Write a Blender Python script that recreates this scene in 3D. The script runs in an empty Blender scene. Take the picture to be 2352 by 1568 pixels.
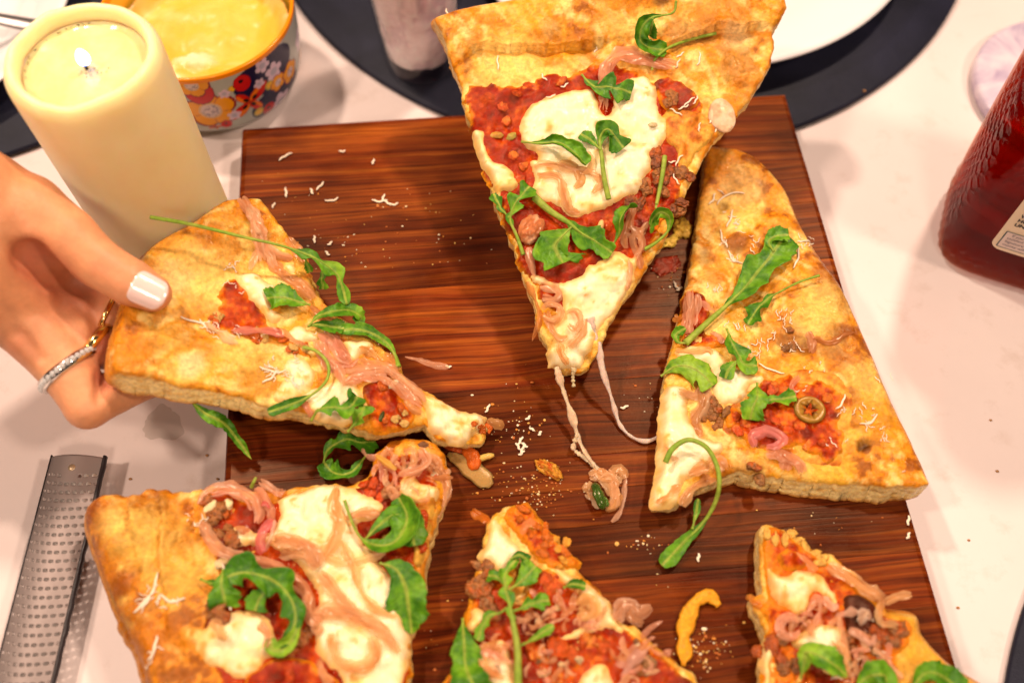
import bpy, math, random
import numpy as np
from mathutils import Matrix, Vector

sc = bpy.context.scene
COL = sc.collection
rng = np.random.default_rng(7)

# ------------------------------------------------------------------ camera, world, light, exposure
FPX = 2200.0                      # focal length in units of a 2352 px wide frame
CAMZ = 0.352                      # metres above the table
BZ = 0.018                        # board top
R = np.array([[0.9996769735931368, -0.025415516277791615, 0.0],
              [0.02239559485283102, 0.8808933975446867, -0.47278458043105254],
              [0.012016064199834291, 0.4726318585268155, 0.8811780413211814]])
CAM = np.array([0.0, 0.0, CAMZ])
cam_d = bpy.data.cameras.new('camera'); cam = bpy.data.objects.new('camera', cam_d); COL.objects.link(cam)
m = Matrix([list(R[0]) + [0], list(R[1]) + [0], list(R[2]) + [CAMZ], [0, 0, 0, 1]])
cam.matrix_world = m
cam_d.sensor_width = 36.0; cam_d.lens = FPX / 2352 * 36.0
cam_d.clip_start = 0.01; cam_d.clip_end = 50
cam_d.dof.use_dof = True; cam_d.dof.aperture_fstop = 4.8
sc.camera = cam

wd = bpy.data.worlds.new("World"); sc.world = wd; wd.use_nodes = True
wd.node_tree.nodes['Background'].inputs[0].default_value = (1.0, 0.80, 0.66, 1)
wd.node_tree.nodes['Background'].inputs[1].default_value = 0.04

def lamp(name, loc, energy, size, color, target=(0, .28, 0)):
    d = bpy.data.lights.new(name, 'AREA'); d.shape = 'DISK'; d.size = size; d.energy = energy; d.color = color
    o = bpy.data.objects.new(name, d); COL.objects.link(o); o.location = loc
    o.rotation_euler = (Vector(target) - Vector(loc)).to_track_quat('-Z', 'Y').to_euler()
    return o
WARM = (1.0, 0.77, 0.60)
lamp('ceiling_lamp', (0.36, 0.66, 0.95), 7.4, 0.07, WARM)
lamp('ceiling_lamp', (-0.44, 0.56, 0.90), 6.8, 0.07, WARM)
lamp('ceiling_lamp', (0.66, -0.06, 0.95), 4.6, 0.12, WARM)
lamp('ceiling_lamp', (-0.62, 0.02, 0.95), 4.4, 0.10, WARM)
lamp('ceiling_lamp', (0.06, -0.60, 0.95), 3.8, 0.20, WARM)

sc.view_settings.view_transform = 'Standard'; sc.view_settings.look = 'None'
sc.view_settings.exposure = 0.13; sc.view_settings.gamma = 1.0
sc.render.engine = 'CYCLES'
sc.cycles.use_denoising = True
sc.cycles.max_bounces = 8; sc.cycles.diffuse_bounces = 2

# ------------------------------------------------------------------ geometry of the view: pixel -> place
def ray(px, py):
    px = np.asarray(px, float); py = np.asarray(py, float)
    v = np.stack([px - 1176.0, -(py - 784.0), -FPX * np.ones_like(px)], -1)
    return v @ R.T
def P(px, py, z):
    w = ray(px, py); t = (z - CAMZ) / w[..., 2]
    return CAM + w * t[..., None]
cam_d.dof.focus_distance = float((R.T @ (P(1480, 760, 0.030) - CAM))[2] * -1)

# ------------------------------------------------------------------ noise
def _h(i, j, k, s):
    n = (i * 374761393 + j * 668265263 + k * 2147483647 + s * 1274126177) & 0xffffffff
    n = ((n ^ (n >> 13)) * 1274126177) & 0xffffffff
    n = ((n ^ (n >> 16)) * 2246822519) & 0xffffffff
    n = n ^ (n >> 15)
    return (n & 0xffff) / 32767.5 - 1.0
def vnoise(p, s=0):
    p = np.atleast_2d(np.asarray(p, float))
    if p.shape[1] == 2: p = np.c_[p, np.zeros(len(p))]
    i = np.floor(p).astype(np.int64); f = p - i; f = f * f * (3 - 2 * f); r = 0
    for a in (0, 1):
        for b in (0, 1):
            for c in (0, 1):
                w = (f[:, 0] if a else 1 - f[:, 0]) * (f[:, 1] if b else 1 - f[:, 1]) * (f[:, 2] if c else 1 - f[:, 2])
                r = r + w * _h(i[:, 0] + a, i[:, 1] + b, i[:, 2] + c, s)
    return r
def fbm(p, s=0, o=3):
    r = 0; a = 1.0; t = 0; p = np.asarray(p, float)
    for k in range(o):
        r = r + a * vnoise(p * 2.03 ** k + 13.7 * k, s + 11 * k); t += a; a *= .5
    return r / t * 1.4
def sstep(a, b, x):
    t = np.clip((x - a) / (b - a), 0, 1); return t * t * (3 - 2 * t)
def mix(a, b, t):
    a = np.asarray(a, float); b = np.asarray(b, float); t = np.asarray(t, float)
    return a * (1 - t[:, None]) + b * t[:, None]

# ------------------------------------------------------------------ curves and polygons
def cr(pts, n=8, closed=False):
    p = np.asarray(pts, float); N = len(p)
    if N == 2 and not closed:
        t = np.linspace(0, 1, n + 1)[:, None]; return p[0] * (1 - t) + p[1] * t
    out = []
    idx = range(N) if closed else range(N - 1)
    for i in idx:
        if closed: a, b, c, d = p[(i - 1) % N], p[i], p[(i + 1) % N], p[(i + 2) % N]
        else:
            b, c = p[i], p[i + 1]; a = p[i - 1] if i else 2 * b - c; d = p[i + 2] if i + 2 < N else 2 * c - b
        t = np.linspace(0, 1, n, endpoint=False)[:, None]
        out.append(.5 * (2 * b + (c - a) * t + (2 * a - 5 * b + 4 * c - d) * t ** 2 + (3 * b - a - 3 * c + d) * t ** 3))
    if not closed: out.append(p[-1:])
    return np.concatenate(out)
def resample(p, n=None, step=None, closed=False):
    p = np.asarray(p, float)
    if closed: p = np.concatenate([p, p[:1]])
    L = np.r_[0, np.cumsum(np.linalg.norm(np.diff(p, axis=0), axis=1))]
    if n is None: n = max(4, int(L[-1] / step) + 1)
    s = np.linspace(0, L[-1], n, endpoint=not closed)
    return np.stack([np.interp(s, L, p[:, k]) for k in range(p.shape[1])], 1)
def seg_dist(q, poly, closed=True):
    """distance to polyline, nearest point, nearest segment index"""
    a = poly if closed else poly[:-1]; b = np.roll(poly, -1, 0) if closed else poly[1:]
    D = np.full(len(q), 1e9); NP = np.zeros_like(q); SI = np.zeros(len(q), int)
    ab = b - a; L2 = (ab ** 2).sum(1) + 1e-18
    for s in range(0, len(q), 6000):
        qq = q[s:s + 6000]
        t = np.clip(((qq[:, None] - a) * ab).sum(2) / L2, 0, 1)
        c = a + t[..., None] * ab
        d = ((qq[:, None] - c) ** 2).sum(2); k = d.argmin(1); r = np.arange(len(qq))
        D[s:s + 6000] = np.sqrt(d[r, k]); NP[s:s + 6000] = c[r, k]; SI[s:s + 6000] = k
    return D, NP, SI
def inside(q, poly):
    x, y = q[:, 0], q[:, 1]; r = np.zeros(len(q), bool)
    a = poly; b = np.roll(poly, -1, 0)
    for i in range(len(a)):
        c = (a[i, 1] > y) != (b[i, 1] > y)
        if c.any():
            r ^= c & (x < (b[i, 0] - a[i, 0]) * (y - a[i, 1]) / (b[i, 1] - a[i, 1] + 1e-18) + a[i, 0])
    return r
def gridfill(poly, step):
    """quads filling a polygon; border vertices moved on to it"""
    lo = poly.min(0) - 2 * step; hi = poly.max(0) + 2 * step
    nx, ny = (np.ceil((hi - lo) / step)).astype(int) + 1
    X, Y = np.meshgrid(np.arange(nx), np.arange(ny), indexing='ij')
    V = np.stack([lo[0] + X.ravel() * step, lo[1] + Y.ravel() * step], 1)
    i = (X[:-1, :-1] * ny + Y[:-1, :-1]).ravel()
    Q = np.stack([i, i + ny, i + ny + 1, i + 1], 1)
    Q = Q[inside(V[Q].mean(1), poly)]
    use = np.unique(Q); mp = -np.ones(len(V), int); mp[use] = np.arange(len(use)); V = V[use]; Q = mp[Q]
    E = np.concatenate([Q[:, [0, 1]], Q[:, [1, 2]], Q[:, [2, 3]], Q[:, [3, 0]]])
    key = np.sort(E, 1); _, inv, cnt = np.unique(key[:, 0] * len(V) + key[:, 1], return_inverse=True, return_counts=True)
    BE = E[cnt[inv] == 1]; bv = np.unique(BE)
    d, n_, _ = seg_dist(V, poly)
    V[bv] = n_[bv]; d = np.where(inside(V, poly), d, 0); d[bv] = 0
    return V, Q, BE, d

# ------------------------------------------------------------------ objects
def mesh(name, V, Qs, mat=None, parent=None, col=None, uv=None, smooth=True, M=None):
    """Qs: list of face arrays (k,3) or (k,4)"""
    V = np.asarray(V, float)
    if isinstance(Qs, np.ndarray): Qs = [Qs]
    if M is not None: V = V @ np.asarray(M)[:3, :3].T + np.asarray(M)[:3, 3]
    Qs = [np.asarray(q, int) for q in Qs if len(q)]
    me = bpy.data.meshes.new(name)
    me.vertices.add(len(V)); me.vertices.foreach_set('co', V.astype(np.float32).ravel())
    li = np.concatenate([q.ravel() for q in Qs]); tot = np.concatenate([np.full(len(q), q.shape[1]) for q in Qs])
    me.loops.add(len(li)); me.loops.foreach_set('vertex_index', li.astype(np.int32))
    me.polygons.add(len(tot)); st = np.r_[0, np.cumsum(tot)[:-1]]
    me.polygons.foreach_set('loop_start', st.astype(np.int32))
    try: me.polygons.foreach_set('loop_total', tot.astype(np.int32))
    except Exception: pass
    me.polygons.foreach_set('use_smooth', np.full(len(tot), smooth))
    if col is not None:
        a = me.color_attributes.new('Col', 'FLOAT_COLOR', 'POINT')
        c = np.ones((len(V), 4), np.float32); c[:, :3] = np.clip(col, 0, 1); a.data.foreach_set('color', c.ravel())
    if uv is not None:
        u = me.uv_layers.new(name='UVMap'); u.data.foreach_set('uv', np.asarray(uv, np.float32)[li].ravel())
    me.update(calc_edges=True); me.validate()
    o = bpy.data.objects.new(name, me); COL.objects.link(o)
    if mat: me.materials.append(mat)
    if parent: o.parent = parent
    return o
def tag(o, label, cat, group=None, kind=None):
    if label: o['label'] = label
    if cat: o['category'] = cat
    if group: o['group'] = group
    if kind: o['kind'] = kind
    return o
def empty(name, M):
    o = bpy.data.objects.new(name, None); COL.objects.link(o); o.empty_display_size = .02
    o.matrix_world = Matrix([list(r) for r in M]); return o
def recenter(o):
    """put a top-level mesh's origin at its base"""
    me = o.data; n = len(me.vertices); v = np.empty(n * 3, np.float32); me.vertices.foreach_get('co', v); v = v.reshape(-1, 3)
    c = np.array([v[:, 0].mean(), v[:, 1].mean(), v[:, 2].min()], np.float32)
    me.vertices.foreach_set('co', (v - c).ravel()); me.update(); o.location = c.tolist(); return c
def tube(path, rx, ry=None, seg=8, up=(0, 0, 1), twist=None, cap=True):
    """swept ellipse; rx across, ry along the normal"""
    p = np.asarray(path, float); n = len(p)
    rx = np.broadcast_to(rx, n).astype(float); ry = rx if ry is None else np.broadcast_to(ry, n).astype(float)
    T = np.gradient(p, axis=0); T /= np.linalg.norm(T, axis=1)[:, None] + 1e-12
    N = np.broadcast_to(np.asarray(up, float), p.shape).copy()
    N -= (N * T).sum(1)[:, None] * T
    ln = np.linalg.norm(N, axis=1)
    for i in range(n):
        if ln[i] < .25:
            q = N[i - 1] if i else np.array([1., 0, 0]); q = q - q.dot(T[i]) * T[i]; N[i] = q; ln[i] = np.linalg.norm(q)
    N /= np.linalg.norm(N, axis=1)[:, None] + 1e-12
    B = np.cross(T, N)
    if twist is not None:
        c, s = np.cos(twist)[:, None], np.sin(twist)[:, None]; N, B = N * c + B * s, B * c - N * s
    a = np.linspace(0, 2 * np.pi, seg, endpoint=False)
    V = p[:, None] + B[:, None] * (rx[:, None] * np.cos(a))[..., None] + N[:, None] * (ry[:, None] * np.sin(a))[..., None]
    V = V.reshape(-1, 3)
    i = np.arange(n - 1)[:, None] * seg; j = np.arange(seg)[None]; k = (j + 1) % seg
    Q = np.stack([i + j, i + k, i + seg + k, i + seg + j], -1).reshape(-1, 4)
    Q = [Q]
    if cap:
        V = np.concatenate([V, p[:1], p[-1:]]); c0, c1 = n * seg, n * seg + 1; j = np.arange(seg); k = (j + 1) % seg
        Q.append(np.stack([np.full(seg, c0), k, j], 1)); b = (n - 1) * seg
        Q.append(np.stack([np.full(seg, c1), b + j, b + k], 1))
    return V, Q
def lathe(prof, seg=96, closed_top=False):
    pr = np.asarray(prof, float); n = len(pr); a = np.linspace(0, 2 * np.pi, seg, endpoint=False)
    V = np.stack([pr[:, None, 0] * np.cos(a), pr[:, None, 0] * np.sin(a), np.broadcast_to(pr[:, None, 1], (n, seg))], -1).reshape(-1, 3)
    i = np.arange(n - 1)[:, None] * seg; j = np.arange(seg)[None]; k = (j + 1) % seg
    return V, np.stack([i + j, i + k, i + seg + k, i + seg + j], -1).reshape(-1, 4)
def sphere(nu=22, nv=13):
    u = np.linspace(0, 2 * np.pi, nu, endpoint=False); v = np.linspace(0, np.pi, nv)[1:-1]
    V = np.stack([np.sin(v)[:, None] * np.cos(u), np.sin(v)[:, None] * np.sin(u), np.broadcast_to(np.cos(v)[:, None], (len(v), nu))], -1).reshape(-1, 3)
    V = np.concatenate([V, [[0, 0, 1], [0, 0, -1]]]); n = len(v)
    i = np.arange(n - 1)[:, None] * nu; j = np.arange(nu)[None]; k = (j + 1) % nu
    Q = np.stack([i + j, i + nu + j, i + nu + k, i + k], -1).reshape(-1, 4); j = np.arange(nu); k = (j + 1) % nu
    t0 = np.stack([np.full(nu, n * nu), j, k], 1); b = (n - 1) * nu; t1 = np.stack([np.full(nu, n * nu + 1), b + k, b + j], 1)
    return V, [Q, t0, t1]
SPH = sphere(); SPHS = sphere(8, 6)
def join(parts):
    V = []; Q3 = []; Q4 = []; n = 0; C = []
    for p in parts:
        v, q = p[0], p[1]; q = [q] if isinstance(q, np.ndarray) else q
        for f in q: (Q3 if f.shape[1] == 3 else Q4).append(f + n)
        V.append(v); n += len(v)
        if len(p) > 2: C.append(p[2])
    Qs = [np.concatenate(x) for x in (Q4, Q3) if x]
    return (np.concatenate(V), Qs) + ((np.concatenate(C),) if C else ())

# ------------------------------------------------------------------ materials
def nt(name):
    m_ = bpy.data.materials.new(name); m_.use_nodes = True; t = m_.node_tree
    return m_, t, t.nodes['Principled BSDF']
def N(t, typ, **kw):
    n = t.nodes.new(typ)
    for k, v in kw.items():
        if k.startswith('i_'):
            key = k[2:]; key = int(key) if key.isdigit() else key.replace('_', ' ')
            n.inputs[key].default_value = v
        else: setattr(n, k, v)
    return n
def setp(b, **kw):
    for k, v in kw.items():
        b.inputs[k.replace('__', '/').replace('_', ' ')].default_value = v
def ramp(t, src, stops):
    r = t.nodes.new('ShaderNodeValToRGB'); e = r.color_ramp.elements
    while len(e) < len(stops): e.new(.5)
    for x, (p_, c) in zip(e, stops): x.position = p_; x.color = tuple(c) + (1,) if len(c) == 3 else c
    t.links.new(src, r.inputs[0]); return r.outputs[0]
def mixc(t, f, a, b, mode='MIX'):
    n = t.nodes.new('ShaderNodeMix'); n.data_type = 'RGBA'; n.blend_type = mode
    for sock, v in ((n.inputs[0], f), (n.inputs[6], a), (n.inputs[7], b)):
        if hasattr(v, 'is_output'): t.links.new(v, sock)
        else: sock.default_value = v if not isinstance(v, tuple) or len(v) == 4 else v + (1,)
    return n.outputs[2]
def noise(t, scale, detail=4, rough=.55, vec=None, dist=0):
    n = N(t, 'ShaderNodeTexNoise'); n.inputs['Scale'].default_value = scale; n.inputs['Detail'].default_value = detail
    n.inputs['Roughness'].default_value = rough; n.inputs['Distortion'].default_value = dist
    if vec is not None: t.links.new(vec, n.inputs['Vector'])
    return n.outputs['Fac']
def bump(t, b, srcs):
    prev = None
    for s, st, ds in srcs:
        n = N(t, 'ShaderNodeBump'); n.inputs['Strength'].default_value = st; n.inputs['Distance'].default_value = ds
        t.links.new(s, n.inputs['Height'])
        if prev: t.links.new(prev, n.inputs['Normal'])
        prev = n.outputs[0]
    t.links.new(prev, b.inputs['Normal'])
def objvec(t):
    return N(t, 'ShaderNodeTexCoord').outputs['Object']
def attr_mat(name, rough=.5, sss=0, sssr=(1, .5, .3), sscale=.002, spec=.5, var=.25, vscale=600, bumps=((900, .3, .0003),), coat=0, rvar=0.0, trans=0):
    m_, t, b = nt(name); a = N(t, 'ShaderNodeAttribute', attribute_name='Col').outputs['Color']; v = objvec(t)
    n1 = noise(t, vscale, 5, .6, v)
    f = ramp(t, n1, [(.3, (1 - var,) * 3), (.7, (1 + var * .4,) * 3)])
    c = mixc(t, 1.0, a, f, 'MULTIPLY'); t.links.new(c, b.inputs['Base Color'])
    setp(b, Roughness=rough, Subsurface_Weight=sss, Subsurface_Radius=sssr, Subsurface_Scale=sscale, Specular_IOR_Level=spec, Coat_Weight=coat, Transmission_Weight=trans)
    if rvar:
        r = N(t, 'ShaderNodeMapRange'); r.inputs[1].default_value = .3; r.inputs[2].default_value = .7
        r.inputs[3].default_value = max(.03, rough - rvar); r.inputs[4].default_value = rough + rvar
        t.links.new(noise(t, vscale * .35, 3, .5, v), r.inputs[0]); t.links.new(r.outputs[0], b.inputs['Roughness'])
    if coat: b.inputs['Coat Roughness'].default_value = .12
    if bumps: bump(t, b, [(noise(t, s, 4, .6, v), st, ds) for s, st, ds in bumps])
    return m_
M_dough = attr_mat('baked_dough', .30, .14, (1, .55, .2), .0025, .42, .32, 700, ((1700, .5, .0003), (480, .6, .0009), (140, .35, .0016)), rvar=.18)
M_sauce = attr_mat('tomato_sauce', .15, .04, (1, .2, .1), .001, .34, .35, 700, ((800, .6, .0006), (2200, .35, .0003)), rvar=.14)
M_cheese = attr_mat('melted_cheese', .34, .35, (1, .75, .45), .003, .30, .05, 300, ((200, .14, .0008), (900, .06, .0003)), rvar=.1)
M_onion = attr_mat('cooked_onion', .22, .5, (1, .5, .25), .004, .4, .16, 420, ((500, .3, .0004),), rvar=.08)
setp(M_onion.node_tree.nodes['Principled BSDF'], Transmission_Weight=.12, IOR=1.36, Specular_Tint=(1, .8, .6, 1))
setp(M_dough.node_tree.nodes['Principled BSDF'], Specular_Tint=(1, .72, .45, 1)); setp(M_sauce.node_tree.nodes['Principled BSDF'], Specular_Tint=(1, .62, .4, 1))
M_film = attr_mat('onion_film', .2, 0, spec=.5, var=.14, vscale=420, bumps=((500, .3, .0003),))
_t = M_film.node_tree; _b = _t.nodes['Principled BSDF']; setp(_b, Specular_Tint=(1, .85, .7, 1)); _c = _b.inputs['Base Color'].links[0].from_socket
_tl = N(_t, 'ShaderNodeBsdfTranslucent'); _t.links.new(_c, _tl.inputs[0]); _tp = N(_t, 'ShaderNodeBsdfTransparent'); _tp.inputs[0].default_value = (1, .88, .70, 1)
_m1 = N(_t, 'ShaderNodeMixShader', i_0=.30); _t.links.new(_b.outputs[0], _m1.inputs[1]); _t.links.new(_tl.outputs[0], _m1.inputs[2])
_m2 = N(_t, 'ShaderNodeMixShader', i_0=.42); _t.links.new(_m1.outputs[0], _m2.inputs[1]); _t.links.new(_tp.outputs[0], _m2.inputs[2]); _t.links.new(_m2.outputs[0], _t.nodes['Material Output'].inputs['Surface'])
M_meat = attr_mat('browned_meat', .33, .1, (1, .4, .2), .001, .3, .5, 900, ((900, .8, .0007), (2500, .4, .0003)), rvar=.15)
M_shred = attr_mat('grated_cheese', .5, .3, (1, .8, .6), .001, .3, .1, 900, ())
def leaf_mat():
    m_, t, b = nt('arugula_leaf'); a = N(t, 'ShaderNodeAttribute', attribute_name='Col').outputs['Color']
    uv = N(t, 'ShaderNodeUVMap').outputs[0]; v = objvec(t)
    f = ramp(t, noise(t, 500, 4, .6, v), [(.3, (.72,) * 3), (.7, (1.15,) * 3)])
    c = mixc(t, 1.0, a, f, 'MULTIPLY'); t.links.new(c, b.inputs['Base Color'])
    setp(b, Roughness=.40, Specular_IOR_Level=.28, Subsurface_Weight=.0)
    w = N(t, 'ShaderNodeTexVoronoi'); w.feature = 'DISTANCE_TO_EDGE'; w.inputs['Scale'].default_value = 420; t.links.new(v, w.inputs['Vector'])
    bump(t, b, [(w.outputs[0], .5, .0004), (noise(t, 260, 4, .55, v), .5, .0008)])
    tr = N(t, 'ShaderNodeBsdfTranslucent'); t.links.new(c, tr.inputs[0])
    mx = N(t, 'ShaderNodeMixShader'); mx.inputs[0].default_value = .30
    t.links.new(b.outputs[0], mx.inputs[1]); t.links.new(tr.outputs[0], mx.inputs[2])
    t.links.new(mx.outputs[0], t.nodes['Material Output'].inputs['Surface']); return m_
M_leaf = leaf_mat()
def simple(name, c, rough=.5, **kw):
    m_, t, b = nt(name); setp(b, Base_Color=tuple(c) + (1,), Roughness=rough, **kw); return m_
def wood_mat():
    m_, t, b = nt('walnut_wood'); v = objvec(t)
    oi = N(t, 'ShaderNodeObjectInfo')
    off = N(t, 'ShaderNodeVectorMath', operation='SCALE'); off.inputs['Scale'].default_value = 3.7
    cmb = N(t, 'ShaderNodeCombineXYZ'); 
    for k in range(3): t.links.new(oi.outputs['Random'], cmb.inputs[k])
    t.links.new(cmb.outputs[0], off.inputs[0])
    add = N(t, 'ShaderNodeVectorMath', operation='ADD'); t.links.new(v, add.inputs[0]); t.links.new(off.outputs[0], add.inputs[1])
    # slow bend of the grain
    def scaled(vec, s):
        n = N(t, 'ShaderNodeMapping'); n.inputs['Scale'].default_value = s; t.links.new(vec, n.inputs['Vector']); return n.outputs[0]
    warp = N(t, 'ShaderNodeTexNoise'); warp.inputs['Scale'].default_value = 1; warp.inputs['Detail'].default_value = 3; t.links.new(scaled(add.outputs[0], (9, 28, 20)), warp.inputs['Vector'])
    ws = N(t, 'ShaderNodeVectorMath', operation='MULTIPLY'); ws.inputs[1].default_value = (.006, .010, .004); t.links.new(warp.outputs['Color'], ws.inputs[0])
    g = N(t, 'ShaderNodeVectorMath', operation='ADD'); t.links.new(add.outputs[0], g.inputs[0]); t.links.new(ws.outputs[0], g.inputs[1])
    n1 = noise(t, 1, 6, .62, scaled(g.outputs[0], (6, 380, 120)))
    n2 = noise(t, 1, 4, .6, scaled(g.outputs[0], (26, 1150, 400)))
    n3 = noise(t, 1, 3, .5, scaled(g.outputs[0], (20, 42, 30)))
    c = ramp(t, n1, [(.22, (.048, .0048, .0012)), (.43, (.104, .0152, .0024)), (.58, (.172, .0370, .0048)), (.82, (.29, .085, .0100))])
    c = mixc(t, 1.0, c, ramp(t, n2, [(.34, (.50, .45, .42)), (.56, (1.12, 1.12, 1.12))]), 'MULTIPLY')
    c = mixc(t, 1.0, c, ramp(t, n3, [(.30, (.34, .20, .20)), (.52, (.95, .92, .9)), (.70, (1.35, 1.4, 1.4))]), 'MULTIPLY')
    c = mixc(t, 1.0, c, oi.outputs['Color'], 'MULTIPLY')
    t.links.new(c, b.inputs['Base Color'])
    # oil and sauce film: gloss differs over the board
    geo = N(t, 'ShaderNodeNewGeometry').outputs['Position']
    rr = ramp(t, noise(t, 26, 4, .6, geo), [(.35, (.24,) * 3), (.65, (.46,) * 3)]); t.links.new(rr, b.inputs['Roughness'])
    setp(b, Specular_IOR_Level=.20, Specular_Tint=(1, .62, .36, 1))
    bump(t, b, [(n2, .22, .0003), (n1, .15, .0004), (noise(t, 700, 2, .5, geo), .10, .0002)])
    return m_
M_wood = wood_mat()
def table_mat():
    m_, t, b = nt('white_tabletop'); v = objvec(t)
    c = ramp(t, noise(t, 14, 5, .6, v), [(.3, (.72, .605, .58)), (.7, (.77, .65, .625))])
    sm = ramp(t, noise(t, 55, 6, .7, v), [(.55, (1, 1, 1)), (.76, (.86, .82, .78))])
    c = mixc(t, 1.0, c, sm, 'MULTIPLY'); t.links.new(c, b.inputs['Base Color'])
    setp(b, Roughness=.55, Specular_IOR_Level=.3); bump(t, b, [(noise(t, 60, 4, .6, v), .12, .001), (noise(t, 900, 2, .5, v), .06, .0003)]); return m_
M_table = table_mat()
def mat_mat():
    m_, t, b = nt('navy_placemat'); v = objvec(t)
    c = ramp(t, noise(t, 30, 5, .6, v), [(.3, (.004, .0045, .013)), (.75, (.013, .0135, .033))]); t.links.new(c, b.inputs['Base Color'])
    setp(b, Roughness=.5, Specular_IOR_Level=.22); bump(t, b, [(noise(t, 1500, 3, .6, v), .5, .0004), (noise(t, 60, 3, .5, v), .3, .001)]); return m_
M_mat = mat_mat()
M_porc = simple('white_china', (.82, .78, .78), .18, Coat_Weight=.3)
M_print = attr_mat('glazed_print', .2, 0, spec=.3, var=.05, vscale=200, bumps=())
M_steel = simple('brushed_steel', (.40, .36, .355), .36, Metallic=1.0)
M_rasp = simple('dull_steel', (.30, .24, .225), .55, Metallic=.55)
M_silver = simple('silver', (.75, .72, .68), .18, Metallic=1.0)
M_gold = simple('gold', (.85, .58, .22), .16, Metallic=1.0)
M_gem = simple('clear_gem', (.95, .95, .95), .02, Transmission_Weight=.5, IOR=2.2)

# ------------------------------------------------------------------ the setting: table, placemats
def slab_disc(name, c, r, th, mat, parent=None, bev=.0012, seg=160):
    V, Q = lathe([(0.0001, 0), (r - bev, 0), (r, bev * .6), (r, th - bev), (r - bev * .4, th - bev * .3), (r - bev, th), (0.0001, th)], seg)
    o = mesh(name, V, Q, mat, parent); o.location = c; return o
tv = np.array([[x, y, z] for z in (-.03, 0) for x, y in ((-1.1, -.45), (1.1, -.45), (1.1, 1.35), (-1.1, 1.35))])
tq = np.array([[4, 5, 6, 7], [3, 2, 1, 0], [0, 1, 5, 4], [1, 2, 6, 5], [2, 3, 7, 6], [3, 0, 4, 7]])
tag(mesh('tabletop', tv, tq, M_table, smooth=False), 'white tabletop under the board and dishes', None, kind='structure')

def fitcircle(pts, z):
    g = P([p[0] for p in pts], [p[1] for p in pts], z)[:, :2]; A = np.c_[2 * g, np.ones(len(g))]
    s = np.linalg.lstsq(A, (g ** 2).sum(1), rcond=None)[0]; return s[0], s[1], math.sqrt(s[2] + s[0] ** 2 + s[1] ** 2)
def circ2(a, b, z, r, side):
    p, q = P(*a, z)[:2], P(*b, z)[:2]; mm = (p + q) / 2; d = q - p; L = np.linalg.norm(d); n = np.array([-d[1], d[0]]) / L
    return mm + n * side * math.sqrt(max(r * r - L * L / 4, 0))
cx, cy, cr_ = fitcircle([(705, 0), (760, 100), (850, 190), (955, 250), (2190, 50), (2100, 150), (1990, 210), (1815, 255)], .0035)
g_ = 'round navy placemats on the table'
o = tag(slab_disc('placemat', (cx, cy, .0005), cr_, .003, M_mat), 'large round navy placemat behind the wooden board, under the glass and plate', 'placemat', g_)
c = circ2((0, 360), (80, 333), .003, .19, 1)
tag(slab_disc('placemat', (c[0], c[1], .0007), .19, .003, M_mat), 'round navy placemat at the upper left beneath the lit candle', 'placemat', g_)
c = circ2((2310, 1568), (2352, 1395), .003, .19, -1)
tag(slab_disc('placemat', (c[0], c[1], .0009), .19, .003, M_mat), 'round navy placemat whose edge shows in the lower right corner', 'placemat', g_)
def plate(name, cx, cy, r, z, label):
    prof = [(.0001, z + .002), (r * .55, z + .002), (r * .66, z + .0035), (r * .80, z + .010), (r * .95, z + .0145), (r * .985, z + .0155), (r, z + .0150),
            (r * .995, z + .0138), (r * .8, z + .007), (r * .62, z), (.0001, z)]
    pr = resample(cr(prof, 5), 60); V, Q = lathe(pr, 180)
    o = mesh(name, V, Q, M_porc); o.location = (cx, cy, 0); return tag(o, label, 'plate')
px_, py_, pr_ = fitcircle([(1760, 150), (1850, 128), (1930, 93), (2000, 45), (2050, 0)], .018)
plate('dinner_plate', px_, py_, pr_, .004, 'white china plate on the navy placemat behind the largest slice')
c = circ2((165, 0), (-5, 205), .016, .085, -1)
plate('dinner_plate', c[0], c[1], .085, .0045, 'white china plate with yellow smears at top left behind the candle')

# knife lying on that plate
pts = np.stack([P(-260, 2, .030), P(-60, 34, .024), P(66, 58, .0205), P(180, 82, .019)])
p = resample(cr(pts, 8), 40); w = np.interp(np.linspace(0, 1, 40), [0, .5, .8, 1], [.0035, .0033, .0042, .003])
V, Q = tube(p, w, w * .5, 12); o = mesh('table_knife', V, Q, M_steel); recenter(o)
tag(o, 'steel cutlery handle lying across the white plate at top left', 'cutlery')

# stone coaster
cx, cy, r = fitcircle([(2350, 47), (2290, 75), (2250, 120), (2235, 170), (2245, 210), (2265, 238)], .007)
mc, t, b = nt('lilac_agate'); v = objvec(t)
t.links.new(ramp(t, noise(t, 45, 5, .6, v, 1.5), [(.3, (.36, .27, .42)), (.5, (.62, .52, .62)), (.7, (.78, .70, .74))]), b.inputs['Base Color']); setp(b, Roughness=.25)
tag(slab_disc('stone_coaster', (cx, cy, .0008), r, .007, mc, bev=.002), 'round lilac stone coaster behind the honey bottle', 'coaster')

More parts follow.
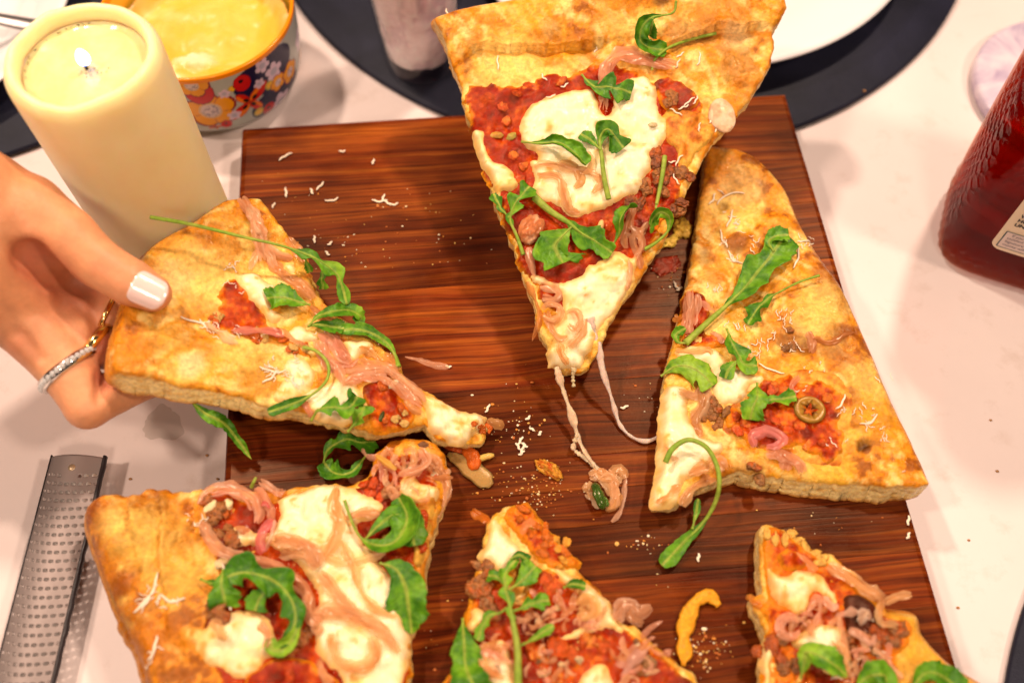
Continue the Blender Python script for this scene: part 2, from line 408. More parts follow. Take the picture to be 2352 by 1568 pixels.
# ------------------------------------------------------------------ surfaces things can be laid on
class Surf:
    """a local frame M (world) with a height field; at() finds the place on it seen at a pixel"""
    def __init__(s, M):
        s.M = np.asarray(M, float); s.Mi = np.linalg.inv(s.M); s.N = s.M[:3, 2]; s.poly = None
    def surf(s, uv): return np.zeros(len(uv))
    def at(s, px, py, off=0.0):
        px = np.atleast_1d(np.asarray(px, float)); py = np.atleast_1d(np.asarray(py, float))
        off = np.broadcast_to(np.asarray(off, float), px.shape)
        d = ray(px, py) @ s.Mi[:3, :3].T; o = s.Mi[:3, :3] @ CAM + s.Mi[:3, 3]
        h = np.full(px.shape, .008) + off
        for _ in range(7):
            t = (h - o[2]) / d[:, 2]; q = o + d * t[:, None]; h = s.surf(q[:, :2]) + off
        return np.c_[q[:, :2], h]
    def world(s, q): return np.atleast_2d(q) @ s.M[:3, :3].T + s.M[:3, 3]
IDM = np.eye(4); IDM[2, 3] = BZ
BOARD = Surf(IDM)
TAB = Surf(np.eye(4))

# ------------------------------------------------------------------ walnut board, plank by plank
bl = P(553, 290, BZ)[:2]; yaw = math.radians(6.6)
A_ = np.array([math.cos(yaw), math.sin(yaw)]); B_ = np.array([math.sin(yaw), -math.cos(yaw)])
BW = .2495
MB = np.eye(4); MB[:2, 0] = A_; MB[:2, 1] = -B_; MB[:2, 3] = bl; MB[2, 3] = .0005
board = tag(empty('cutting_board', MB), 'dark walnut cutting board holding the pizza slices', 'cutting board')
seams = [0]
for y_, x_ in ((425, 1000), (524, 1000), (659, 1000), (895, 1100), (1062, 1150), (1136, 1200), (1212, 1300), (1338, 1300), (1470, 1300)):
    seams.append(float((P(x_, y_, BZ)[:2] - bl) @ B_))
seams += [seams[-1] + .033, seams[-1] + .07]
tones = [(1.7, 1.75, 1.6), (1.25, 1.2, 1.1), (.95, .85, .8), (1.5, 1.4, 1.2), (.62, .5, .5), (.8, .68, .62), (.85, .72, .6), (.5, .42, .42), (1.35, 1.2, 1.0), (.8, .68, .62), (.75, .62, .6)]
def plank(x0, x1, y0, y1, z0, z1, bev, ends):
    """box with rounded top edges; ends = (back outer, front outer)"""
    k = 5; a = np.linspace(0, np.pi / 2, k)
    def edge(r): return [(r * (1 - math.cos(q)), r * (math.sin(q) - 1)) for q in a]
    rb = .0035 if ends[0] else .00018; rf = .0035 if ends[1] else .00018
    prof = [(y0, z0)] + [(y0 + dy, z1 + dz) for dy, dz in edge(rb)] + [(y1 - dy, z1 + dz) for dy, dz in reversed(edge(rf))] + [(y1, z0)]
    prof = np.array(prof); n = len(prof)
    xs = [(0, .0028), (.0008, .0010), (.0028, 0)]
    rows = [(x0, .0030), (x0 + .0009, .0009), (x0 + .003, 0), (x1 - .003, 0), (x1 - .0009, .0009), (x1, .0030)]
    V = []
    for x, dz in rows:
        zz = np.minimum(prof[:, 1], z1 - dz); V.append(np.c_[np.full(n, x), prof[:, 0], zz])
    V = np.concatenate(V); i = np.arange(len(rows) - 1)[:, None] * n; j = np.arange(n - 1)[None]
    Q = np.stack([i + j, i + j + 1, i + n + j + 1, i + n + j], -1).reshape(-1, 4)
    e0 = np.arange(n); e1 = (len(rows) - 1) * n + np.arange(n)
    V2 = np.concatenate([V, [V[:n].mean(0)], [V[-n:].mean(0)]]); c0, c1 = len(V), len(V) + 1
    T = [[c0, e0[(q + 1) % n], e0[q]] for q in range(n)] + [[c1, e1[q], e1[(q + 1) % n]] for q in range(n)]
    Qb = np.array([[q * n, (q + 1) * n, (q + 1) * n + n - 1, q * n + n - 1] for q in range(len(rows) - 1)])
    return V2, [Q, np.array(T), Qb]
for i in range(len(seams) - 1):
    z1 = BZ - .0005 + (-.00012, .0, -.00006)[i % 3]
    V, Q = plank(0, BW, -seams[i + 1] + .00002, -seams[i] - .00002, 0, z1, .003, (i == len(seams) - 2, i == 0))
    o = mesh('plank', V, Q, M_wood, board, smooth=False); o.color = tuple(.62 * q_ + .36 for q_ in tones[i]) + (1,)

# ------------------------------------------------------------------ pizza: colour helpers
PALE = (.92, .585, .135); GOLD = (.80, .345, .016); TAN = (.58, .175, .006); BROWN = (.26, .055, .003); CHAR = (.05, .011, .002)
CREAM = (.90, .76, .45); ORNG = (.68, .20, .018)
def dough_col(uv, rim, seed, brown=0.0):
    n1 = fbm(uv / .011, seed); n2 = fbm(uv / .0055 + 31, seed + 3, 5); n3 = fbm(uv / .0016 + 7, seed + 5, 3); n1 = n1 + .25 * fbm(uv / .0007 + 3, seed + 9, 2)
    c = mix(PALE, GOLD, sstep(-.5, .4, n1 + .35 * n3)); c = mix(c, TAN, sstep(-.1, .7, n2 + .3 * rim + brown) * .8)
    n4 = fbm(uv / .0030 + 17, seed + 11, 4); wv = uv + .004 * np.c_[fbm(uv / .012, seed + 13), fbm(uv / .012 + 5, seed + 13)]; n5 = fbm(wv @ np.array([[.83, -.56], [.56, .83]]) / np.array([.0025, .011]), seed + 14, 4); c = mix(c, (.95, .70, .25), sstep(.05, .6, n5) * .7); c = mix(c, (.70, .225, .006), sstep(.15, .7, -n5 + .35 * n2 + .2 * rim) * .7)
    q_ = n2 * .6 + .30 * n1 + .28 * rim + .45 * n4 + brown; c = mix(c, (.74, .25, .006), sstep(.22, .62, q_) * .8)
    return mix(c, BROWN, sstep(.56, .90, q_) * .85)

def conv(ox, oy, k):
    return lambda pts: [(ox + p_[0] * k, oy + p_[1] * k) + tuple(p_[2:]) for p_ in pts]
Z2 = conv(940.8, 0, .396); Z3 = conv(1034.9, 376.3, .3); Z4 = conv(1458.2, 329.3, .5398); Z6 = conv(470.4, 451.6, .432)
ZB = conv(188.2, 1034.9, .368); ZC = conv(1016, 1081.9, .3103); ZD = conv(1458.2, 1129, .32)
class Slice(Surf):
    def __init__(s, name, label, top3, th, poly, crust, seed, rim_h=.005, rim_w=.022, edge_r=.007, flare=(), folds=(), spots=(), bend=None, bumps=.0011, brown=0.0, jag=.0005, step=.00075):
        if top3 is None: M = np.eye(4); M[2, 3] = BZ + .0003
        else:
            a, b_, c_ = [P(*q) for q in top3]
            U = b_ - a; U /= np.linalg.norm(U); W = np.cross(U, c_ - a); W /= np.linalg.norm(W)
            if W[2] < 0: W = -W
            M = np.eye(4); M[:3, 0] = U; M[:3, 1] = np.cross(W, U); M[:3, 2] = W; M[:3, 3] = (a + b_ + c_) / 3 - W * th
        super().__init__(M)
        s.th = th; s.seed = seed; s.bend = bend; s.root = tag(empty(name, M), label, 'pizza slice'); s.name = name
        s.crust = None
        p0 = s.at([q[0] for q in poly], [q[1] for q in poly])[:, :2]
        cu = s.at([q[0] for q in crust], [q[1] for q in crust])[:, :2]
        cu = resample(cr(cu, 8), step=.0015)
        pl = resample(p0, step=.0009, closed=True)                     # straight cuts, roughened
        for _ in range(3): pl = (np.roll(pl, 1, 0) + 2 * pl + np.roll(pl, -1, 0)) / 4
        dc, _, _ = seg_dist(pl, cu, False)
        k = sstep(.002, .006, dc)[:, None]
        nn = np.c_[fbm(pl / .0022, seed), fbm(pl / .0022 + 40, seed)] * (jag * (.35 + k)) + np.c_[fbm(pl / .009, seed + 2), fbm(pl / .009 + 40, seed + 2)] * .0009
        pl = pl + nn
        if ((pl[:, 0] * np.roll(pl[:, 1], -1) - np.roll(pl[:, 0], -1) * pl[:, 1]).sum()) < 0: pl = pl[::-1]
        s.poly = pl
        V, Q, BE, d = gridfill(pl, step)
        dcr, _, _ = seg_dist(V, cu, False)
        # height of the top
        rimp = sstep(0, 1, np.clip(1 - (dcr - edge_r) / (rim_w - edge_r), 0, 1))
        h = th + rim_h * rimp - (th + rim_h) * .62 * (1 - np.sqrt(1 - (1 - np.clip(dcr / edge_r, 0, 1)) ** 2))
        h -= .0012 * (1 - np.clip(d / .0018, 0, 1)) ** 2
        h += bumps * (.9 * fbm(V / .016, seed + 20) + .5 * fbm(V / .006, seed + 21) + .16 * fbm(V / .002, seed + 22)) * np.clip(d / .003, .3, 1)
        col = dough_col(V, rimp, seed, brown)
        for (pts_, am) in folds:                                        # a lip of dough overlapping what lies below it
            fq = resample(cr(s.at([q[0] for q in pts_], [q[1] for q in pts_])[:, :2], 6), step=.0012); fd, fn, fi = seg_dist(V, fq, False)
            ft = fq[np.minimum(fi + 1, len(fq) - 1)] - fq[np.minimum(fi, len(fq) - 2)]; sd_ = np.sign(ft[:, 0] * (V - fn)[:, 1] - ft[:, 1] * (V - fn)[:, 0])
            fe = np.minimum(np.linalg.norm(V - fq[0], axis=1), np.linalg.norm(V - fq[-1], axis=1)); fade = np.clip(fe / .008, 0, 1)
            h += am * fade * np.where(sd_ > 0, np.exp(-fd / .006), -.75 * np.exp(-fd / .0022)) * (1 + .4 * fbm(V / .005, seed + 70))
            col = mix(col, TAN, (fade * np.where(sd_ > 0, .5 * np.exp(-((fd - .0022) / .002) ** 2), 0)))
        for (sx, sy, rr, cc, st, dome) in spots:
            q = s.at(sx, sy)[0, :2]; e = np.hypot(*(V - q).T) / rr + .25 * fbm(V / .003, seed + 40)
            f = 1 - sstep(.35, 1.1, e); col = mix(col, cc, f * st); h += dome * (1 - sstep(0, 1, e))
        s.bendz = lambda uv: (bend(uv) if bend else np.zeros(len(uv)))
        h = np.maximum(h, .0025)
        # store the height field
        s.step = step; s.lo = V.min(0) - 3 * step; n = np.ceil((V.max(0) + 3 * step - s.lo) / step).astype(int) + 1
        G = np.full(n, np.nan); ij = np.rint((V - s.lo) / step).astype(int); G[ij[:, 0], ij[:, 1]] = h
        for _ in range(60):                                             # carry the height a little past the edge
            bad = np.isnan(G)
            if not bad.any(): break
            acc = np.zeros(n); cnt = np.zeros(n)
            for dx, dy in ((1, 0), (-1, 0), (0, 1), (0, -1)):
                r = np.roll(np.roll(G, dx, 0), dy, 1); ok = ~np.isnan(r); acc[ok] += r[ok]; cnt[ok] += 1
            G = np.where(bad & (cnt > 0), acc / np.maximum(cnt, 1), G)
        G[np.isnan(G)] = th; s.G = G
        z = h + s.bendz(V); nV = len(V)
        # side wall
        bv = np.unique(BE); bi = -np.ones(nV, int); bi[bv] = np.arange(len(bv))
        ctr = V.mean(0); _, _, si = seg_dist(V[bv], pl)
        tn = np.roll(pl, -1, 0)[si] - pl[si]; on = np.c_[tn[:, 1], -tn[:, 0]]; on /= np.linalg.norm(on, axis=1)[:, None] + 1e-12
        dcb = dcr[bv]; isc = 1 - sstep(.0015, .005, dcb)
        fl = np.zeros(len(bv))
        for (fx, fy, fr, fa) in flare:
            q = s.at(fx, fy)[0, :2]; fl += fa * (1 - sstep(.3, 1, np.hypot(*(V[bv] - q).T) / fr))
        K = 14; rowsV = []; rowsC = []
        for k in range(1, K + 1):
            t_ = k / K; zz = (h[bv]) * (1 - t_)
            q3 = np.c_[V[bv] / .0017, (zz / .0008)]
            pore = fbm(q3, seed + 60, 2); big = fbm(q3 * .35 + 9, seed + 61, 2)
            out = isc * .0022 * math.sin(math.pi * t_ * .9) + (1 - isc) * (fl * t_ + .0002 * pore - .0005 * sstep(.3, .85, big) * math.sin(math.pi * t_))
            rowsV.append(np.c_[V[bv] + on * out[:, None], zz])
            cr_col = mix((1.0, .74, .32), (.94, .56, .15), sstep(-.1, .9, pore)); cr_col = mix(cr_col, (.48, .20, .03), sstep(.35, .85, big) * .7)
            cr_col = mix(cr_col, TAN, np.full(len(bv), max(0, (t_ - .8) / .2) * .9))
            cr_col = mix(cr_col, np.broadcast_to(GOLD, cr_col.shape) if False else GOLD, np.full(len(bv), max(0, (.16 - t_) / .16)))
            rowsC.append(mix(cr_col, BROWN if False else TAN, isc * .85))
        W_ = [np.c_[V, z]]; C_ = [col]; Qs = [Q]; prev = np.arange(nV)[bv]; base = nV
        for rv, rc in zip(rowsV, rowsC):
            rv = rv.copy(); rv[:, 2] += s.bendz(rv[:, :2]); W_.append(rv); C_.append(rc)
            cur = base + np.arange(len(bv)); a, b2 = bi[BE[:, 0]], bi[BE[:, 1]]
            Qs.append(np.stack([prev[b2], prev[a], cur[a], cur[b2]], 1)); prev = cur; base += len(bv)
        # underside
        bz = s.bendz(V); low = np.c_[V, bz]; low[bv, :2] = rowsV[-1][:, :2]
        mp = base + np.arange(nV); W_.append(low); C_.append(np.broadcast_to(np.array(TAN), (nV, 3)))
        Qs.append(mp[Q[:, ::-1]])
        s.obj = mesh('crust', np.concatenate(W_), [np.concatenate(Qs)], M_dough, s.root, np.concatenate(C_))
    def surf(s, uv):
        base = np.full(len(uv), s.th)
        if getattr(s, 'G', None) is not None:
            g = np.clip((uv - s.lo) / s.step, 0, np.array(s.G.shape) - 1.001); i = g.astype(int); f = g - i
            G = s.G; base = (G[i[:, 0], i[:, 1]] * (1 - f[:, 0]) + G[i[:, 0] + 1, i[:, 1]] * f[:, 0]) * (1 - f[:, 1]) + (G[i[:, 0], i[:, 1] + 1] * (1 - f[:, 0]) + G[i[:, 0] + 1, i[:, 1] + 1] * f[:, 0]) * f[:, 1]
        return base + (s.bend(uv) if s.bend else 0)

def patch(S, name, pts, thick, mat, colf, seed, edge=.0016, amp=.0004, freq=.004, jag=.0005, step=.0008, smooth=True, lift=0.0, over=True):
    """a spread of sauce or cheese lying on a slice"""
    q = S.at([p_[0] for p_ in pts], [p_[1] for p_ in pts], thick * .5)[:, :2]
    pl = resample(cr(q, 6, True) if smooth else q, step=.0008, closed=True)
    if name == 'mozzarella':
        jag *= .6; amp *= .45; pl = pl + np.c_[fbm(pl / .007, seed + 30), fbm(pl / .007 + 50, seed + 30)] * .0013
    pl = pl + np.c_[fbm(pl / .003, seed), fbm(pl / .003 + 50, seed)] * jag * 1.3 + np.c_[fbm(pl / .0011, seed + 1), fbm(pl / .0011 + 50, seed + 1)] * jag * .5
    V, Q, BE, d = gridfill(pl, step)
    edge = edge * 2.0 if name == 'mozzarella' else edge
    prof = np.clip(1 - (1 - np.clip(d / edge, 0, 1)) ** 2, 0, 1) ** .7
    z = S.surf(V) + lift + thick * prof * (1 + .35 * fbm(V / .009, seed + 4)) + amp * fbm(V / freq, seed + 5, 4) * np.clip(d / edge, 0, 1) - .0006 * (1 - prof)
    o = mesh(name, np.c_[V, z], Q, mat, S.root, colf(V, d, seed))
    zz = z - S.bendz(V); g = (V - S.lo) / S.step
    for fx in (np.floor, np.ceil):
        for fy in (np.floor, np.ceil):
            ii = np.clip(fx(g[:, 0]).astype(int), 0, S.G.shape[0] - 1); jj = np.clip(fy(g[:, 1]).astype(int), 0, S.G.shape[1] - 1); np.maximum.at(S.G, (ii, jj), zz)
    return o
def c_sauce(or_=0.0, dark=0.0):
    def f(uv, d, s):
        n1 = fbm(uv / .006, s); n2 = fbm(uv / .0016 + 9, s + 2, 4)
        c = mix((.29, .009, .0008), (.54, .062, .002), sstep(-.6, .8, .6 * n2 + .7 * n1 + or_)); c = mix(c, (.76, .21, .010), sstep(.2, .9, n2 * .5 + n1 * .4 + or_ + .9 * (1 - np.clip(d / .003, 0, 1)))); c = mix(c, GOLD, (1 - sstep(0, .0014, d)) * .7)
        return mix(c, (.13, .012, .004), sstep(.25, .9, -n1 + .3 * n2 + dark) * .8)
    return f
def c_cheese(stain=0.0, warm=0.0):
    def f(uv, d, s):
        n1 = fbm(uv / .008, s + 7); n2 = fbm(uv / .003 + 9, s + 8)
        c = mix((.90, .79, .50), (.88, .69, .32), sstep(-.2, .8, n1 + warm)); c = mix(c, (.84, .52, .12), sstep(.12, .75, n1 * .6 + n2 * .7 + stain) * .7); c = mix(c, (.74, .32, .05), sstep(.5, .9, n2 + .3 * n1 + stain) * .7)
        return mix(c, (.82, .42, .07), (1 - sstep(0, .0034, d + .0014 * n2 + .0008 * n1)) * .8)
    return f
def c_oil(uv, d, s):
    n1 = fbm(uv / .005, s); n2 = fbm(uv / .0018 + 9, s + 2, 4)
    c = mix((.72, .38, .055), (.60, .17, .014), sstep(-.3, .6, n1 + .5 * n2)); return mix(c, (.30, .045, .008), sstep(.4, 1, n1 + n2 * .6) * .7)
ON = [(.72, .43, .27), (.78, .52, .36), (.64, .33, .17), (.74, .40, .32)]
def strip(S, pts, w=1.3, h=.6, off=.6, c=None, mat=None, name='onion_strip', seed=None, wave=.5, tw=.6, parent=None, world=False, seg=8, flat=.45, c2=None):
    """a limp strip laid along pixels; w, off, wave in mm; point = (px, py[, extra height mm])"""
    global _sid; _sid += 1; seed = _sid if seed is None else seed
    hh = np.array([p_[2] if len(p_) > 2 else 0. for p_ in pts])
    q = S.at([p_[0] for p_ in pts], [p_[1] for p_ in pts], (off + hh) * 1e-3)
    n = max(10, int(np.linalg.norm(np.diff(q, axis=0), axis=1).sum() / .0011)); q = resample(cr(q, 8), n)
    L = np.arange(n) * .0011
    q[:, 2] += wave * 1e-3 * .5 * fbm(np.c_[L / .007, np.zeros(n)], seed); q[:, :2] += wave * 1e-3 * .6 * np.c_[fbm(np.c_[L / .006, np.ones(n)], seed + 1), fbm(np.c_[L / .006, np.ones(n) * 3], seed + 1)]
    onion = mat is None
    nr = int(np.clip(round(w / 1.0), 1, 3)) if onion else 1
    if onion: w = w * .86; h = h * .6
    e = np.minimum(np.arange(n), np.arange(n)[::-1]) / max(1, n * .12)
    T = np.gradient(q[:, :2], axis=0); T /= np.linalg.norm(T, axis=1)[:, None] + 1e-12; lat = np.c_[-T[:, 1], T[:, 0]]
    base = np.array(c if c is not None else ON[_sid % 4])
    if onion: base = np.minimum(base * np.array([1.10, 1.02, .86]), .95)
    parts = []
    for b in range(nr):
        sb = seed + 17 * b; p = q.copy(); sp = fbm(np.c_[L / .009, np.full(n, b * 3.1)], sb)
        p[:, :2] += lat * ((b - (nr - 1) / 2) * w * 1.5e-3 / nr * (.75 + .5 * fbm(np.c_[L / .008, np.full(n, 4.)], sb + 3)) + (nr > 1) * .25e-3 * sp)[:, None]; p[:, 2] += (nr > 1) * .35e-3 * sp
        wid = w / nr ** .8 * 1e-3 * (1 + (.6 if onion else .35) * fbm(np.c_[L / .0042, np.ones(n) * 5], sb)) * np.clip(e, .12 if onion else .25, 1) ** .6
        if onion:                                                        # a limp film: torn edges, fibres along it
            na_ = 9; sc_ = np.linspace(-1, 1, na_); Tn = np.gradient(p, axis=0); Tn /= np.linalg.norm(Tn, axis=1)[:, None] + 1e-12
            up_ = np.array([0, 0, 1.]) - Tn * Tn[:, 2:]; up_ /= np.linalg.norm(up_, axis=1)[:, None] + 1e-9; Bn = np.cross(Tn, up_); tw_ = 1.3 * tw * fbm(np.c_[L / .010, np.ones(n) * 9], sb)
            Bn, up_ = Bn * np.cos(tw_)[:, None] + up_ * np.sin(tw_)[:, None], up_ * np.cos(tw_)[:, None] - Bn * np.sin(tw_)[:, None]
            rag = [wid * 1.25 * (1 + .30 * fbm(np.c_[L / .0025, np.ones(n) * (7 + k)], sb, 3)) for k in (0, 1)]
            W_ = np.where(sc_[None] < 0, rag[0][:, None], rag[1][:, None]) * sc_[None]
            zz_ = h * 1e-3 * (.9 * (1 - sc_ ** 2))[None] * np.clip(e, .3, 1)[:, None] + .22e-3 * fbm(np.c_[np.repeat(L / .003, na_), np.tile(sc_ * 1.2, n)], sb + 2).reshape(n, na_)
            V = (p[:, None] + Bn[:, None] * W_[..., None] + up_[:, None] * zz_[..., None]).reshape(-1, 3)
            I_ = np.arange(n * na_).reshape(n, na_); Q = [np.stack([I_[:-1, :-1], I_[1:, :-1], I_[1:, 1:], I_[:-1, 1:]], -1).reshape(-1, 4)]
            fib = vnoise(np.c_[np.tile(sc_ * 3.2, n), np.repeat(L / .02, na_), np.full(n * na_, sb)], 3)
            cc = mix(base * np.array([.88, .68, .50]), np.minimum(base * 1.15, .97), np.clip(.5 + .5 * fib + .35 * fbm(V / .004, sb), 0, 1))
        else:
            V, Q = tube(p, wid, np.minimum(h * 1e-3 * np.clip(e, .4, 1), wid), seg, (0, 0, 1), tw * fbm(np.c_[L / .012, np.ones(n) * 9], sb))
            cc = mix(base * np.array([.90, .80, .70]), np.minimum(base * 1.12, .96), np.clip(.5 + .5 * fbm(V / .003, sb), 0, 1))
        parts.append((V, Q, cc))
    V, Q, cc = join(parts)
    if c2 is not None: cc = mix(cc, c2, sstep(.1, .7, fbm(V / .005, seed + 9)))
    if world: return mesh(name, S.world(V), Q, mat or M_film, None, cc)
    return mesh(name, V, Q, mat or M_film, parent or S.root, cc)
_sid = 100
def lump(S, px, py, rx, ry, rz, c, mat, name, rough=.25, rot=0, off=None, seed=None, world=False, c2=None, fine=False):
    if name in ('tomato_chunk', 'filling_bit'): rough = .38; rz *= .5; rx *= 1.15; fine = True
    if name == 'meat_crumble': rx *= 1.4; ry *= 1.35; rz *= .85; fine = True; c2 = (.46, .10, .012) if c2 is None else c2
    global _sid; _sid += 1; seed = _sid if seed is None else seed
    q = S.at(px, py, rz * .35e-3)[0]; off = rz * .25 if off is None else off
    q[2] = S.surf(q[None, :2])[0] + off * 1e-3
    V0, Q = SPH if not fine else sphere(44, 26); f = 1 + rough * fbm(V0 * 1.6 + seed, seed, 3) + rough * .4 * fbm(V0 * 5, seed + 1, 2)
    V = V0 * f[:, None] * np.array([rx, ry, rz]) * 1e-3; a = math.radians(rot); V = np.c_[V[:, 0] * math.cos(a) - V[:, 1] * math.sin(a), V[:, 0] * math.sin(a) + V[:, 1] * math.cos(a), V[:, 2]] + q
    c = np.array(c); cc = mix(c * .6, np.minimum(c * 1.25, .95), .5 + .5 * fbm(V / .0012, seed + 2))
    if c2 is not None: cc = mix(cc, c2, sstep(0, .6, fbm(V / .003, seed + 9)))
    if world: return mesh(name, S.world(V), Q, mat, None, cc)
    return mesh(name, V, Q, mat, S.root, cc)
SHC = (.90, .74, .56)
def shred(S, px, py, ang, L, bend=.3, w=.42, off=.35, world=False, parent=None):
    """one grated curl; ang in picture degrees, L in mm"""
    global _sid; _sid += 1; r = random.Random(_sid)
    c = S.at(px, py, .0004)[0]; e = S.at(px + math.cos(math.radians(ang)) * 10, py - math.sin(math.radians(ang)) * 10, .0004)[0]; d = (e - c)[:2]; d /= np.linalg.norm(d); nrm = np.array([-d[1], d[0]])
    t = np.linspace(-1, 1, 11); xy = c[:2] + np.outer(t * L * .5e-3, d) + np.outer(bend * L * .4e-3 * (t * t - .4) + .2e-3 * np.sin(5 * t + r.random() * 6), nrm)
    z = S.surf(xy) + off * 1e-3 + (.5e-3 * r.random()) * (t * t)
    V, Q = tube(np.c_[xy, z], w * 1e-3 * (1 - .5 * np.abs(t) ** 3), w * .7e-3 * (1 - .5 * np.abs(t) ** 3), 6)
    cc = np.broadcast_to(np.array(SHC) * (0.9 + .12 * r.random()), (len(V), 3))
    if world: return mesh('cheese_shred', S.world(V), Q, M_shred, None, cc)
    return mesh('cheese_shred', V, Q, M_shred, parent or S.root, cc)
def shreds(S, lst, seed=1, spread=16):
    """lst: (px, py, n) little heaps of grated cheese"""
    r = random.Random(seed)
    for (x, y, n) in lst:
        for _ in range(n):
            shred(S, x + r.gauss(0, spread), y + r.gauss(0, spread * .7), r.uniform(0, 180), r.uniform(.8, 3.8), r.uniform(-.6, .6), r.uniform(.13, .24), r.uniform(.2, .7))
def clutter(S, pts, nst, nl, seed, size=1.0, cols=None):
    nst = int(nst * 1.5); nl = nl // 2
    """a heap of cooked onion strips and bits inside a pixel polygon"""
    r = random.Random(seed); pg = np.array(pts, float); lo, hi = pg.min(0), pg.max(0)
    def pick():
        while True:
            q = np.array([[r.uniform(lo[0], hi[0]), r.uniform(lo[1], hi[1])]])
            if inside(q, pg)[0]: return q[0]
    for _ in range(nst):
        p0 = pick(); a = r.uniform(0, 2 * math.pi); L = r.uniform(18, 42) * size; k = r.uniform(-1.4, 1.4); pp = []
        for j in range(5): pp.append((p0[0], p0[1], r.uniform(0, 1.2))); p0 = p0 + np.array([math.cos(a), math.sin(a)]) * L * .4; a += k * .5
        strip(S, pp, r.uniform(.5, 1.05) * size, r.uniform(.4, .7), r.uniform(.5, 1.3), r.choice(cols or ON), wave=.8)
    for _ in range(nl):
        p0 = pick(); c = r.choice([(.48, .07, .01), (.66, .42, .2), (.30, .12, .03), (.70, .50, .30), (.24, .09, .025)])
        lump(S, p0[0], p0[1], r.uniform(.8, 1.9), r.uniform(.7, 1.4), r.uniform(.6, 1.0), c, M_meat, 'filling_bit', .35, r.uniform(0, 180))

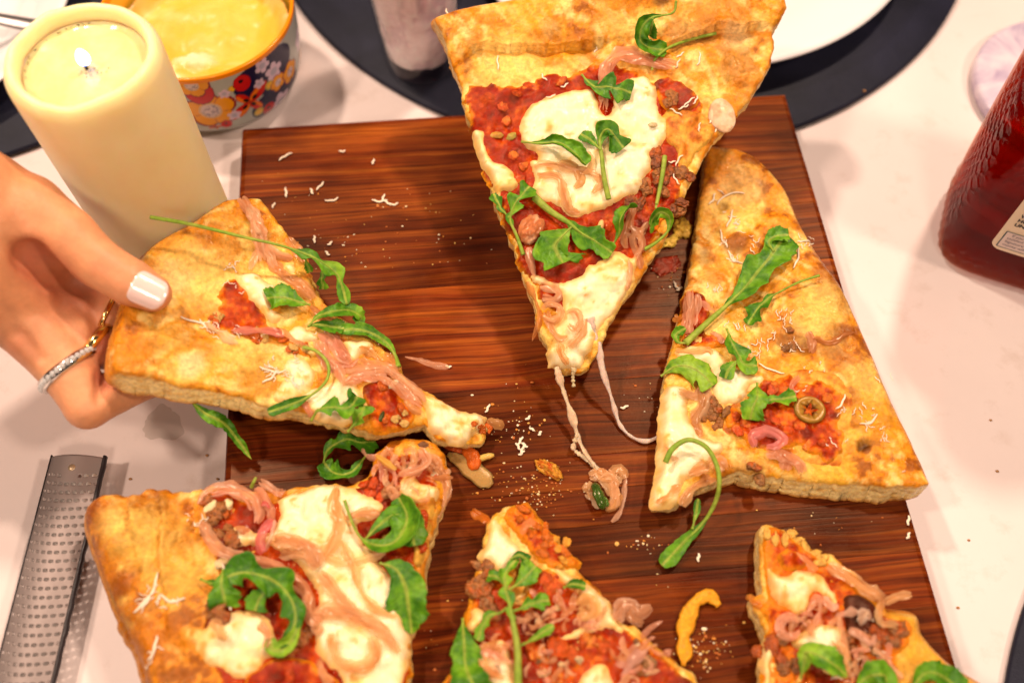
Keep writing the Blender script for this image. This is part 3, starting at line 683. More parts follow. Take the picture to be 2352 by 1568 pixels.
# leaves ------------------------------------------------------------
G1 = (.155, .385, .012); G2 = (.055, .205, .007); G3 = (.33, .55, .030); STEM = (.44, .52, .07)
def leaf(S, spine, W, label, stem=.25, nl=3, depth=.45, roll=.7, twist=(0, 0), tone=0.0, sweep=.5, peak=.62, blunt=.5, seed=None, ruf=.95, pale=0.0, stemw=.7, off=.6, ovr=None):
    """an arugula leaf along pixels (px, py, mm above what it lies on); W half width in mm"""
    global _sid; _sid += 1; seed = _sid if seed is None else seed
    hh = np.array([p_[2] if len(p_) > 2 else 0. for p_ in spine])
    q = S.world(S.at([p_[0] for p_ in spine], [p_[1] for p_ in spine], (off + hh) * 1e-3))
    n = 84; path = resample(cr(q, 14), n); Ln = np.linalg.norm(np.diff(path, axis=0), axis=1).sum()
    T = np.gradient(path, axis=0); T /= np.linalg.norm(T, axis=1)[:, None]
    up = np.broadcast_to(S.N, T.shape); Bv = np.cross(T, up); Bv /= np.linalg.norm(Bv, axis=1)[:, None] + 1e-9; Nv = np.cross(Bv, T)
    tt = np.linspace(0, 1, n); tw = np.radians(np.interp(tt, np.linspace(0, 1, len(twist)), twist))
    c_, s_ = np.cos(tw)[:, None], np.sin(tw)[:, None]; Bv, Nv = Bv * c_ + Nv * s_, Nv * c_ - Bv * s_
    tb = np.clip((tt - stem) / (1 - stem), 0, 1)
    sh = np.where(tb <= peak, np.sin(np.pi / 2 * np.clip(tb / peak, 0, 1)) ** 1.1, np.cos(np.pi / 2 * np.clip((tb - peak) / (1 - peak), 0, 1)) ** blunt)
    m_ = 15; depth = min(.85, depth * 1.3); ss = np.linspace(-1, 1, m_); V = np.zeros((n, m_, 3)); UV = np.zeros((n, m_, 2)); roll = roll * .75
    Wt = np.zeros((n, 2))
    for sd in (0, 1):
        ph = .3 * sd + .13 * (seed % 5); lob = (.5 + .5 * np.cos(2 * np.pi * (nl * tb + ph))) ** .8
        wv = W * .9e-3 * sh * (1 - depth * (1 - lob) * (1 - sstep(.72, .92, tb))) * (1 + .14 * fbm(np.c_[tb * 9, np.full(n, sd * 7.)], seed, 2) + .10 * vnoise(np.c_[tb * 30, np.full(n, sd * 7.)], seed))
        Wt[:, sd] = np.maximum(wv, .35e-3 * (tt < stem + .05) + .05e-3)
    for j, s in enumerate(ss):
        w = Wt[:, 1 if s > 0 else 0]; ang = s * roll
        x = w * (math.sin(ang) / roll if abs(roll) > 1e-3 else s); z = w * ((1 - math.cos(ang)) / roll if abs(roll) > 1e-3 else 0)
        tq = np.clip(tt + abs(s) * sweep * w / Ln, 0, 1.0)
        base = np.stack([np.interp(tq, tt, path[:, k]) for k in range(3)], 1)
        rf = ruf * 1e-3 * abs(s) ** 1.5 * fbm(np.c_[tt * Ln / .004, np.full(n, 3. if s > 0 else 8.)], seed) * np.clip(w / .003, 0, 1)
        V[:, j] = base + Bv * x[:, None] + Nv * (z + rf)[:, None]; UV[:, j, 0] = s; UV[:, j, 1] = tt
    Vf = V.reshape(-1, 3); uvf = UV.reshape(-1, 2)
    i = np.arange(n - 1)[:, None] * m_; j = np.arange(m_ - 1)[None]; Q = np.stack([i + j, i + j + 1, i + m_ + j + 1, i + m_ + j], -1).reshape(-1, 4)
    s = np.abs(uvf[:, 0]); t_ = uvf[:, 1]; wloc = np.repeat(Wt.max(1), m_) * 1e3
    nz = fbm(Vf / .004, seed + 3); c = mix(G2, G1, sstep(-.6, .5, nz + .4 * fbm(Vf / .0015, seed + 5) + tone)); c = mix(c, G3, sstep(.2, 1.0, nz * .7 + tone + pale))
    lat = np.abs(((t_ * Ln * 1e3 - s * wloc * .9) / 3.6) % 1 - .5); c = mix(c, np.array(G3) * 1.1, (1 - sstep(.0, .09, lat)) * .35 * np.clip(1 - s, 0, 1))
    c = mix(c, STEM, 1 - sstep(.25, .6, s * wloc)); c = mix(c, STEM, (1 - sstep(stem - .03, stem + .06, t_)) * .9)
    o = mesh('arugula_leaf', Vf, Q, M_leaf, None, c, uvf); sol = o.modifiers.new('thickness', 'SOLIDIFY'); sol.thickness = .00018; sol.offset = 0
    k = int(n * (.93)); rad = np.interp(tt[:k], [0, stem, min(.9, stem + .3), .93], [stemw * .85, stemw * .6, .22, .12]) * 1e-3
    Vs, Qs = tube(path[:k] + Nv[:k] * .0001, rad, rad * .8, 8, S.N); cs = mix(STEM, G1, np.clip(.25 + .4 * fbm(Vs / .005, seed), 0, 1))
    ct = recenter(o); st = mesh('stem', Vs - ct, Qs, M_leaf, o, cs)
    return tag(o, label, 'arugula leaf', 'arugula leaves on the pizza')
MEAT = (.36, .13, .03); MEATD = (.22, .06, .015)

# ================================================================== SLICE 1: the large raised slice at the top
top = [(1000, 40), (1100, 16), (1200, -4), (1320, -28), (1480, -48), (1640, -52), (1785, -40), (1800, 30), (1772, 66), (1778, 110), (1768, 150), (1738, 200), (1708, 240), (1672, 285), (1640, 325), (1592, 400), (1560, 482),
       (1500, 592), (1440, 682), (1388, 770), (1345, 850), (1300, 858), (1262, 830), (1240, 770), (1230, 720), (1200, 620), (1152, 505), (1102, 350), (1062, 225), (1030, 122)]
S1 = Slice('pizza_slice', 'largest pizza slice, raised at the top, with cheese strands hanging from its tip',
           [(1000, 40, .072), (1790, 30, .074), (1300, 850, .033)], .0085, top, [(990, 40), (1100, 12), (1200, -6), (1320, -30), (1480, -50), (1640, -54), (1800, -44)], 11,
           rim_h=.0050, rim_w=.030, edge_r=.006, brown=.12, bumps=.0012,
           folds=[(Z2([(300, 360), (390, 292), (470, 282), (560, 300), (700, 285), (860, 278), (1010, 262), (1130, 240), (1200, 235)]), .0034), (Z2([(1440, 300), (1540, 250), (1640, 215), (1760, 185), (1900, 180), (2090, 150)]), .0032), (Z2([(1820, 420), (1850, 470), (1870, 540)]), .0014)],
           spots=[(1300, 855, .018, GOLD, 0, -.0040), (1655, 60, .016, TAN, .8, .002), (1690, 150, .011, (.42, .15, .018), .8, .002), (1520, 4, .006, CHAR, .8, .0006), (1270, 78, .006, BROWN, .5, 0), (1730, 190, .010, TAN, .6, .001), (1400, 30, .012, TAN, .5, 0),
                  (1345, 118, .010, BROWN, .35, -.0012), (1250, 122, .009, TAN, .4, -.0016), (1160, 150, .016, PALE, .7, .0006), (1200, 40, .014, GOLD, .6, 0), (1560, 90, .008, (.5, .24, .06), .7, -.0016), (1620, 85, .007, (.5, .24, .06), .6, -.0014), (1690, 90, .007, (.75, .5, .22), .6, -.0018)])
patch(S1, 'tomato_sauce', Z2([(305, 560), (360, 495), (520, 480), (640, 505), (790, 440), (940, 440), (1080, 360), (1300, 400), (1430, 480), (1560, 490), (1680, 560), (1690, 690), (1600, 800), (1600, 1000), (1560, 1180), (1480, 1300), (1370, 1480), (1230, 1640), (1050, 1800), (900, 1830), (780, 1760), (650, 1560), (570, 1350), (480, 1130), (420, 980), (370, 760), (320, 640)]),
      .0009, M_sauce, c_sauce(-.15), 12, edge=.002, amp=.0008, freq=.0028, jag=.0012)
patch(S1, 'oily_crumb', Z2([(1470, 650), (1560, 620), (1690, 650), (1780, 740), (1730, 830), (1660, 900), (1610, 1000), (1560, 980), (1540, 860), (1480, 800)]), .0011, M_sauce, c_oil, 13, amp=.0006)
patch(S1, 'sauce_stain', Z2([(1420, 470), (1520, 450), (1640, 520), (1690, 600), (1560, 650), (1470, 620), (1430, 560)]), .0013, M_sauce, c_sauce(-.3, .6), 14, amp=.0007)
patch(S1, 'mozzarella', Z2([(700, 620), (800, 560), (980, 520), (1090, 555), (1112, 640), (1170, 660), (1190, 540), (1290, 450), (1390, 440), (1450, 560), (1480, 700), (1470, 830), (1410, 920), (1390, 1000), (1330, 1100), (1210, 1160), (1130, 1220), (1000, 1240), (920, 1250), (820, 1180), (730, 1130), (720, 1060), (700, 950), (740, 890), (650, 830), (640, 740), (660, 670)]),
      .0021, M_cheese, c_cheese(-.1, -.2), 15, edge=.0026, amp=.0005, freq=.006, jag=.0009)
patch(S1, 'mozzarella', Z2([(372, 738), (430, 760), (455, 850), (500, 930), (560, 960), (632, 1050), (600, 1100), (545, 1110), (560, 1180), (500, 1110), (440, 1000), (388, 860)]), .0019, M_cheese, c_cheese(0, 0), 16, edge=.002)
patch(S1, 'mozzarella', Z3([(590, 830), (700, 850), (780, 890), (960, 870), (1060, 780), (1160, 705), (1300, 660), (1380, 720), (1450, 690), (1425, 820), (1370, 960), (1300, 1060), (1250, 1150), (1140, 1290), (1085, 1380), (1040, 1490), (960, 1580), (850, 1600), (770, 1550), (735, 1430), (790, 1350), (750, 1250), (830, 1100), (800, 980), (690, 910), (620, 890)]),
      .0020, M_cheese, c_cheese(0, .05), 17, edge=.0025, amp=.0006, jag=.0009)
for pts, w, c in ((Z2([(1122, 640, .5), (1128, 500, 1.2), (1130, 400, 1.5), (1190, 325, 1.8), (1290, 315, 1.5), (1400, 345, 1.2), (1550, 378, .6)]), 3.1, (.76, .45, .33)),
                  (Z2([(1150, 470, 1.5), (1200, 350, 2.4), (1300, 345, 2.2), (1420, 372, 1.6), (1530, 400, 1)]), 1.2, (.62, .30, .20)),
                  (Z2([(720, 965), (830, 955), (920, 980), (1050, 1000), (1110, 1030)]), 2.2, (.74, .47, .30)), (Z2([(740, 1010), (860, 1030), (900, 1130), (930, 1220), (990, 1240)]), 2.2, (.70, .42, .24)),
                  (Z2([(1010, 870), (1060, 920), (1040, 985), (980, 1010)]), 1.3, (.76, .52, .30)), (Z2([(870, 940), (940, 960), (1000, 1040), (960, 1090)]), 1.9, (.72, .45, .24)), (Z2([(1060, 1120), (1110, 1060), (1090, 1010)]), 1.6, (.75, .5, .3)),
                  (Z2([(1300, 1190), (1270, 1280), (1240, 1360), (1260, 1440)]), 2.6, (.60, .32, .18)), (Z2([(1250, 1290), (1300, 1340), (1350, 1420), (1310, 1500)]), 1.8, (.68, .40, .26)), (Z2([(1330, 1320), (1290, 1400), (1330, 1480), (1345, 1560)]), 1.8, (.66, .38, .24)),
                  (Z2([(1230, 1350), (1290, 1370), (1370, 1340)]), 1.5, (.70, .42, .28)), (Z2([(1380, 1290), (1340, 1380), (1370, 1460)]), 1.4, (.62, .35, .2)),
                  (Z3([(600, 640), (610, 740), (640, 860)]), 1.7, (.76, .46, .34)), (Z3([(700, 1120, 1), (740, 1080, 1.6), (830, 1090, 1.6), (850, 1160, 1.2), (770, 1200, 1), (700, 1170, 1)]), 1.6, (.78, .50, .30)), (Z3([(890, 1140, 1), (960, 1130, 1.5), (990, 1200, 1.2), (960, 1270, 1), (900, 1230, 1)]), 1.7, (.74, .42, .26)),
                  (Z3([(730, 1130), (760, 1250), (830, 1340), (900, 1330)]), 1.8, (.75, .47, .28)), (Z3([(690, 930), (760, 950), (830, 990), (790, 1040), (700, 1030)]), 2.6, (.76, .48, .32)), (Z3([(1030, 1180), (1020, 1270), (970, 1340), (900, 1400)]), 1.9, (.78, .52, .36)), (Z3([(1360, 720), (1385, 830), (1355, 970, -.3)]), 1.0, (.74, .46, .36)),
                  (Z3([(590, 900), (640, 1030), (690, 1180), (620, 1350, -1)]), 1.3, (.62, .27, .10)), (Z3([(820, 1380), (850, 1470), (900, 1540)]), 1.6, (.76, .46, .22))):
    strip(S1, pts, w, .75, .9 if w < 2 else .7, c)
for x, y, rx, ry, c in Z2([(1440, 1030, .0, 0, 0)])[:0]: pass
lump(S1, *Z2([(700, 1330)])[0], 6.0, 4.6, 2.6, (.62, .20, .07), M_onion, 'roasted_tomato', .22, 60, c2=(.74, .40, .22), fine=True)
lump(S1, *Z2([(1812, 672)])[0], 5.2, 7.4, 1.7, (.95, .50, .30), M_onion, 'onion_petal', .07, 8, c2=(.96, .62, .42), fine=True)
r = random.Random(3)
for zx, zy, n, sp in ((1440, 960, 5, 40), (1400, 1090, 7, 45), (1330, 1170, 4, 40), (1560, 1000, 3, 45), (1520, 560, 3, 45), (1550, 1200, 3, 30)):
    for _ in range(n):
        x, y = Z2([(r.gauss(zx, sp), r.gauss(zy, sp))])[0]; lump(S1, x, y, r.uniform(1.1, 2.3), r.uniform(1.0, 1.8), r.uniform(.9, 1.6), MEAT if r.random() < .6 else MEATD, M_meat, 'meat_crumble', .45, r.uniform(0, 180))
for zx, zy in ((560, 700), (470, 560), (620, 540), (700, 500), (540, 620), (880, 470), (600, 900), (660, 960), (630, 1040), (1250, 1300), (1150, 1310)):
    x, y = Z2([(zx, zy)])[0]; lump(S1, x, y, r.uniform(1.5, 2.6), r.uniform(1.1, 2), r.uniform(.7, 1.1), (.50, .06, .008), M_sauce, 'tomato_chunk', .35, r.uniform(0, 180), c2=(.62, .16, .02))
lump(S1, *Z2([(590, 790)])[0], 2.0, 1.4, .8, (.46, .34, .07), M_onion, 'pepper_bit', .3, 30); lump(S1, *Z2([(505, 785)])[0], 2.4, 1.4, .7, (.58, .27, .04), M_onion, 'pepper_bit', .3, 0); lump(S1, *Z2([(1410, 725)])[0], 1.6, 1.0, .6, (.66, .48, .26), M_onion, 'pepper_bit', .3, 0)
lump(S1, *Z2([(1440, 1028)])[0], .9, 2.7, .9, (.84, .64, .36), M_shred, 'pine_nut', .06, -12); lump(S1, *Z2([(1108, 1312)])[0], 1.2, 2.8, 1.0, (.76, .46, .16), M_shred, 'pine_nut', .06, -12)
for zx, zy, a, L in ((512, 365, 95, 6), (215, 68, 110, 2.5), (1680, 340, 80, 6), (1570, 320, 35, 4), (1140, 450, -20, 5), (1545, 650, -30, 5.5), (1620, 590, 40, 6), (1590, 620, 20, 5), (1660, 580, 60, 4), (1680, 740, 80, 4), (1780, 750, 60, 3), (820, 560, 20, 4), (900, 495, 30, 3.5), (780, 450, -50, 4), (1560, 930, 60, 5), (1545, 1040, -60, 5), (1080, 290, 60, 3), (1210, 530, -40, 4), (1555, 370, 70, 4), (1750, 700, 50, 3.5), (1520, 940, 10, 3)):
    x, y = Z2([(zx, zy)])[0]; shred(S1, x, y, a, L, r.uniform(-.3, .4), .34)
# strands that still hang from the tip down to the board
def hang(pts, w, c, name='cheese_strand', tw=1.2, S=S1):
    q = np.array([P(a, b, z) for a, b, z in pts]); n = 90; q = resample(cr(q, 12), n)
    L = np.arange(n) * .001; wid = np.interp(np.linspace(0, 1, n), np.linspace(0, 1, len(w)), w) * .85e-3 * (1 + .65 * fbm(np.c_[L / .005, L * 0], len(pts)))
    V, Q = tube(q, wid, np.minimum(wid * .45, .0007), 8, (0, 0, 1), tw * fbm(np.c_[L / .02, L * 0 + 4], len(pts) + 3))
    V = (V - S.M[:3, 3]) @ S.M[:3, :3]; cc = mix(np.array(c) * .85, np.minimum(np.array(c) * 1.1, .95), .5 + .5 * fbm(V / .004, 5))
    return mesh(name, V, Q, M_onion, S.root, cc)
hang([(1278, 842, .033), (1292, 890, .029), (1312, 950, .0245), (1330, 1010, .0215), (1352, 1050, .0200), (1378, 1080, .0198), (1408, 1110, .0198)], (1.6, 1.5, 1.2, 1.5, 1.1, 1.2, 1.6), (.78, .52, .34))
hang([(1325, 1000, .0225), (1318, 1030, .0205), (1345, 1052, .0195), (1372, 1082, .0195)], (1.2, 1.0, .8, 1.2), (.80, .54, .34))
hang([(1352, 730, .0395), (1372, 790, .0345), (1384, 850, .030), (1402, 905, .025), (1412, 940, .0215), (1424, 975, .0196), (1450, 1002, .0193), (1482, 1013, .0193), (1512, 1004, .0193)], (2.0, 1.5, 1.2, 1.5, 1.0, .8, .8, .9, 1.0), (.80, .54, .44))
hang([(1318, 845, .032), (1316, 868, .029), (1318, 888, .027)], (1.2, .6, .9), (.80, .58, .32))
g1 = 'arugula leaves on the pizza'
leaf(S1, [(1553, 2, 6), (1545, 30, 5), (1500, 40, 6), (1475, 62, 7), (1470, 92, 4), (1492, 110, 2), (1530, 116, 1)], 5.4, 'dark green curled arugula leaf high on the crust of the largest slice', stem=.2, nl=2, depth=.35, roll=1.3, twist=(30, 20, -20), tone=-.25)
leaf(S1, [(1500, 40, 6), (1497, 60, 5), (1490, 82, 2)], 3.6, 'small dark arugula lobe folded beside the curled leaf on the top crust', stem=.1, nl=1, depth=.1, roll=.8, tone=-.3)
leaf(S1, Z2([(1780, 195, 1.5), (1640, 215, 1.5), (1500, 280, 2), (1420, 350, 2), (1405, 410, 1)]), .5, 'thin yellow-green arugula stalk bent across the pink onion on the top crust', stem=.9, nl=0, depth=0, roll=.2, stemw=.9)
leaf(S1, [(1336, 172, 1), (1362, 198, 2), (1395, 200, 2.5), (1425, 205, 2), (1450, 214, 1)], 7.2, 'lobed arugula leaf under a cheese shred, upper edge of the mozzarella on the largest slice', stem=.05, nl=3, depth=.62, roll=.5, twist=(10, -10), tone=-.1, peak=.55)
leaf(S1, [(1198, 326, 1), (1240, 330, 1.5), (1285, 328, 3), (1320, 352, 4), (1345, 380, 2)], 5.2, 'rolled arugula leaf lying across the left side of the mozzarella on the largest slice', stem=.08, nl=1, depth=.15, roll=1.9, twist=(0, 20, 40), tone=.1, peak=.7)
leaf(S1, [(1398, 458, .8), (1388, 410, 1.2), (1382, 360, 1.5), (1378, 318, 2.2), (1398, 298, 3), (1432, 340, 1.6)], 6.4, 'upright arugula leaf with a thick pale stem in the middle of the mozzarella', stem=.5, nl=2, depth=.5, roll=.6, tone=0, peak=.62, stemw=1.3)
leaf(S1, [(1380, 345, 1.4), (1356, 322, 2), (1334, 308, 1)], 3.0, 'small dark arugula leaf joined to the thick pale stem on the mozzarella', stem=.1, nl=1, depth=.2, roll=.6, tone=-.3)
leaf(S1, [(1202, 585, .6), (1186, 540, 1), (1172, 505, 1.4), (1182, 470, 2), (1205, 440, 2), (1216, 428, 1)], 5.2, 'feathery arugula sprig on the left edge of the largest slice', stem=.32, nl=3, depth=.7, roll=.6, tone=.2, peak=.72, stemw=1.0)
leaf(S1, [(1170, 500, 1.2), (1150, 478, 1.5), (1134, 445, .5)], 2.9, 'dark little arugula leaf overhanging the left edge of the largest slice', stem=.1, nl=2, depth=.5, roll=.7, tone=-.4)
leaf(S1, Z3([(640, 255, 1), (760, 360, 1.6), (900, 450, 2.2), (1000, 530, 2.6), (1120, 600, 2.2), (1240, 680, 1)]), 6.4, 'broad arugula leaf with a thick ribbed stem near the tip of the largest slice', stem=.38, nl=2, depth=.35, roll=.5, twist=(0, -15), tone=0, peak=.5, stemw=1.9)
leaf(S1, Z3([(930, 480, 2), (850, 560, 2.4), (800, 640, 2), (860, 760, 1)]), 11.5, 'widest rounded arugula leaf hanging below the ribbed stem near the tip of the largest slice', stem=.05, nl=1, depth=.25, roll=.4, twist=(0, 25), tone=.22, peak=.62, blunt=.45)
leaf(S1, Z3([(1230, 640, 1.5), (1290, 540, 3.5), (1300, 430, 6), (1350, 350, 5), (1400, 335, 3)]), 4.6, 'arugula leaf curling upward beside the brown onions on the largest slice', stem=.05, nl=1, depth=.2, roll=1.0, twist=(50, 60), tone=.1)
leaf(S1, Z3([(1640, -60, 1.5), (1625, 60, 1.8), (1600, 200, 2), (1570, 340, 2)]), .5, 'straight bright green arugula stalk along the right edge of the largest slice', stem=.95, nl=0, depth=0, roll=.2, stemw=1.15)
leaf(S1, Z3([(1485, 655, .5), (1570, 605, 1.5), (1660, 520, 3), (1680, 420, 4.5), (1610, 370, 5), (1540, 430, 3), (1530, 530, 1)]), 3.6, 'looped arugula leaf curled into a ring on the right edge of the largest slice', stem=.3, nl=1, depth=.2, roll=1.0, twist=(0, 30, 60), tone=.25, peak=.7, stemw=.9)

# ================================================================== SLICE 2: the slice on the right
right = [(1625, 345), (1655, 337), (1690, 342), (1742, 368), (1800, 430), (1832, 500), (1882, 590), (1932, 662), (1990, 780), (2040, 900), (2092, 1005), (2128, 1085), (2130, 1120), (2066, 1122), (1980, 1112), (1900, 1104), (1790, 1090), (1690, 1082), (1640, 1098), (1600, 1118),
         (1560, 1155), (1500, 1163), (1508, 1080), (1516, 1000), (1524, 900), (1532, 830), (1560, 740), (1572, 680), (1588, 600), (1600, 520), (1608, 440)]
S2 = Slice('pizza_slice', 'pizza slice on the right side of the board with an olive ring', None, .0095, right,
           [(1650, 332), (1690, 338), (1745, 364), (1804, 426), (1838, 500), (1888, 590), (1938, 662), (1996, 780), (2046, 900), (2098, 1005), (2136, 1090)], 23,
           rim_h=.0035, rim_w=.040, edge_r=.008, flare=[(1880, 1110, .05, .0030)], bumps=.0014, brown=.16,
           spots=[(1690, 565, .0066, (.33, .105, .022), .95, .004), (1705, 480, .010, PALE, .6, 0), (1910, 590, .011, (.42, .15, .02), .8, .0012), (1940, 680, .013, (.38, .13, .018), .8, .001), (1900, 640, .009, BROWN, .6, 0), (1820, 785, .0085, (.30, .09, .01), .85, -.0010), (1850, 800, .006, (.22, .06, .01), .7, -.0006), (1925, 772, .0075, (.2, .05, .008), .8, -.0012), (1900, 800, .008, (.36, .12, .01), .7, 0), (1870, 740, .011, PALE, .7, .0006),
                  (1980, 1030, .0034, CHAR, .95, -.0014), (1640, 640, .006, TAN, .7, .0008), (1622, 590, .005, BROWN, .5, 0), (1935, 830, .006, BROWN, .6, 0), (1880, 700, .012, PALE, .5, 0), (1640, 380, .010, TAN, .6, 0), (1900, 1085, .010, (.80, .42, .035), .8, 0), (1720, 1080, .008, (.45, .2, .05), .7, .0004), (1640, 470, .008, PALE, .5, 0),
                  (1662, 478, .003, (.4, .2, .05), .7, -.0014), (2010, 960, .014, GOLD, .6, 0), (1990, 880, .012, PALE, .45, 0), (1700, 430, .012, (.82, .55, .2), .5, 0)])
patch(S2, 'sauce_stain', Z4([(560, 990), (650, 960), (800, 960), (900, 1010), (930, 1100), (920, 1240), (880, 1370), (760, 1370), (650, 1330), (420, 1260), (350, 1190), (420, 1090)]), .0004, M_sauce, c_oil, 25, edge=.003, amp=.0003)
patch(S2, 'tomato_sauce', Z4([(500, 1060), (560, 1000), (640, 985), (720, 1010), (790, 1000), (868, 1040), (890, 1120), (870, 1180), (892, 1240), (850, 1352), (770, 1340), (700, 1290), (620, 1310), (520, 1300), (430, 1240), (370, 1180), (400, 1120), (460, 1140)]), .0010, M_sauce, c_sauce(.1), 24, step=.00062, amp=.0010, freq=.003, jag=.0010)
patch(S2, 'tomato_sauce', Z4([(205, 640), (290, 640), (320, 720), (300, 800), (400, 830), (390, 865), (240, 870), (200, 850), (190, 740)]), .0009, M_sauce, c_sauce(0, .2), 26, step=.00062, amp=.0010)
patch(S2, 'mozzarella', Z4([(165, 880), (240, 860), (330, 870), (390, 900), (440, 950), (550, 985), (540, 1010), (490, 1012), (480, 1060), (440, 1112), (380, 1110), (340, 1050), (320, 965), (260, 940), (200, 930)]), .0020, M_cheese, c_cheese(.05, 0), 27, edge=.0022)
patch(S2, 'mozzarella', Z4([(112, 1050), (180, 1030), (230, 1060), (240, 1180), (300, 1250), (385, 1268), (382, 1310), (340, 1340), (300, 1400), (210, 1450), (170, 1545), (62, 1545), (84, 1400), (100, 1250)]), .0022, M_cheese, c_cheese(-.05, -.05), 28, edge=.0024, amp=.0006)
for pts, w, c in ((Z4([(235, 625, 1), (245, 690, 1.4), (235, 750, 1), (228, 810, 0)]), 2.0, (.72, .42, .30)), (Z4([(262, 640, 1), (262, 700, 1.2), (250, 770, .5)]), 1.6, (.74, .44, .33)), (Z4([(215, 650), (215, 730), (205, 790)]), 1.2, (.70, .38, .26)), (Z4([(280, 670), (310, 700), (345, 720)]), 1.2, (.74, .42, .34)),
                  (Z4([(510, 1290, .5), (505, 1245, 1.5), (560, 1225, 2), (620, 1250, 1.5), (600, 1285, 1), (560, 1290, 1)]), 2.2, (.74, .30, .34)), (Z4([(555, 1320, 1), (620, 1320, 1.6), (690, 1350, 1.4), (712, 1400, .6)]), 3.2, (.76, .44, .33)), (Z4([(600, 1300, 1), (650, 1340, 1.4), (640, 1390, .6)]), 2.4, (.74, .42, .32)),
                  (Z4([(740, 800), (760, 850), (745, 890)]), 2.0, (.64, .34, .2)), (Z4([(700, 990), (665, 1030), (680, 1090)]), 1.5, (.72, .36, .26)), (Z4([(760, 830), (830, 850), (880, 820), (930, 802)]), 1.2, (.5, .22, .09)), (Z4([(320, 800), (360, 820), (375, 850)]), 1.5, (.72, .44, .34)),
                  (Z4([(190, 1060), (250, 1070), (300, 1050), (290, 1120), (250, 1180)]), 3.2, (.66, .44, .28)), (Z4([(270, 1050), (290, 1110), (260, 1180), (285, 1250)]), 1.7, (.58, .34, .18)), (Z4([(230, 1410, .8), (300, 1380, 1.4), (350, 1350, 1.4), (380, 1390, .6)]), 3.0, (.72, .44, .24)), (Z4([(200, 1540), (225, 1480), (290, 1440), (345, 1430)]), 2.4, (.74, .47, .26)),
                  (Z4([(90, 1530), (140, 1500), (190, 1450)]), 1.0, (.70, .36, .16)), (Z4([(170, 885), (250, 885), (315, 880), (325, 900)]), 1.1, (.70, .40, .18)), (Z4([(130, 1290), (150, 1330), (190, 1340)]), 1.0, (.78, .52, .4)), (Z4([(165, 735), (185, 745), (205, 740)]), 1.5, (.60, .27, .07))):
    strip(S2, pts, w, .75, .7, c)
for zx, zy, n, sp in ((330, 1120, 7, 24), (320, 1180, 5, 22), (660, 850, 3, 30), (500, 1390, 3, 40)):
    for _ in range(n):
        x, y = Z4([(r.gauss(zx, sp), r.gauss(zy, sp * .8))])[0]; lump(S2, x, y, r.uniform(.9, 2.0), r.uniform(.8, 1.6), r.uniform(.6, 1.3), (.30, .12, .03) if r.random() < .6 else MEAT, M_meat, 'meat_crumble', .45, r.uniform(0, 180))
for zx, zy in ((440, 1220), (470, 1190), (560, 1150), (600, 1180), (650, 1220), (700, 1200), (820, 1080), (590, 1040), (800, 1270), (740, 1280), (430, 1160)):
    x, y = Z4([(zx, zy)])[0]; lump(S2, x, y, r.uniform(1.3, 2.6), r.uniform(1, 2), r.uniform(.6, 1.1), (.52, .06, .008), M_sauce, 'tomato_chunk', .35, r.uniform(0, 180), c2=(.62, .16, .02))
# olive ring
q = S2.at(*Z4([(742, 1135)])[0], .001)[0]; a = np.linspace(0, 2 * np.pi, 72, endpoint=False); rows = []
for k, (ro, zz) in enumerate(((.0058, -.0006), (.0066, .0004), (.0069, .0013), (.0065, .0021), (.0057, .0024), (.0046, .0021))): rows.append(np.c_[ro * np.cos(a), ro * .93 * np.sin(a), np.full(72, zz)])
star = .0026 + .0011 * np.cos(5 * a) ** 3
for f, zz in ((1.25, .0019), (1.0, .0014), (.9, .0002), (.85, -.0006)): rows.append(np.c_[star * f * np.cos(a), star * f * np.sin(a), np.full(72, zz)])
V = np.concatenate(rows); i = np.arange(len(rows) - 1)[:, None] * 72; j = np.arange(72)[None]; k = (j + 1) % 72; Q = np.stack([i + j, i + k, i + 72 + k, i + 72 + j], -1).reshape(-1, 4)
rr_ = np.hypot(V[:, 0], V[:, 1]); cc = mix((.12, .035, .008), (.40, .20, .028), sstep(.0018, .0034, rr_)); cc = mix(cc, (.26, .15, .02), sstep(.0054, .0066, rr_))
mesh('olive_ring', V * np.array([.86, .86, .8]) + q + np.array([0, 0, -.0004]), Q, M_onion, S2.root, cc)
shreds(S2, [(x, y, n) for (x, y), n in zip(Z4([(395, 225), (410, 300), (440, 350), (370, 420), (410, 490), (520, 440), (340, 620), (700, 440), (640, 720), (620, 750), (520, 900), (545, 850), (620, 845), (730, 1050), (880, 1130), (990, 1200), (1040, 1250), (1010, 1150), (870, 1270), (770, 950), (700, 870), (590, 800), (440, 770), (730, 410), (1130, 1410), (1040, 1010)]), (2, 3, 6, 5, 5, 5, 7, 5, 5, 5, 5, 4, 5, 3, 5, 6, 5, 4, 4, 4, 5, 3, 5, 4, 1, 2))], 5, 13)
for zx, zy, a_, L, b_ in ((400, 225, 20, 12, -.6), (405, 320, 70, 9, .1), (375, 410, -60, 10, .1), (420, 490, -40, 8, .4), (690, 490, 75, 10, .2), (730, 415, -35, 10, 0), (580, 960, -25, 10, .1), (1000, 1180, 30, 8, .5), (330, 240, 60, 6, .2), (880, 1100, 60, 7, .3)):
    x, y = Z4([(zx, zy)])[0]; shred(S2, x, y, a_, L, b_, .4)
leaf(S2, Z4([(215, 850, .5), (300, 770, 1.5), (400, 680, 2.5), (480, 600, 3.5), (560, 500, 3.5), (620, 420, 2.5), (655, 395, 1.5)]), 8.6, 'longest arugula leaf lying diagonally on the right-hand slice', stem=.30, nl=2, depth=.30, roll=.6, twist=(0, 10, -10), tone=.05, peak=.62, stemw=1.7, blunt=.45)
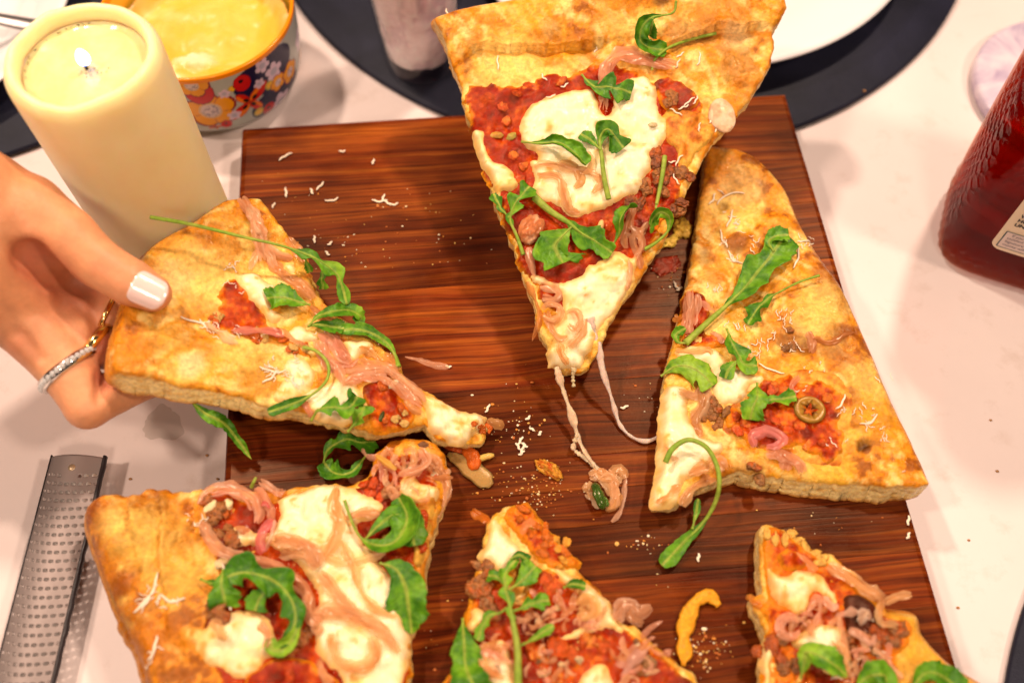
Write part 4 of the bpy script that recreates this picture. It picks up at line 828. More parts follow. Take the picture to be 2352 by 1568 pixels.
leaf(S2, Z4([(590, 460, 3), (570, 420, 3.5), (600, 395, 3.5), (655, 390, 3)]), 4.4, 'rounded arugula lobe at the top end of the longest leaf on the right-hand slice', stem=.05, nl=0, depth=0, roll=.5, tone=.15)
leaf(S2, Z4([(215, 850, .6), (185, 845, 1.2), (175, 815, 2), (215, 785, 2)]), 2.4, 'small curled arugula lobe at the cut end of the longest leaf', stem=.05, nl=1, depth=.1, roll=1.0, tone=.1)
leaf(S2, Z4([(785, 562, 2.5), (700, 590, 2), (620, 630, 1.6), (560, 665, 1.2), (510, 720, 1), (480, 770, .5)]), 4.6, 'slender dark arugula leaf with a long stalk beside the longest leaf, right slice', stem=.48, nl=2, depth=.6, roll=.8, tone=-.35, peak=.55)
leaf(S2, Z4([(110, 990, .6), (170, 950, 1.6), (230, 950, 2), (290, 985, 1.8), (332, 1030, .8)]), 8.4, 'broad pale green arugula leaf on the left edge of the right-hand slice', stem=.04, nl=2, depth=.32, roll=-.35, twist=(-10, 10), tone=.55, pale=.3, peak=.45, blunt=.5)
leaf(S2, Z4([(390, 790, 1), (410, 840, 2.2), (440, 900, 3), (470, 940, 2.5), (520, 945, 1.5)]), 5.6, 'light green lobed arugula leaf standing on the mozzarella of the right-hand slice', stem=.05, nl=2, depth=.55, roll=.6, twist=(20, -15), tone=.35, peak=.5)
leaf(S2, Z4([(440, 920, 2.5), (400, 960, 2), (385, 1000, .8)]), 3.4, 'small arugula lobe pointing down to the mozzarella of the right-hand slice', stem=.05, nl=1, depth=.1, roll=.6, tone=.3)
leaf(S2, Z4([(520, 1020, 2), (520, 1080, 2.5), (500, 1130, 2), (490, 1175, .8)]), 6.2, 'arugula leaf lying between the mozzarella and the olive ring', stem=.04, nl=2, depth=.3, roll=.5, twist=(0, 20), tone=.35, peak=.55)
leaf(S2, Z4([(530, 1110, 2), (590, 1090, 2.5), (640, 1085, 2), (685, 1075, 1)]), 3.6, 'pointed arugula leaf whose tip touches the olive ring', stem=.04, nl=2, depth=.4, roll=.8, tone=.3)
# the long bent stalk that runs off the slice on to the board
class Mixed(Surf): pass
def freepath(pts):
    return [P(a, b, z) for a, b, z in pts]
def leaf_free(pts, W, label, **kw):
    S = Surf(np.eye(4)); hold = {}
    def at(px, py, off=0.0): return np.array(freepath(pts))
    S.at = at; return leaf(S, pts, W, label, **kw)
leaf_free([(1528, 1062, .034), (1545, 1030, .036), (1580, 1010, .0365), (1620, 1025, .036), (1645, 1065, .035), (1652, 1110, .034), (1642, 1155, .029), (1615, 1200, .0245), (1570, 1245, .0210), (1520, 1298, .0195)], 3.6,
          'long bent pale arugula stalk arching off the right-hand slice on to the board', stem=.62, nl=1, depth=.1, roll=.7, tone=-.1, stemw=1.25, peak=.8)
leaf_free([(1590, 1215, .0235), (1598, 1180, .023), (1604, 1145, .024)], 1.6, 'tiny green side leaf on the bent stalk beside the right-hand slice', stem=.1, nl=1, depth=.3, roll=.8, tone=-.1)

# ================================================================== SLICE 3: held in the hand on the left
left = [(548, 458), (508, 465), (441, 512), (370, 550), (325, 590), (300, 650), (275, 725), (254, 800), (250, 858), (320, 868), (420, 882), (588, 918), (712, 952), (800, 974), (876, 992), (946, 982), (978, 972), (1001, 1002), (1083, 1016), (1118, 1006), (1124, 968),
        (1106, 946), (1045, 930), (989, 908), (950, 884), (924, 849), (902, 822), (850, 770), (790, 730), (745, 690), (714, 637), (702, 582), (658, 538), (630, 502), (596, 472)]
S3 = Slice('pizza_slice', 'pizza slice lifted by the hand at the left, its pale cut side towards the viewer', [(330, 590, .058), (250, 870, .056), (1120, 985, .0285)], .0085, left,
           [(560, 452), (508, 461), (441, 508), (370, 546), (320, 588), (294, 650), (268, 725), (247, 800), (243, 862)], 37, rim_h=.0045, rim_w=.034, edge_r=.006, flare=[(420, 890, .06, .0030)], bumps=.0015, brown=.0,
           spots=[(430, 850, .008, PALE, .8, 0), (395, 790, .010, (.66, .30, .03), .7, .001), (330, 800, .008, TAN, .5, 0), (585, 850, .011, (.64, .29, .03), .8, .0018), (480, 650, .018, PALE, .6, .0005), (470, 556, .005, TAN, .7, 0), (420, 600, .012, PALE, .5, 0), (440, 840, .006, (.85, .62, .28), .8, .001), (1115, 985, .016, GOLD, 0, -.0040), (1040, 965, .014, GOLD, 0, -.0018), (600, 880, .008, (.60, .24, .02), .7, 0), (560, 800, .012, PALE, .5, .001), (390, 650, .010, (.84, .58, .24), .5, 0)])
patch(S3, 'tomato_sauce', Z6([(75, 520), (150, 420), (220, 480), (290, 560), (340, 680), (420, 720), (560, 830), (540, 860), (420, 790), (330, 760), (200, 740), (50, 700), (70, 620)]), .0010, M_sauce, c_sauce(-.05, .1), 38, step=.00062, amp=.0010, freq=.003, jag=.001)
patch(S3, 'tomato_sauce', Z6([(840, 1010), (930, 975), (1040, 1005), (1065, 1090), (1130, 1170), (1080, 1220), (960, 1260), (880, 1230), (860, 1130)]), .0012, M_sauce, c_sauce(.12), 39, step=.00062, amp=.0010, freq=.003)
patch(S3, 'oily_crumb', Z6([(480, 250), (540, 300), (570, 430), (620, 540), (760, 700), (900, 760), (1000, 860), (1060, 940), (960, 960), (830, 880), (680, 720), (560, 560), (470, 420)]), .0009, M_sauce, c_oil, 40, amp=.0006)
for pts, sd in (([(150, 400), (200, 385), (260, 392), (340, 440), (400, 470), (360, 540), (350, 580), (430, 620), (370, 685), (300, 610), (220, 530), (180, 470)], 41), ([(430, 720), (500, 670), (590, 715), (620, 760), (560, 785), (480, 795)], 42), ([(740, 770), (800, 750), (870, 760), (890, 800), (800, 870), (750, 850)], 43),
                ([(490, 1070), (560, 1010), (620, 985), (720, 955), (800, 990), (845, 1030), (862, 1140), (760, 1205), (620, 1180), (540, 1130)], 44), ([(1150, 1075), (1220, 1050), (1330, 1110), (1480, 1148), (1500, 1180), (1440, 1275), (1390, 1312), (1230, 1280), (1190, 1230), (1170, 1140)], 45),
                ([(390, 380), (440, 345), (475, 350), (470, 400), (420, 415)], 46), ([(420, 900), (480, 850), (560, 880), (600, 960), (520, 1050), (420, 1090), (360, 1060), (400, 970)], 47)):
    patch(S3, 'mozzarella', Z6(pts), .0020 if sd != 45 else .0026, M_cheese, c_cheese(.0, -.05 if sd != 45 else -.2), sd, edge=.0022, amp=.0006)
PK = (.80, .48, .38)
for pts, w, c in ((Z6([(190, 10, .4), (250, 90, 1), (280, 170, 1.2), (300, 260, 1), (320, 340, .6)]), 3.2, (.78, .48, .33)), (Z6([(240, 40), (300, 160, 1), (290, 260, 1), (240, 390)]), 1.5, (.82, .58, .42)), (Z6([(300, 170, 1), (330, 290, 1), (380, 380, 1)]), 2.0, (.80, .54, .38)), (Z6([(230, 60, 1), (280, 180, 1.5), (310, 200, 1)]), 1.0, (.86, .66, .5)), (Z6([(310, 240), (380, 300), (470, 330)]), 1.9, (.80, .50, .36)),
                  (Z6([(330, 330), (430, 420), (520, 480), (580, 540)]), 2.8, (.72, .42, .22)), (Z6([(440, 220), (480, 290), (520, 350)]), 2.2, (.70, .38, .16)), (Z6([(560, 590), (640, 650), (700, 700)]), 2.0, (.58, .30, .13)),
                  (Z6([(600, 730), (660, 760, 1), (720, 840, 1), (780, 890, 1)]), 3.0, (.74, .42, .34)), (Z6([(690, 730), (720, 790, 1.4), (760, 860, 1.4)]), 2.4, (.70, .36, .30)), (Z6([(640, 740), (640, 830), (700, 920), (720, 990)]), 2.4, PK), (Z6([(580, 760), (620, 850), (680, 930)]), 2.0, (.76, .46, .36)), (Z6([(660, 870), (760, 900), (820, 860)]), 1.5, (.74, .40, .32)),
                  (Z6([(730, 1000), (800, 960, 1), (900, 950, 1.3), (980, 990, 1.2), (1070, 1060, 1), (1150, 1130, .6)]), 2.2, PK), (Z6([(740, 930), (850, 920, 1), (960, 925, 1.3), (1040, 970, 1.2), (1120, 1040, .8), (1170, 1090)]), 2.6, (.80, .50, .36)), (Z6([(800, 900), (900, 890, 1), (980, 900, 1.2), (1030, 940, 1)]), 1.4, (.76, .46, .3)), (Z6([(1060, 1040), (1090, 1110), (1150, 1150)]), 1.6, (.74, .42, .2)), (Z6([(760, 950), (850, 970, 1), (930, 960, 1.4)]), 1.1, (.72, .36, .28)),
                  (Z6([(140, 720), (240, 715, .6), (340, 720, .8), (420, 740, .4)]), 1.6, (.72, .30, .28)), (Z6([(0, 670), (90, 730, .6), (180, 780, .6)]), 1.3, (.88, .68, .5)), (Z6([(400, 700), (470, 760), (540, 790)]), 1.3, (.68, .34, .22)), (Z6([(520, 1090), (560, 1140), (570, 1180)]), 1.2, (.72, .36, .3)), (Z6([(1060, 855), (1130, 868), (1200, 885), (1300, 905)]), 1.0, PK), (Z6([(1500, 1180, -.5), (1550, 1190, -1.5), (1600, 1205, -3)]), 1.3, (.74, .44, .2)),
                  (Z6([(960, 830), (1000, 880), (1040, 920)]), 2.2, (.74, .4, .14)), (Z6([(820, 800), (880, 820), (940, 880)]), 1.8, (.76, .48, .22))):
    strip(S3, pts, w, .75, .7, c)
for zx, zy, n, sp in ((60, 640, 6, 22), (300, 730, 8, 40), (470, 800, 6, 30), (1010, 1170, 6, 40), (940, 1000, 4, 30), (1480, 1230, 6, 25)):
    for _ in range(n):
        x, y = Z6([(r.gauss(zx, sp), r.gauss(zy, sp * .6))])[0]; lump(S3, x, y, r.uniform(.9, 1.8), r.uniform(.8, 1.5), r.uniform(.6, 1.1), (.52, .10, .012) if r.random() < .5 else (.62, .36, .1), M_sauce, 'filling_bit', .4, r.uniform(0, 180))
lump(S3, *Z6([(1000, 1000)])[0], 2.6, 1.2, .9, (.82, .60, .38), M_onion, 'garlic_bit', .2, -40); lump(S3, *Z6([(940, 1170)])[0], 2.2, .9, .6, (.05, .07, .012), M_onion, 'wilted_leaf_bit', .2, -15)
shreds(S3, [(x, y, n) for (x, y), n in zip(Z6([(150, 390), (120, 460), (60, 700), (150, 740), (230, 720), (280, 730), (20, 690), (380, 920), (330, 930), (420, 960), (490, 900), (700, 680), (740, 690), (640, 740), (850, 690), (500, 990), (330, 900)]), (7, 4, 6, 4, 6, 5, 7, 4, 4, 6, 5, 6, 6, 5, 3, 6, 3))], 6, 11)
for zx, zy, a_, L in ((-50, 660, -10, 10), (360, 925, -5, 9), (20, 690, -30, 8), (350, 960, 40, 7)):
    x, y = Z6([(zx, zy)])[0]; shred(S3, x, y, a_, L, .2, .42)
leaf_free([(345, 499, .072), (440, 516, .069), (560, 545, .0645), (640, 563, .0605), (700, 583, .057), (745, 606, .054), (780, 640, .050), (797, 700, .046)], 4.6, 'long thin yellow-green arugula stalk sticking out over the slice in the hand', stem=.58, nl=3, depth=.8, roll=.5, tone=.2, stemw=.95, peak=.45)
leaf_free([(700, 590, .056), (705, 605, .054), (712, 625, .0505)], 1.9, 'small arugula lobe hanging from the long thin stalk of the lifted slice', stem=.1, nl=1, depth=.3, roll=.6, tone=.1)
leaf_free([(742, 610, .053), (740, 640, .0505), (742, 664, .047)], 2.6, 'second small arugula lobe hanging from the long thin stalk, nearer its end', stem=.1, nl=2, depth=.5, roll=.6, tone=.2)
leaf(S3, Z6([(560, 575, 3), (500, 560, 3.2), (440, 540, 3), (380, 535, 2.2), (330, 540, 1)]), 6.0, 'rounded bright arugula leaf in the middle of the lifted slice', stem=.02, nl=0, depth=0, roll=.45, tone=.12, peak=.62, blunt=.42)
leaf(S3, Z6([(550, 690, 1.5), (600, 640, 2.6), (680, 610, 4), (770, 605, 4.5), (830, 640, 3), (800, 665, 2)]), 4.4, 'folded arugula leaf on the right edge of the lifted slice', stem=.04, nl=1, depth=.15, roll=.9, twist=(0, 30), tone=.15)
leaf(S3, Z6([(545, 690, 1), (600, 680, 1.6), (670, 690, 2), (740, 700, 2)]), 3.6, 'dark arugula leaf tucked beneath the folded leaf of the lifted slice', stem=.04, nl=1, depth=.1, roll=.6, tone=-.2)
leaf(S3, Z6([(1030, 905, .6), (1010, 840, 1.6), (960, 770, 2.4), (880, 725, 2.8), (790, 705, 2.4), (720, 715, 1.5)]), 3.6, 'narrow arugula leaf with a thick pale rib along the right edge of the lifted slice', stem=.12, nl=2, depth=.3, roll=.8, tone=.2, stemw=1.3)
leaf(S3, Z6([(520, 800, 1), (590, 820, 2), (650, 880, 2.6), (655, 960, 2.4), (600, 1030, 2), (520, 1080, 1.4), (430, 1115, .8), (335, 1145, .2)]), 3.0, 'curved thin arugula stalk with a narrow dark leaf, lower edge of the lifted slice', stem=.58, nl=1, depth=.2, roll=.7, tone=-.25, stemw=.85)
leaf(S3, Z6([(565, 1190, .6), (610, 1130, 1.6), (690, 1120, 2.4), (770, 1120, 2.4), (810, 1060, 1.4)]), 6.0, 'lobed arugula leaf on the lower mozzarella of the lifted slice', stem=.1, nl=3, depth=.6, roll=.6, tone=0, peak=.6)
leaf(S3, Z6([(760, 1250, .3), (800, 1200, 1.2), (830, 1150, 2), (850, 1110, 1.5)]), 4.2, 'ragged arugula leaf over the lower cut edge of the lifted slice', stem=.1, nl=2, depth=.5, roll=.6, tone=.25)
leaf_free([(430, 915, .0415), (470, 948, .040), (497, 962, .038), (520, 978, .034), (548, 1012, .029), (578, 1055, .0235)], 3.2, 'arugula leaf hanging below the lifted slice over the edge of the board', stem=.04, nl=2, depth=.25, roll=.8, tone=-.25, blunt=.9, peak=.35)
leaf(BOARD, [(742, 1070, 1), (752, 1035, 4), (790, 1010, 7), (830, 1015, 6), (862, 1012, 3)], 6.2, 'arugula leaf beneath the lifted slice, its shade painted into the dark green', stem=.06, nl=3, depth=.5, roll=.8, tone=-.55)  # low tone paints the shade of the slice above into the leaf colour
leaf(BOARD, [(845, 1040, 4), (820, 1072, 5), (790, 1090, 5), (762, 1082, 3), (745, 1062, 2)], 5.4, 'lobed dark arugula leaf on the board beside the pile of onions', stem=.08, nl=2, depth=.55, roll=.7, tone=-.4)  # same shade put into the colour, a little weaker

# ================================================================== SLICE 4: lower left
ll = ZB([(10, 380), (130, 312), (250, 292), (385, 300), (398, 258), (480, 262), (560, 280), (700, 268), (800, 235), (900, 220), (1100, 232), (1270, 240), (1420, 215), (1560, 205), (1700, 220), (1790, 140), (1830, 10), (1900, -60), (2050, -90), (2200, -60), (2268, 20), (2290, 130), (2240, 380), (2175, 560), (2135, 700), (2140, 800), (2090, 1000), (2052, 1170), (2020, 1450), (1990, 1700), (440, 1700), (395, 1450), (330, 1250), (180, 950), (70, 650), (8, 480)])
S4 = Slice('pizza_slice', 'pizza slice at the lower left with a wide browned crust and pickled onions', None, .0110, ll, ZB([(2, 370), (6, 480), (66, 650), (174, 950), (324, 1250), (388, 1450), (430, 1700)]), 53, rim_h=.0055, rim_w=.050, edge_r=.009, bumps=.0020, brown=.34, step=.0008,
           folds=[([(372, 1130), (385, 1200), (380, 1290), (390, 1380)], .0034), ([(300, 1142), (315, 1200), (322, 1260)], .0030), ([(440, 1128), (452, 1180), (448, 1250)], .0030)],
           spots=[(280, 1345, .008, BROWN, .85, 0), (262, 1185, .007, BROWN, .5, .001), (352, 1170, .008, BROWN, .6, .0008), (300, 1440, .012, BROWN, .5, 0), (240, 1300, .010, TAN, .7, 0), (350, 1240, .014, (.80, .50, .10), .7, .001), (420, 1330, .013, (.78, .46, .08), .6, 0), (270, 1210, .008, PALE, .5, 0), (330, 1500, .012, TAN, .7, 0), (215, 1200, .007, BROWN, .5, 0), (380, 1480, .010, TAN, .5, 0),
                  (300, 1160, .005, (.5, .22, .03), .4, -.002), (410, 1200, .005, (.5, .22, .03), .4, -.002), (440, 1260, .006, (.5, .22, .03), .3, -.0016)])
patch(S4, 'tomato_sauce', ZB([(780, 280), (900, 250), (1000, 300), (1100, 330), (1250, 300), (1500, 230), (1700, 230), (1800, 160), (1880, 60), (2050, 0), (2200, 30), (2240, 150), (2190, 380), (2130, 560), (2100, 700), (2110, 800), (2050, 1000), (2010, 1200), (1980, 1700), (900, 1700), (850, 1450), (780, 1300), (760, 1080), (860, 900), (830, 720), (850, 600), (780, 450)]), .0008, M_sauce, c_sauce(-.1, .15), 54, step=.00062, amp=.0010, freq=.003, jag=.001)
patch(S4, 'mozzarella', ZB([(1230, 290), (1400, 232), (1560, 207), (1740, 232), (1880, 330), (1850, 400), (1720, 450), (1800, 600), (1860, 700), (1990, 900), (2042, 1160), (2020, 1450), (1990, 1650), (1700, 1650), (1600, 1400), (1480, 1290), (1440, 1080), (1480, 900), (1350, 740), (1230, 620), (1080, 600), (920, 570), (925, 480), (1000, 450), (1180, 500), (1230, 400)]), .0020, M_cheese, c_cheese(-.05, .0), 55, edge=.0025, amp=.0006)
patch(S4, 'mozzarella', ZB([(705, 1180), (790, 1060), (900, 1012), (1050, 990), (1180, 1050), (1210, 1230), (1110, 1310), (1000, 1420), (860, 1350), (760, 1310)]), .0021, M_cheese, c_cheese(.1, .1), 56, edge=.0025, amp=.0007)
patch(S4, 'mozzarella', ZB([(1980, 190), (2060, 150), (2130, 200), (2230, 260), (2220, 330), (2120, 350), (2000, 300), (1930, 230)]), .0018, M_cheese, c_cheese(.2, .2), 57)
patch(S4, 'tomato_sauce', ZB([(1000, 1460), (1070, 1370), (1200, 1290), (1400, 1300), (1520, 1370), (1620, 1460), (1660, 1680), (980, 1680)]), .0016, M_sauce, c_sauce(-.15), 58, step=.00062, amp=.0010, freq=.004)
patch(S4, 'oily_crumb', ZB([(2090, 340), (2200, 300), (2170, 540), (2125, 720), (2060, 680), (2080, 500)]), .0014, M_sauce, c_oil, 59, amp=.0008)
for pts, w, c in ((ZB([(730, 330, 0), (770, 250, 1), (870, 222, 2), (1000, 245, 2.4), (1080, 300, 2.2), (1110, 390, 1.4), (1090, 450, .5)]), 2.2, (.78, .46, .36)), (ZB([(800, 265, 1), (920, 260, 1.6), (1010, 300, 1.8), (1060, 370, 1.2)]), 1.6, (.76, .42, .34)), (ZB([(1110, 190, 1.5), (1180, 230, 2), (1230, 270, 1.5), (1260, 240, 1)]), 1.6, PK), (ZB([(1080, 240, 1), (1160, 330, 2), (1190, 430, 1.4)]), 2.4, (.72, .38, .28)),
                  (ZB([(1130, 640, 1), (1100, 560, 2), (1140, 490, 2.6), (1190, 430, 2)]), 2.6, (.74, .24, .30)), (ZB([(1150, 630, 1), (1180, 540, 2), (1200, 430, 2)]), 1.4, (.84, .56, .50)), (ZB([(960, 480, 1), (1060, 470, 1.2)]), 1.4, (.40, .06, .05)), (ZB([(1140, 300, 1), (1170, 360, 1.6)]), 1.5, (.66, .16, .2)),
                  (ZB([(690, 450), (760, 480, 1), (800, 560, 1), (900, 630, 1.4), (1050, 680, 1.8), (1200, 730, 1.8), (1340, 800, 1)]), 2.1, (.78, .48, .34)), (ZB([(950, 690, 1), (1120, 690, 1.8), (1260, 740, 1.8), (1400, 830, 1.2)]), 1.8, (.76, .44, .30)), (ZB([(1190, 540), (1300, 560, .8), (1420, 620, 1), (1480, 720, 1)]), 3.6, (.76, .48, .30)), (ZB([(1240, 640), (1380, 650, 1), (1460, 740, 1)]), 2.6, (.78, .52, .34)), (ZB([(1360, 560, 1), (1450, 620, 1.6), (1470, 720, 1.2)]), 1.2, (.68, .38, .24)),
                  (ZB([(1580, 215), (1570, 330, .5), (1600, 450, .6), (1560, 580, .6), (1500, 660, .8)]), 2.4, (.76, .50, .26)), (ZB([(1640, 410), (1750, 390, .6), (1860, 400, .4)]), 2.0, (.74, .46, .28)), (ZB([(1620, 560), (1680, 700, .5), (1740, 860, .5), (1830, 980, .5), (1960, 1040)]), 1.8, (.80, .56, .30)), (ZB([(1500, 640), (1620, 700), (1760, 680), (1900, 640, .6)]), 1.2, (.80, .60, .36)),
                  (ZB([(1330, 820, 1), (1400, 900, 1.6), (1420, 1000, 1.6), (1480, 1080, 1)]), 2.8, (.72, .42, .26)), (ZB([(1480, 760), (1560, 860, 1), (1640, 960, 1), (1740, 1040, 1)]), 3.0, (.76, .48, .30)), (ZB([(1420, 1080, 1), (1500, 1000, 1.6), (1620, 1010, 1.6), (1760, 1060, 1.4), (1900, 1150, 1), (1980, 1260, .6)]), 3.2, (.74, .46, .28)),
                  (ZB([(1560, 1140, .6), (1570, 1250, 1), (1640, 1340, 1.2), (1760, 1340, 1.2), (1840, 1260, 1), (1800, 1160, .6)]), 2.2, (.76, .46, .24)), (ZB([(1440, 1060, 1), (1460, 1130, 1.6), (1500, 1090, 1)]), 1.5, (.74, .46, .30)), (ZB([(1100, 1080), (1160, 1150, .8), (1140, 1230, .8)]), 2.2, (.70, .40, .28)), (ZB([(820, 1040), (860, 1120, .5), (900, 1180)]), 1.3, (.74, .48, .26)),
                  (ZB([(2160, 20, .6), (2230, 120, .6), (2270, 200, 0), (2250, 330, -1.5), (2225, 420, -4)]), 2.4, (.74, .46, .30)), (ZB([(1560, 1480), (1500, 1400), (1480, 1300)]), 1.5, (.76, .46, .26))):
    strip(S4, pts, w, .8, .8, c)
clutter(S4, ZB([(1850, 0), (2000, -70), (2180, -40), (2260, 60), (2260, 200), (2200, 330), (2050, 330), (1900, 300), (1830, 160)]), 24, 16, 9, 1.0)
for pts, w, c in ((ZB([(1840, 30, 1), (1900, 80, 2), (1960, 120, 1)]), 1.9, (.86, .60, .16)), (ZB([(2010, 10, 1), (2060, -10, 2.4), (2070, 60, 2), (2040, 110, 1)]), 1.7, (.80, .54, .34)), (ZB([(1980, 140, 1), (2080, 120, 2), (2160, 60, 2), (2100, -10, 1)]), 2.1, (.78, .48, .36)), (ZB([(1910, 260, .6), (1930, 230, 1.6), (1960, 270, 1.6), (1930, 300, 1)]), 1.6, (.78, .48, .32))):
    strip(S4, pts, w, 1.0, 1.6, c)
for zx, zy, n, sp in ((860, 340, 4, 40), (840, 440, 6, 45), (920, 560, 3, 30), (830, 960, 3, 40), (1400, 1180, 3, 40), (1950, 240, 2, 50)):
    for _ in range(n):
        x, y = ZB([(r.gauss(zx, sp), r.gauss(zy, sp))])[0]; lump(S4, x, y, r.uniform(1.1, 2.2), r.uniform(1.0, 1.8), r.uniform(.8, 1.4), MEAT if r.random() < .6 else (.36, .12, .03), M_meat, 'meat_crumble', .45, r.uniform(0, 180))
for zx, zy in ((800, 350), (910, 335), (1930, 60), (1200, 1500), (1300, 1400), (1400, 1480), (1800, 260), (1860, 290), (1760, 210), (1820, 200), (2140, 400), (2110, 480), (2120, 600), (870, 700), (1500, 1500)):
    x, y = ZB([(zx, zy)])[0]; lump(S4, x, y, r.uniform(1.6, 2.8), r.uniform(1.2, 2.2), r.uniform(.8, 1.4), (.50, .055, .008) if zx > 1000 else (.76, .58, .3), M_sauce if zx > 1000 else M_shred, 'tomato_chunk' if zx > 1000 else 'nut_piece', .3, r.uniform(0, 180))
shreds(S4, [(x, y, n) for (x, y), n in zip(ZB([(440, 830), (400, 930), (370, 970), (560, 930), (490, 920), (440, 1230), (720, 440), (760, 490), (900, 880), (410, 1340), (1230, 820)]), (5, 5, 4, 4, 4, 2, 6, 5, 2, 2, 4))], 8, 12)
for zx, zy, a_, L, b_ in ((445, 1230, 70, 8, .3), (430, 870, 60, 12, .3), (560, 925, -10, 9, .5), (900, 800, -80, 12, 0), (910, 920, -70, 9, .1), (1250, 815, 35, 8, 0), (380, 960, 40, 7, .2)):
    x, y = ZB([(zx, zy)])[0]; shred(S4, x, y, a_, L, b_, .5, 1.6 if zx > 800 else .4)
leaf(S4, ZB([(740, 800, 2), (830, 830, 4), (950, 770, 6), (1100, 770, 6.5), (1220, 830, 6), (1310, 930, 5), (1330, 1060, 4), (1280, 1180, 3), (1200, 1240, 1.5)]), 7.4, 'big arched arugula leaf across the lower left slice with cheese shreds on it', stem=.02, nl=4, depth=.5, roll=.8, twist=(20, 0, -15), tone=-.3, peak=.3, blunt=.9, ruf=2.0)
leaf(S4, ZB([(880, 740, 3), (870, 830, 4.2), (890, 920, 3), (900, 970, 1)]), 6.2, 'dark blunt arugula leaf at the crust side of the big arched leaf', stem=.02, nl=1, depth=.2, roll=.5, tone=-.2)
leaf(S4, ZB([(1180, 850, 5), (1110, 920, 4.5), (1080, 1000, 2)]), 5.0, 'pointed arugula lobe hanging inside the bend of the big arched leaf', stem=.02, nl=1, depth=.2, roll=.6, tone=-.15)
leaf(S4, ZB([(1360, 1030, 3), (1330, 1150, 3), (1260, 1230, 2.5), (1190, 1240, 2), (1180, 1170, 1.5)]), 3.4, 'pale curled arugula tip at the end of the big arched leaf', stem=.02, nl=1, depth=.2, roll=1.0, tone=.5, pale=.3)
leaf(S4, ZB([(1640, 310, 1), (1680, 430, 2), (1740, 540, 3), (1850, 590, 4), (1960, 560, 4.5), (2030, 420, 4), (1980, 290, 2)]), 7.0, 'cupped arugula leaf with a thin stalk near the tip of the lower left slice', stem=.3, nl=0, depth=0, roll=.9, twist=(0, 20, 30), tone=.1, peak=.6)
leaf(S4, ZB([(1760, 560, 1.5), (1850, 470, 2.5), (1950, 400, 3), (2040, 430, 3), (2075, 590, 2)]), 6.0, 'arugula leaf inside the cupped leaf near the tip of the lower left slice', stem=.02, nl=1, depth=.2, roll=-.5, tone=-.1)
leaf(S4, ZB([(1860, 700, 1.5), (1960, 740, 3), (2020, 850, 3.5), (2040, 980, 2.5), (2060, 1140, 1)]), 9.0, 'long glossy arugula leaf draped over the right edge of the lower left slice', stem=.02, nl=1, depth=.2, roll=.6, twist=(0, -20), tone=-.05, peak=.4, blunt=.8)
leaf(BOARD, [(578, 1118, 10), (583, 1106, 12), (588, 1096, 12)], .6, 'stub of green arugula stalk poking out behind the lower left slice', stem=.9, nl=0, depth=0, roll=.2, stemw=.9)

# ================================================================== SLICE 5: lower middle
lm = ZC([(330, 370), (400, 302), (490, 272), (560, 237), (640, 242), (720, 302), (772, 380), (870, 490), (940, 590), (1020, 680), (1012, 745), (1120, 850), (1230, 980), (1330, 1120), (1430, 1132), (1560, 1262), (1750, 1440), (1860, 1500), (1890, 1580), (1980, 1720), (20, 1720), (50, 1500), (110, 1300), (150, 1080), (200, 960), (240, 780), (280, 620), (322, 480)])
S5 = Slice('pizza_slice', 'pizza slice pointing up from the bottom centre with tomato sauce at its tip', None, .0095, lm, ZC([(0, 2300), (1000, 2400), (2000, 2300)]), 67, rim_h=0, bumps=.0012, brown=.1)
patch(S5, 'tomato_sauce', ZC([(480, 285), (640, 245), (770, 382), (880, 510), (1012, 690), (930, 710), (800, 700), (680, 640), (600, 560), (520, 450)]), .0014, M_sauce, c_sauce(.5, -.6), 68, step=.00062, amp=.0010, freq=.003, jag=.001)
patch(S5, 'tomato_sauce', ZC([(560, 970), (640, 830), (690, 740), (820, 725), (940, 800), (1100, 900), (1230, 1050), (1340, 1150), (1540, 1290), (1780, 1500), (1850, 1700), (100, 1700), (120, 1400), (200, 1050), (260, 800), (420, 760)]), .0008, M_sauce, c_sauce(.05, .1), 69, step=.00062, amp=.0010, freq=.003)
for pts, sd in (([(325, 360), (450, 358), (480, 420), (590, 570), (625, 640), (520, 700), (400, 752), (360, 690), (282, 625), (340, 500)], 70), ([(830, 730), (960, 762), (1100, 842), (1228, 980), (1330, 1130), (1310, 1225), (1220, 1180), (1000, 1215), (820, 1220), (1000, 1130), (1120, 1080), (1030, 930), (930, 870)], 71), ([(165, 1100), (220, 1000), (330, 1030), (320, 1120), (205, 1190)], 72),
                ([(210, 1400), (270, 1300), (400, 1240), (500, 1330), (540, 1500), (560, 1680), (200, 1680)], 73), ([(960, 1600), (1080, 1460), (1200, 1430), (1260, 1530), (1230, 1680), (950, 1680)], 74), ([(530, 930), (600, 880), (640, 900), (560, 960)], 75)):
    patch(S5, 'mozzarella', ZC(pts), .0021, M_cheese, c_cheese(.05, .1), sd, edge=.0024, amp=.0006)
clutter(S5, ZC([(620, 1000), (900, 950), (1150, 1050), (1150, 1180), (800, 1230), (560, 1250)]), 18, 8, 21, 1.0)
clutter(S5, ZC([(1290, 1300), (1480, 1200), (1600, 1350), (1500, 1560), (1280, 1568)]), 14, 10, 22, 1.0)
clutter(S5, ZC([(260, 1300), (420, 1220), (540, 1420), (400, 1500), (280, 1420)]), 9, 2, 23, 1.0)
clutter(S5, ZC([(600, 1350), (900, 1250), (1050, 1400), (800, 1560), (600, 1520)]), 6, 16, 24, .8)
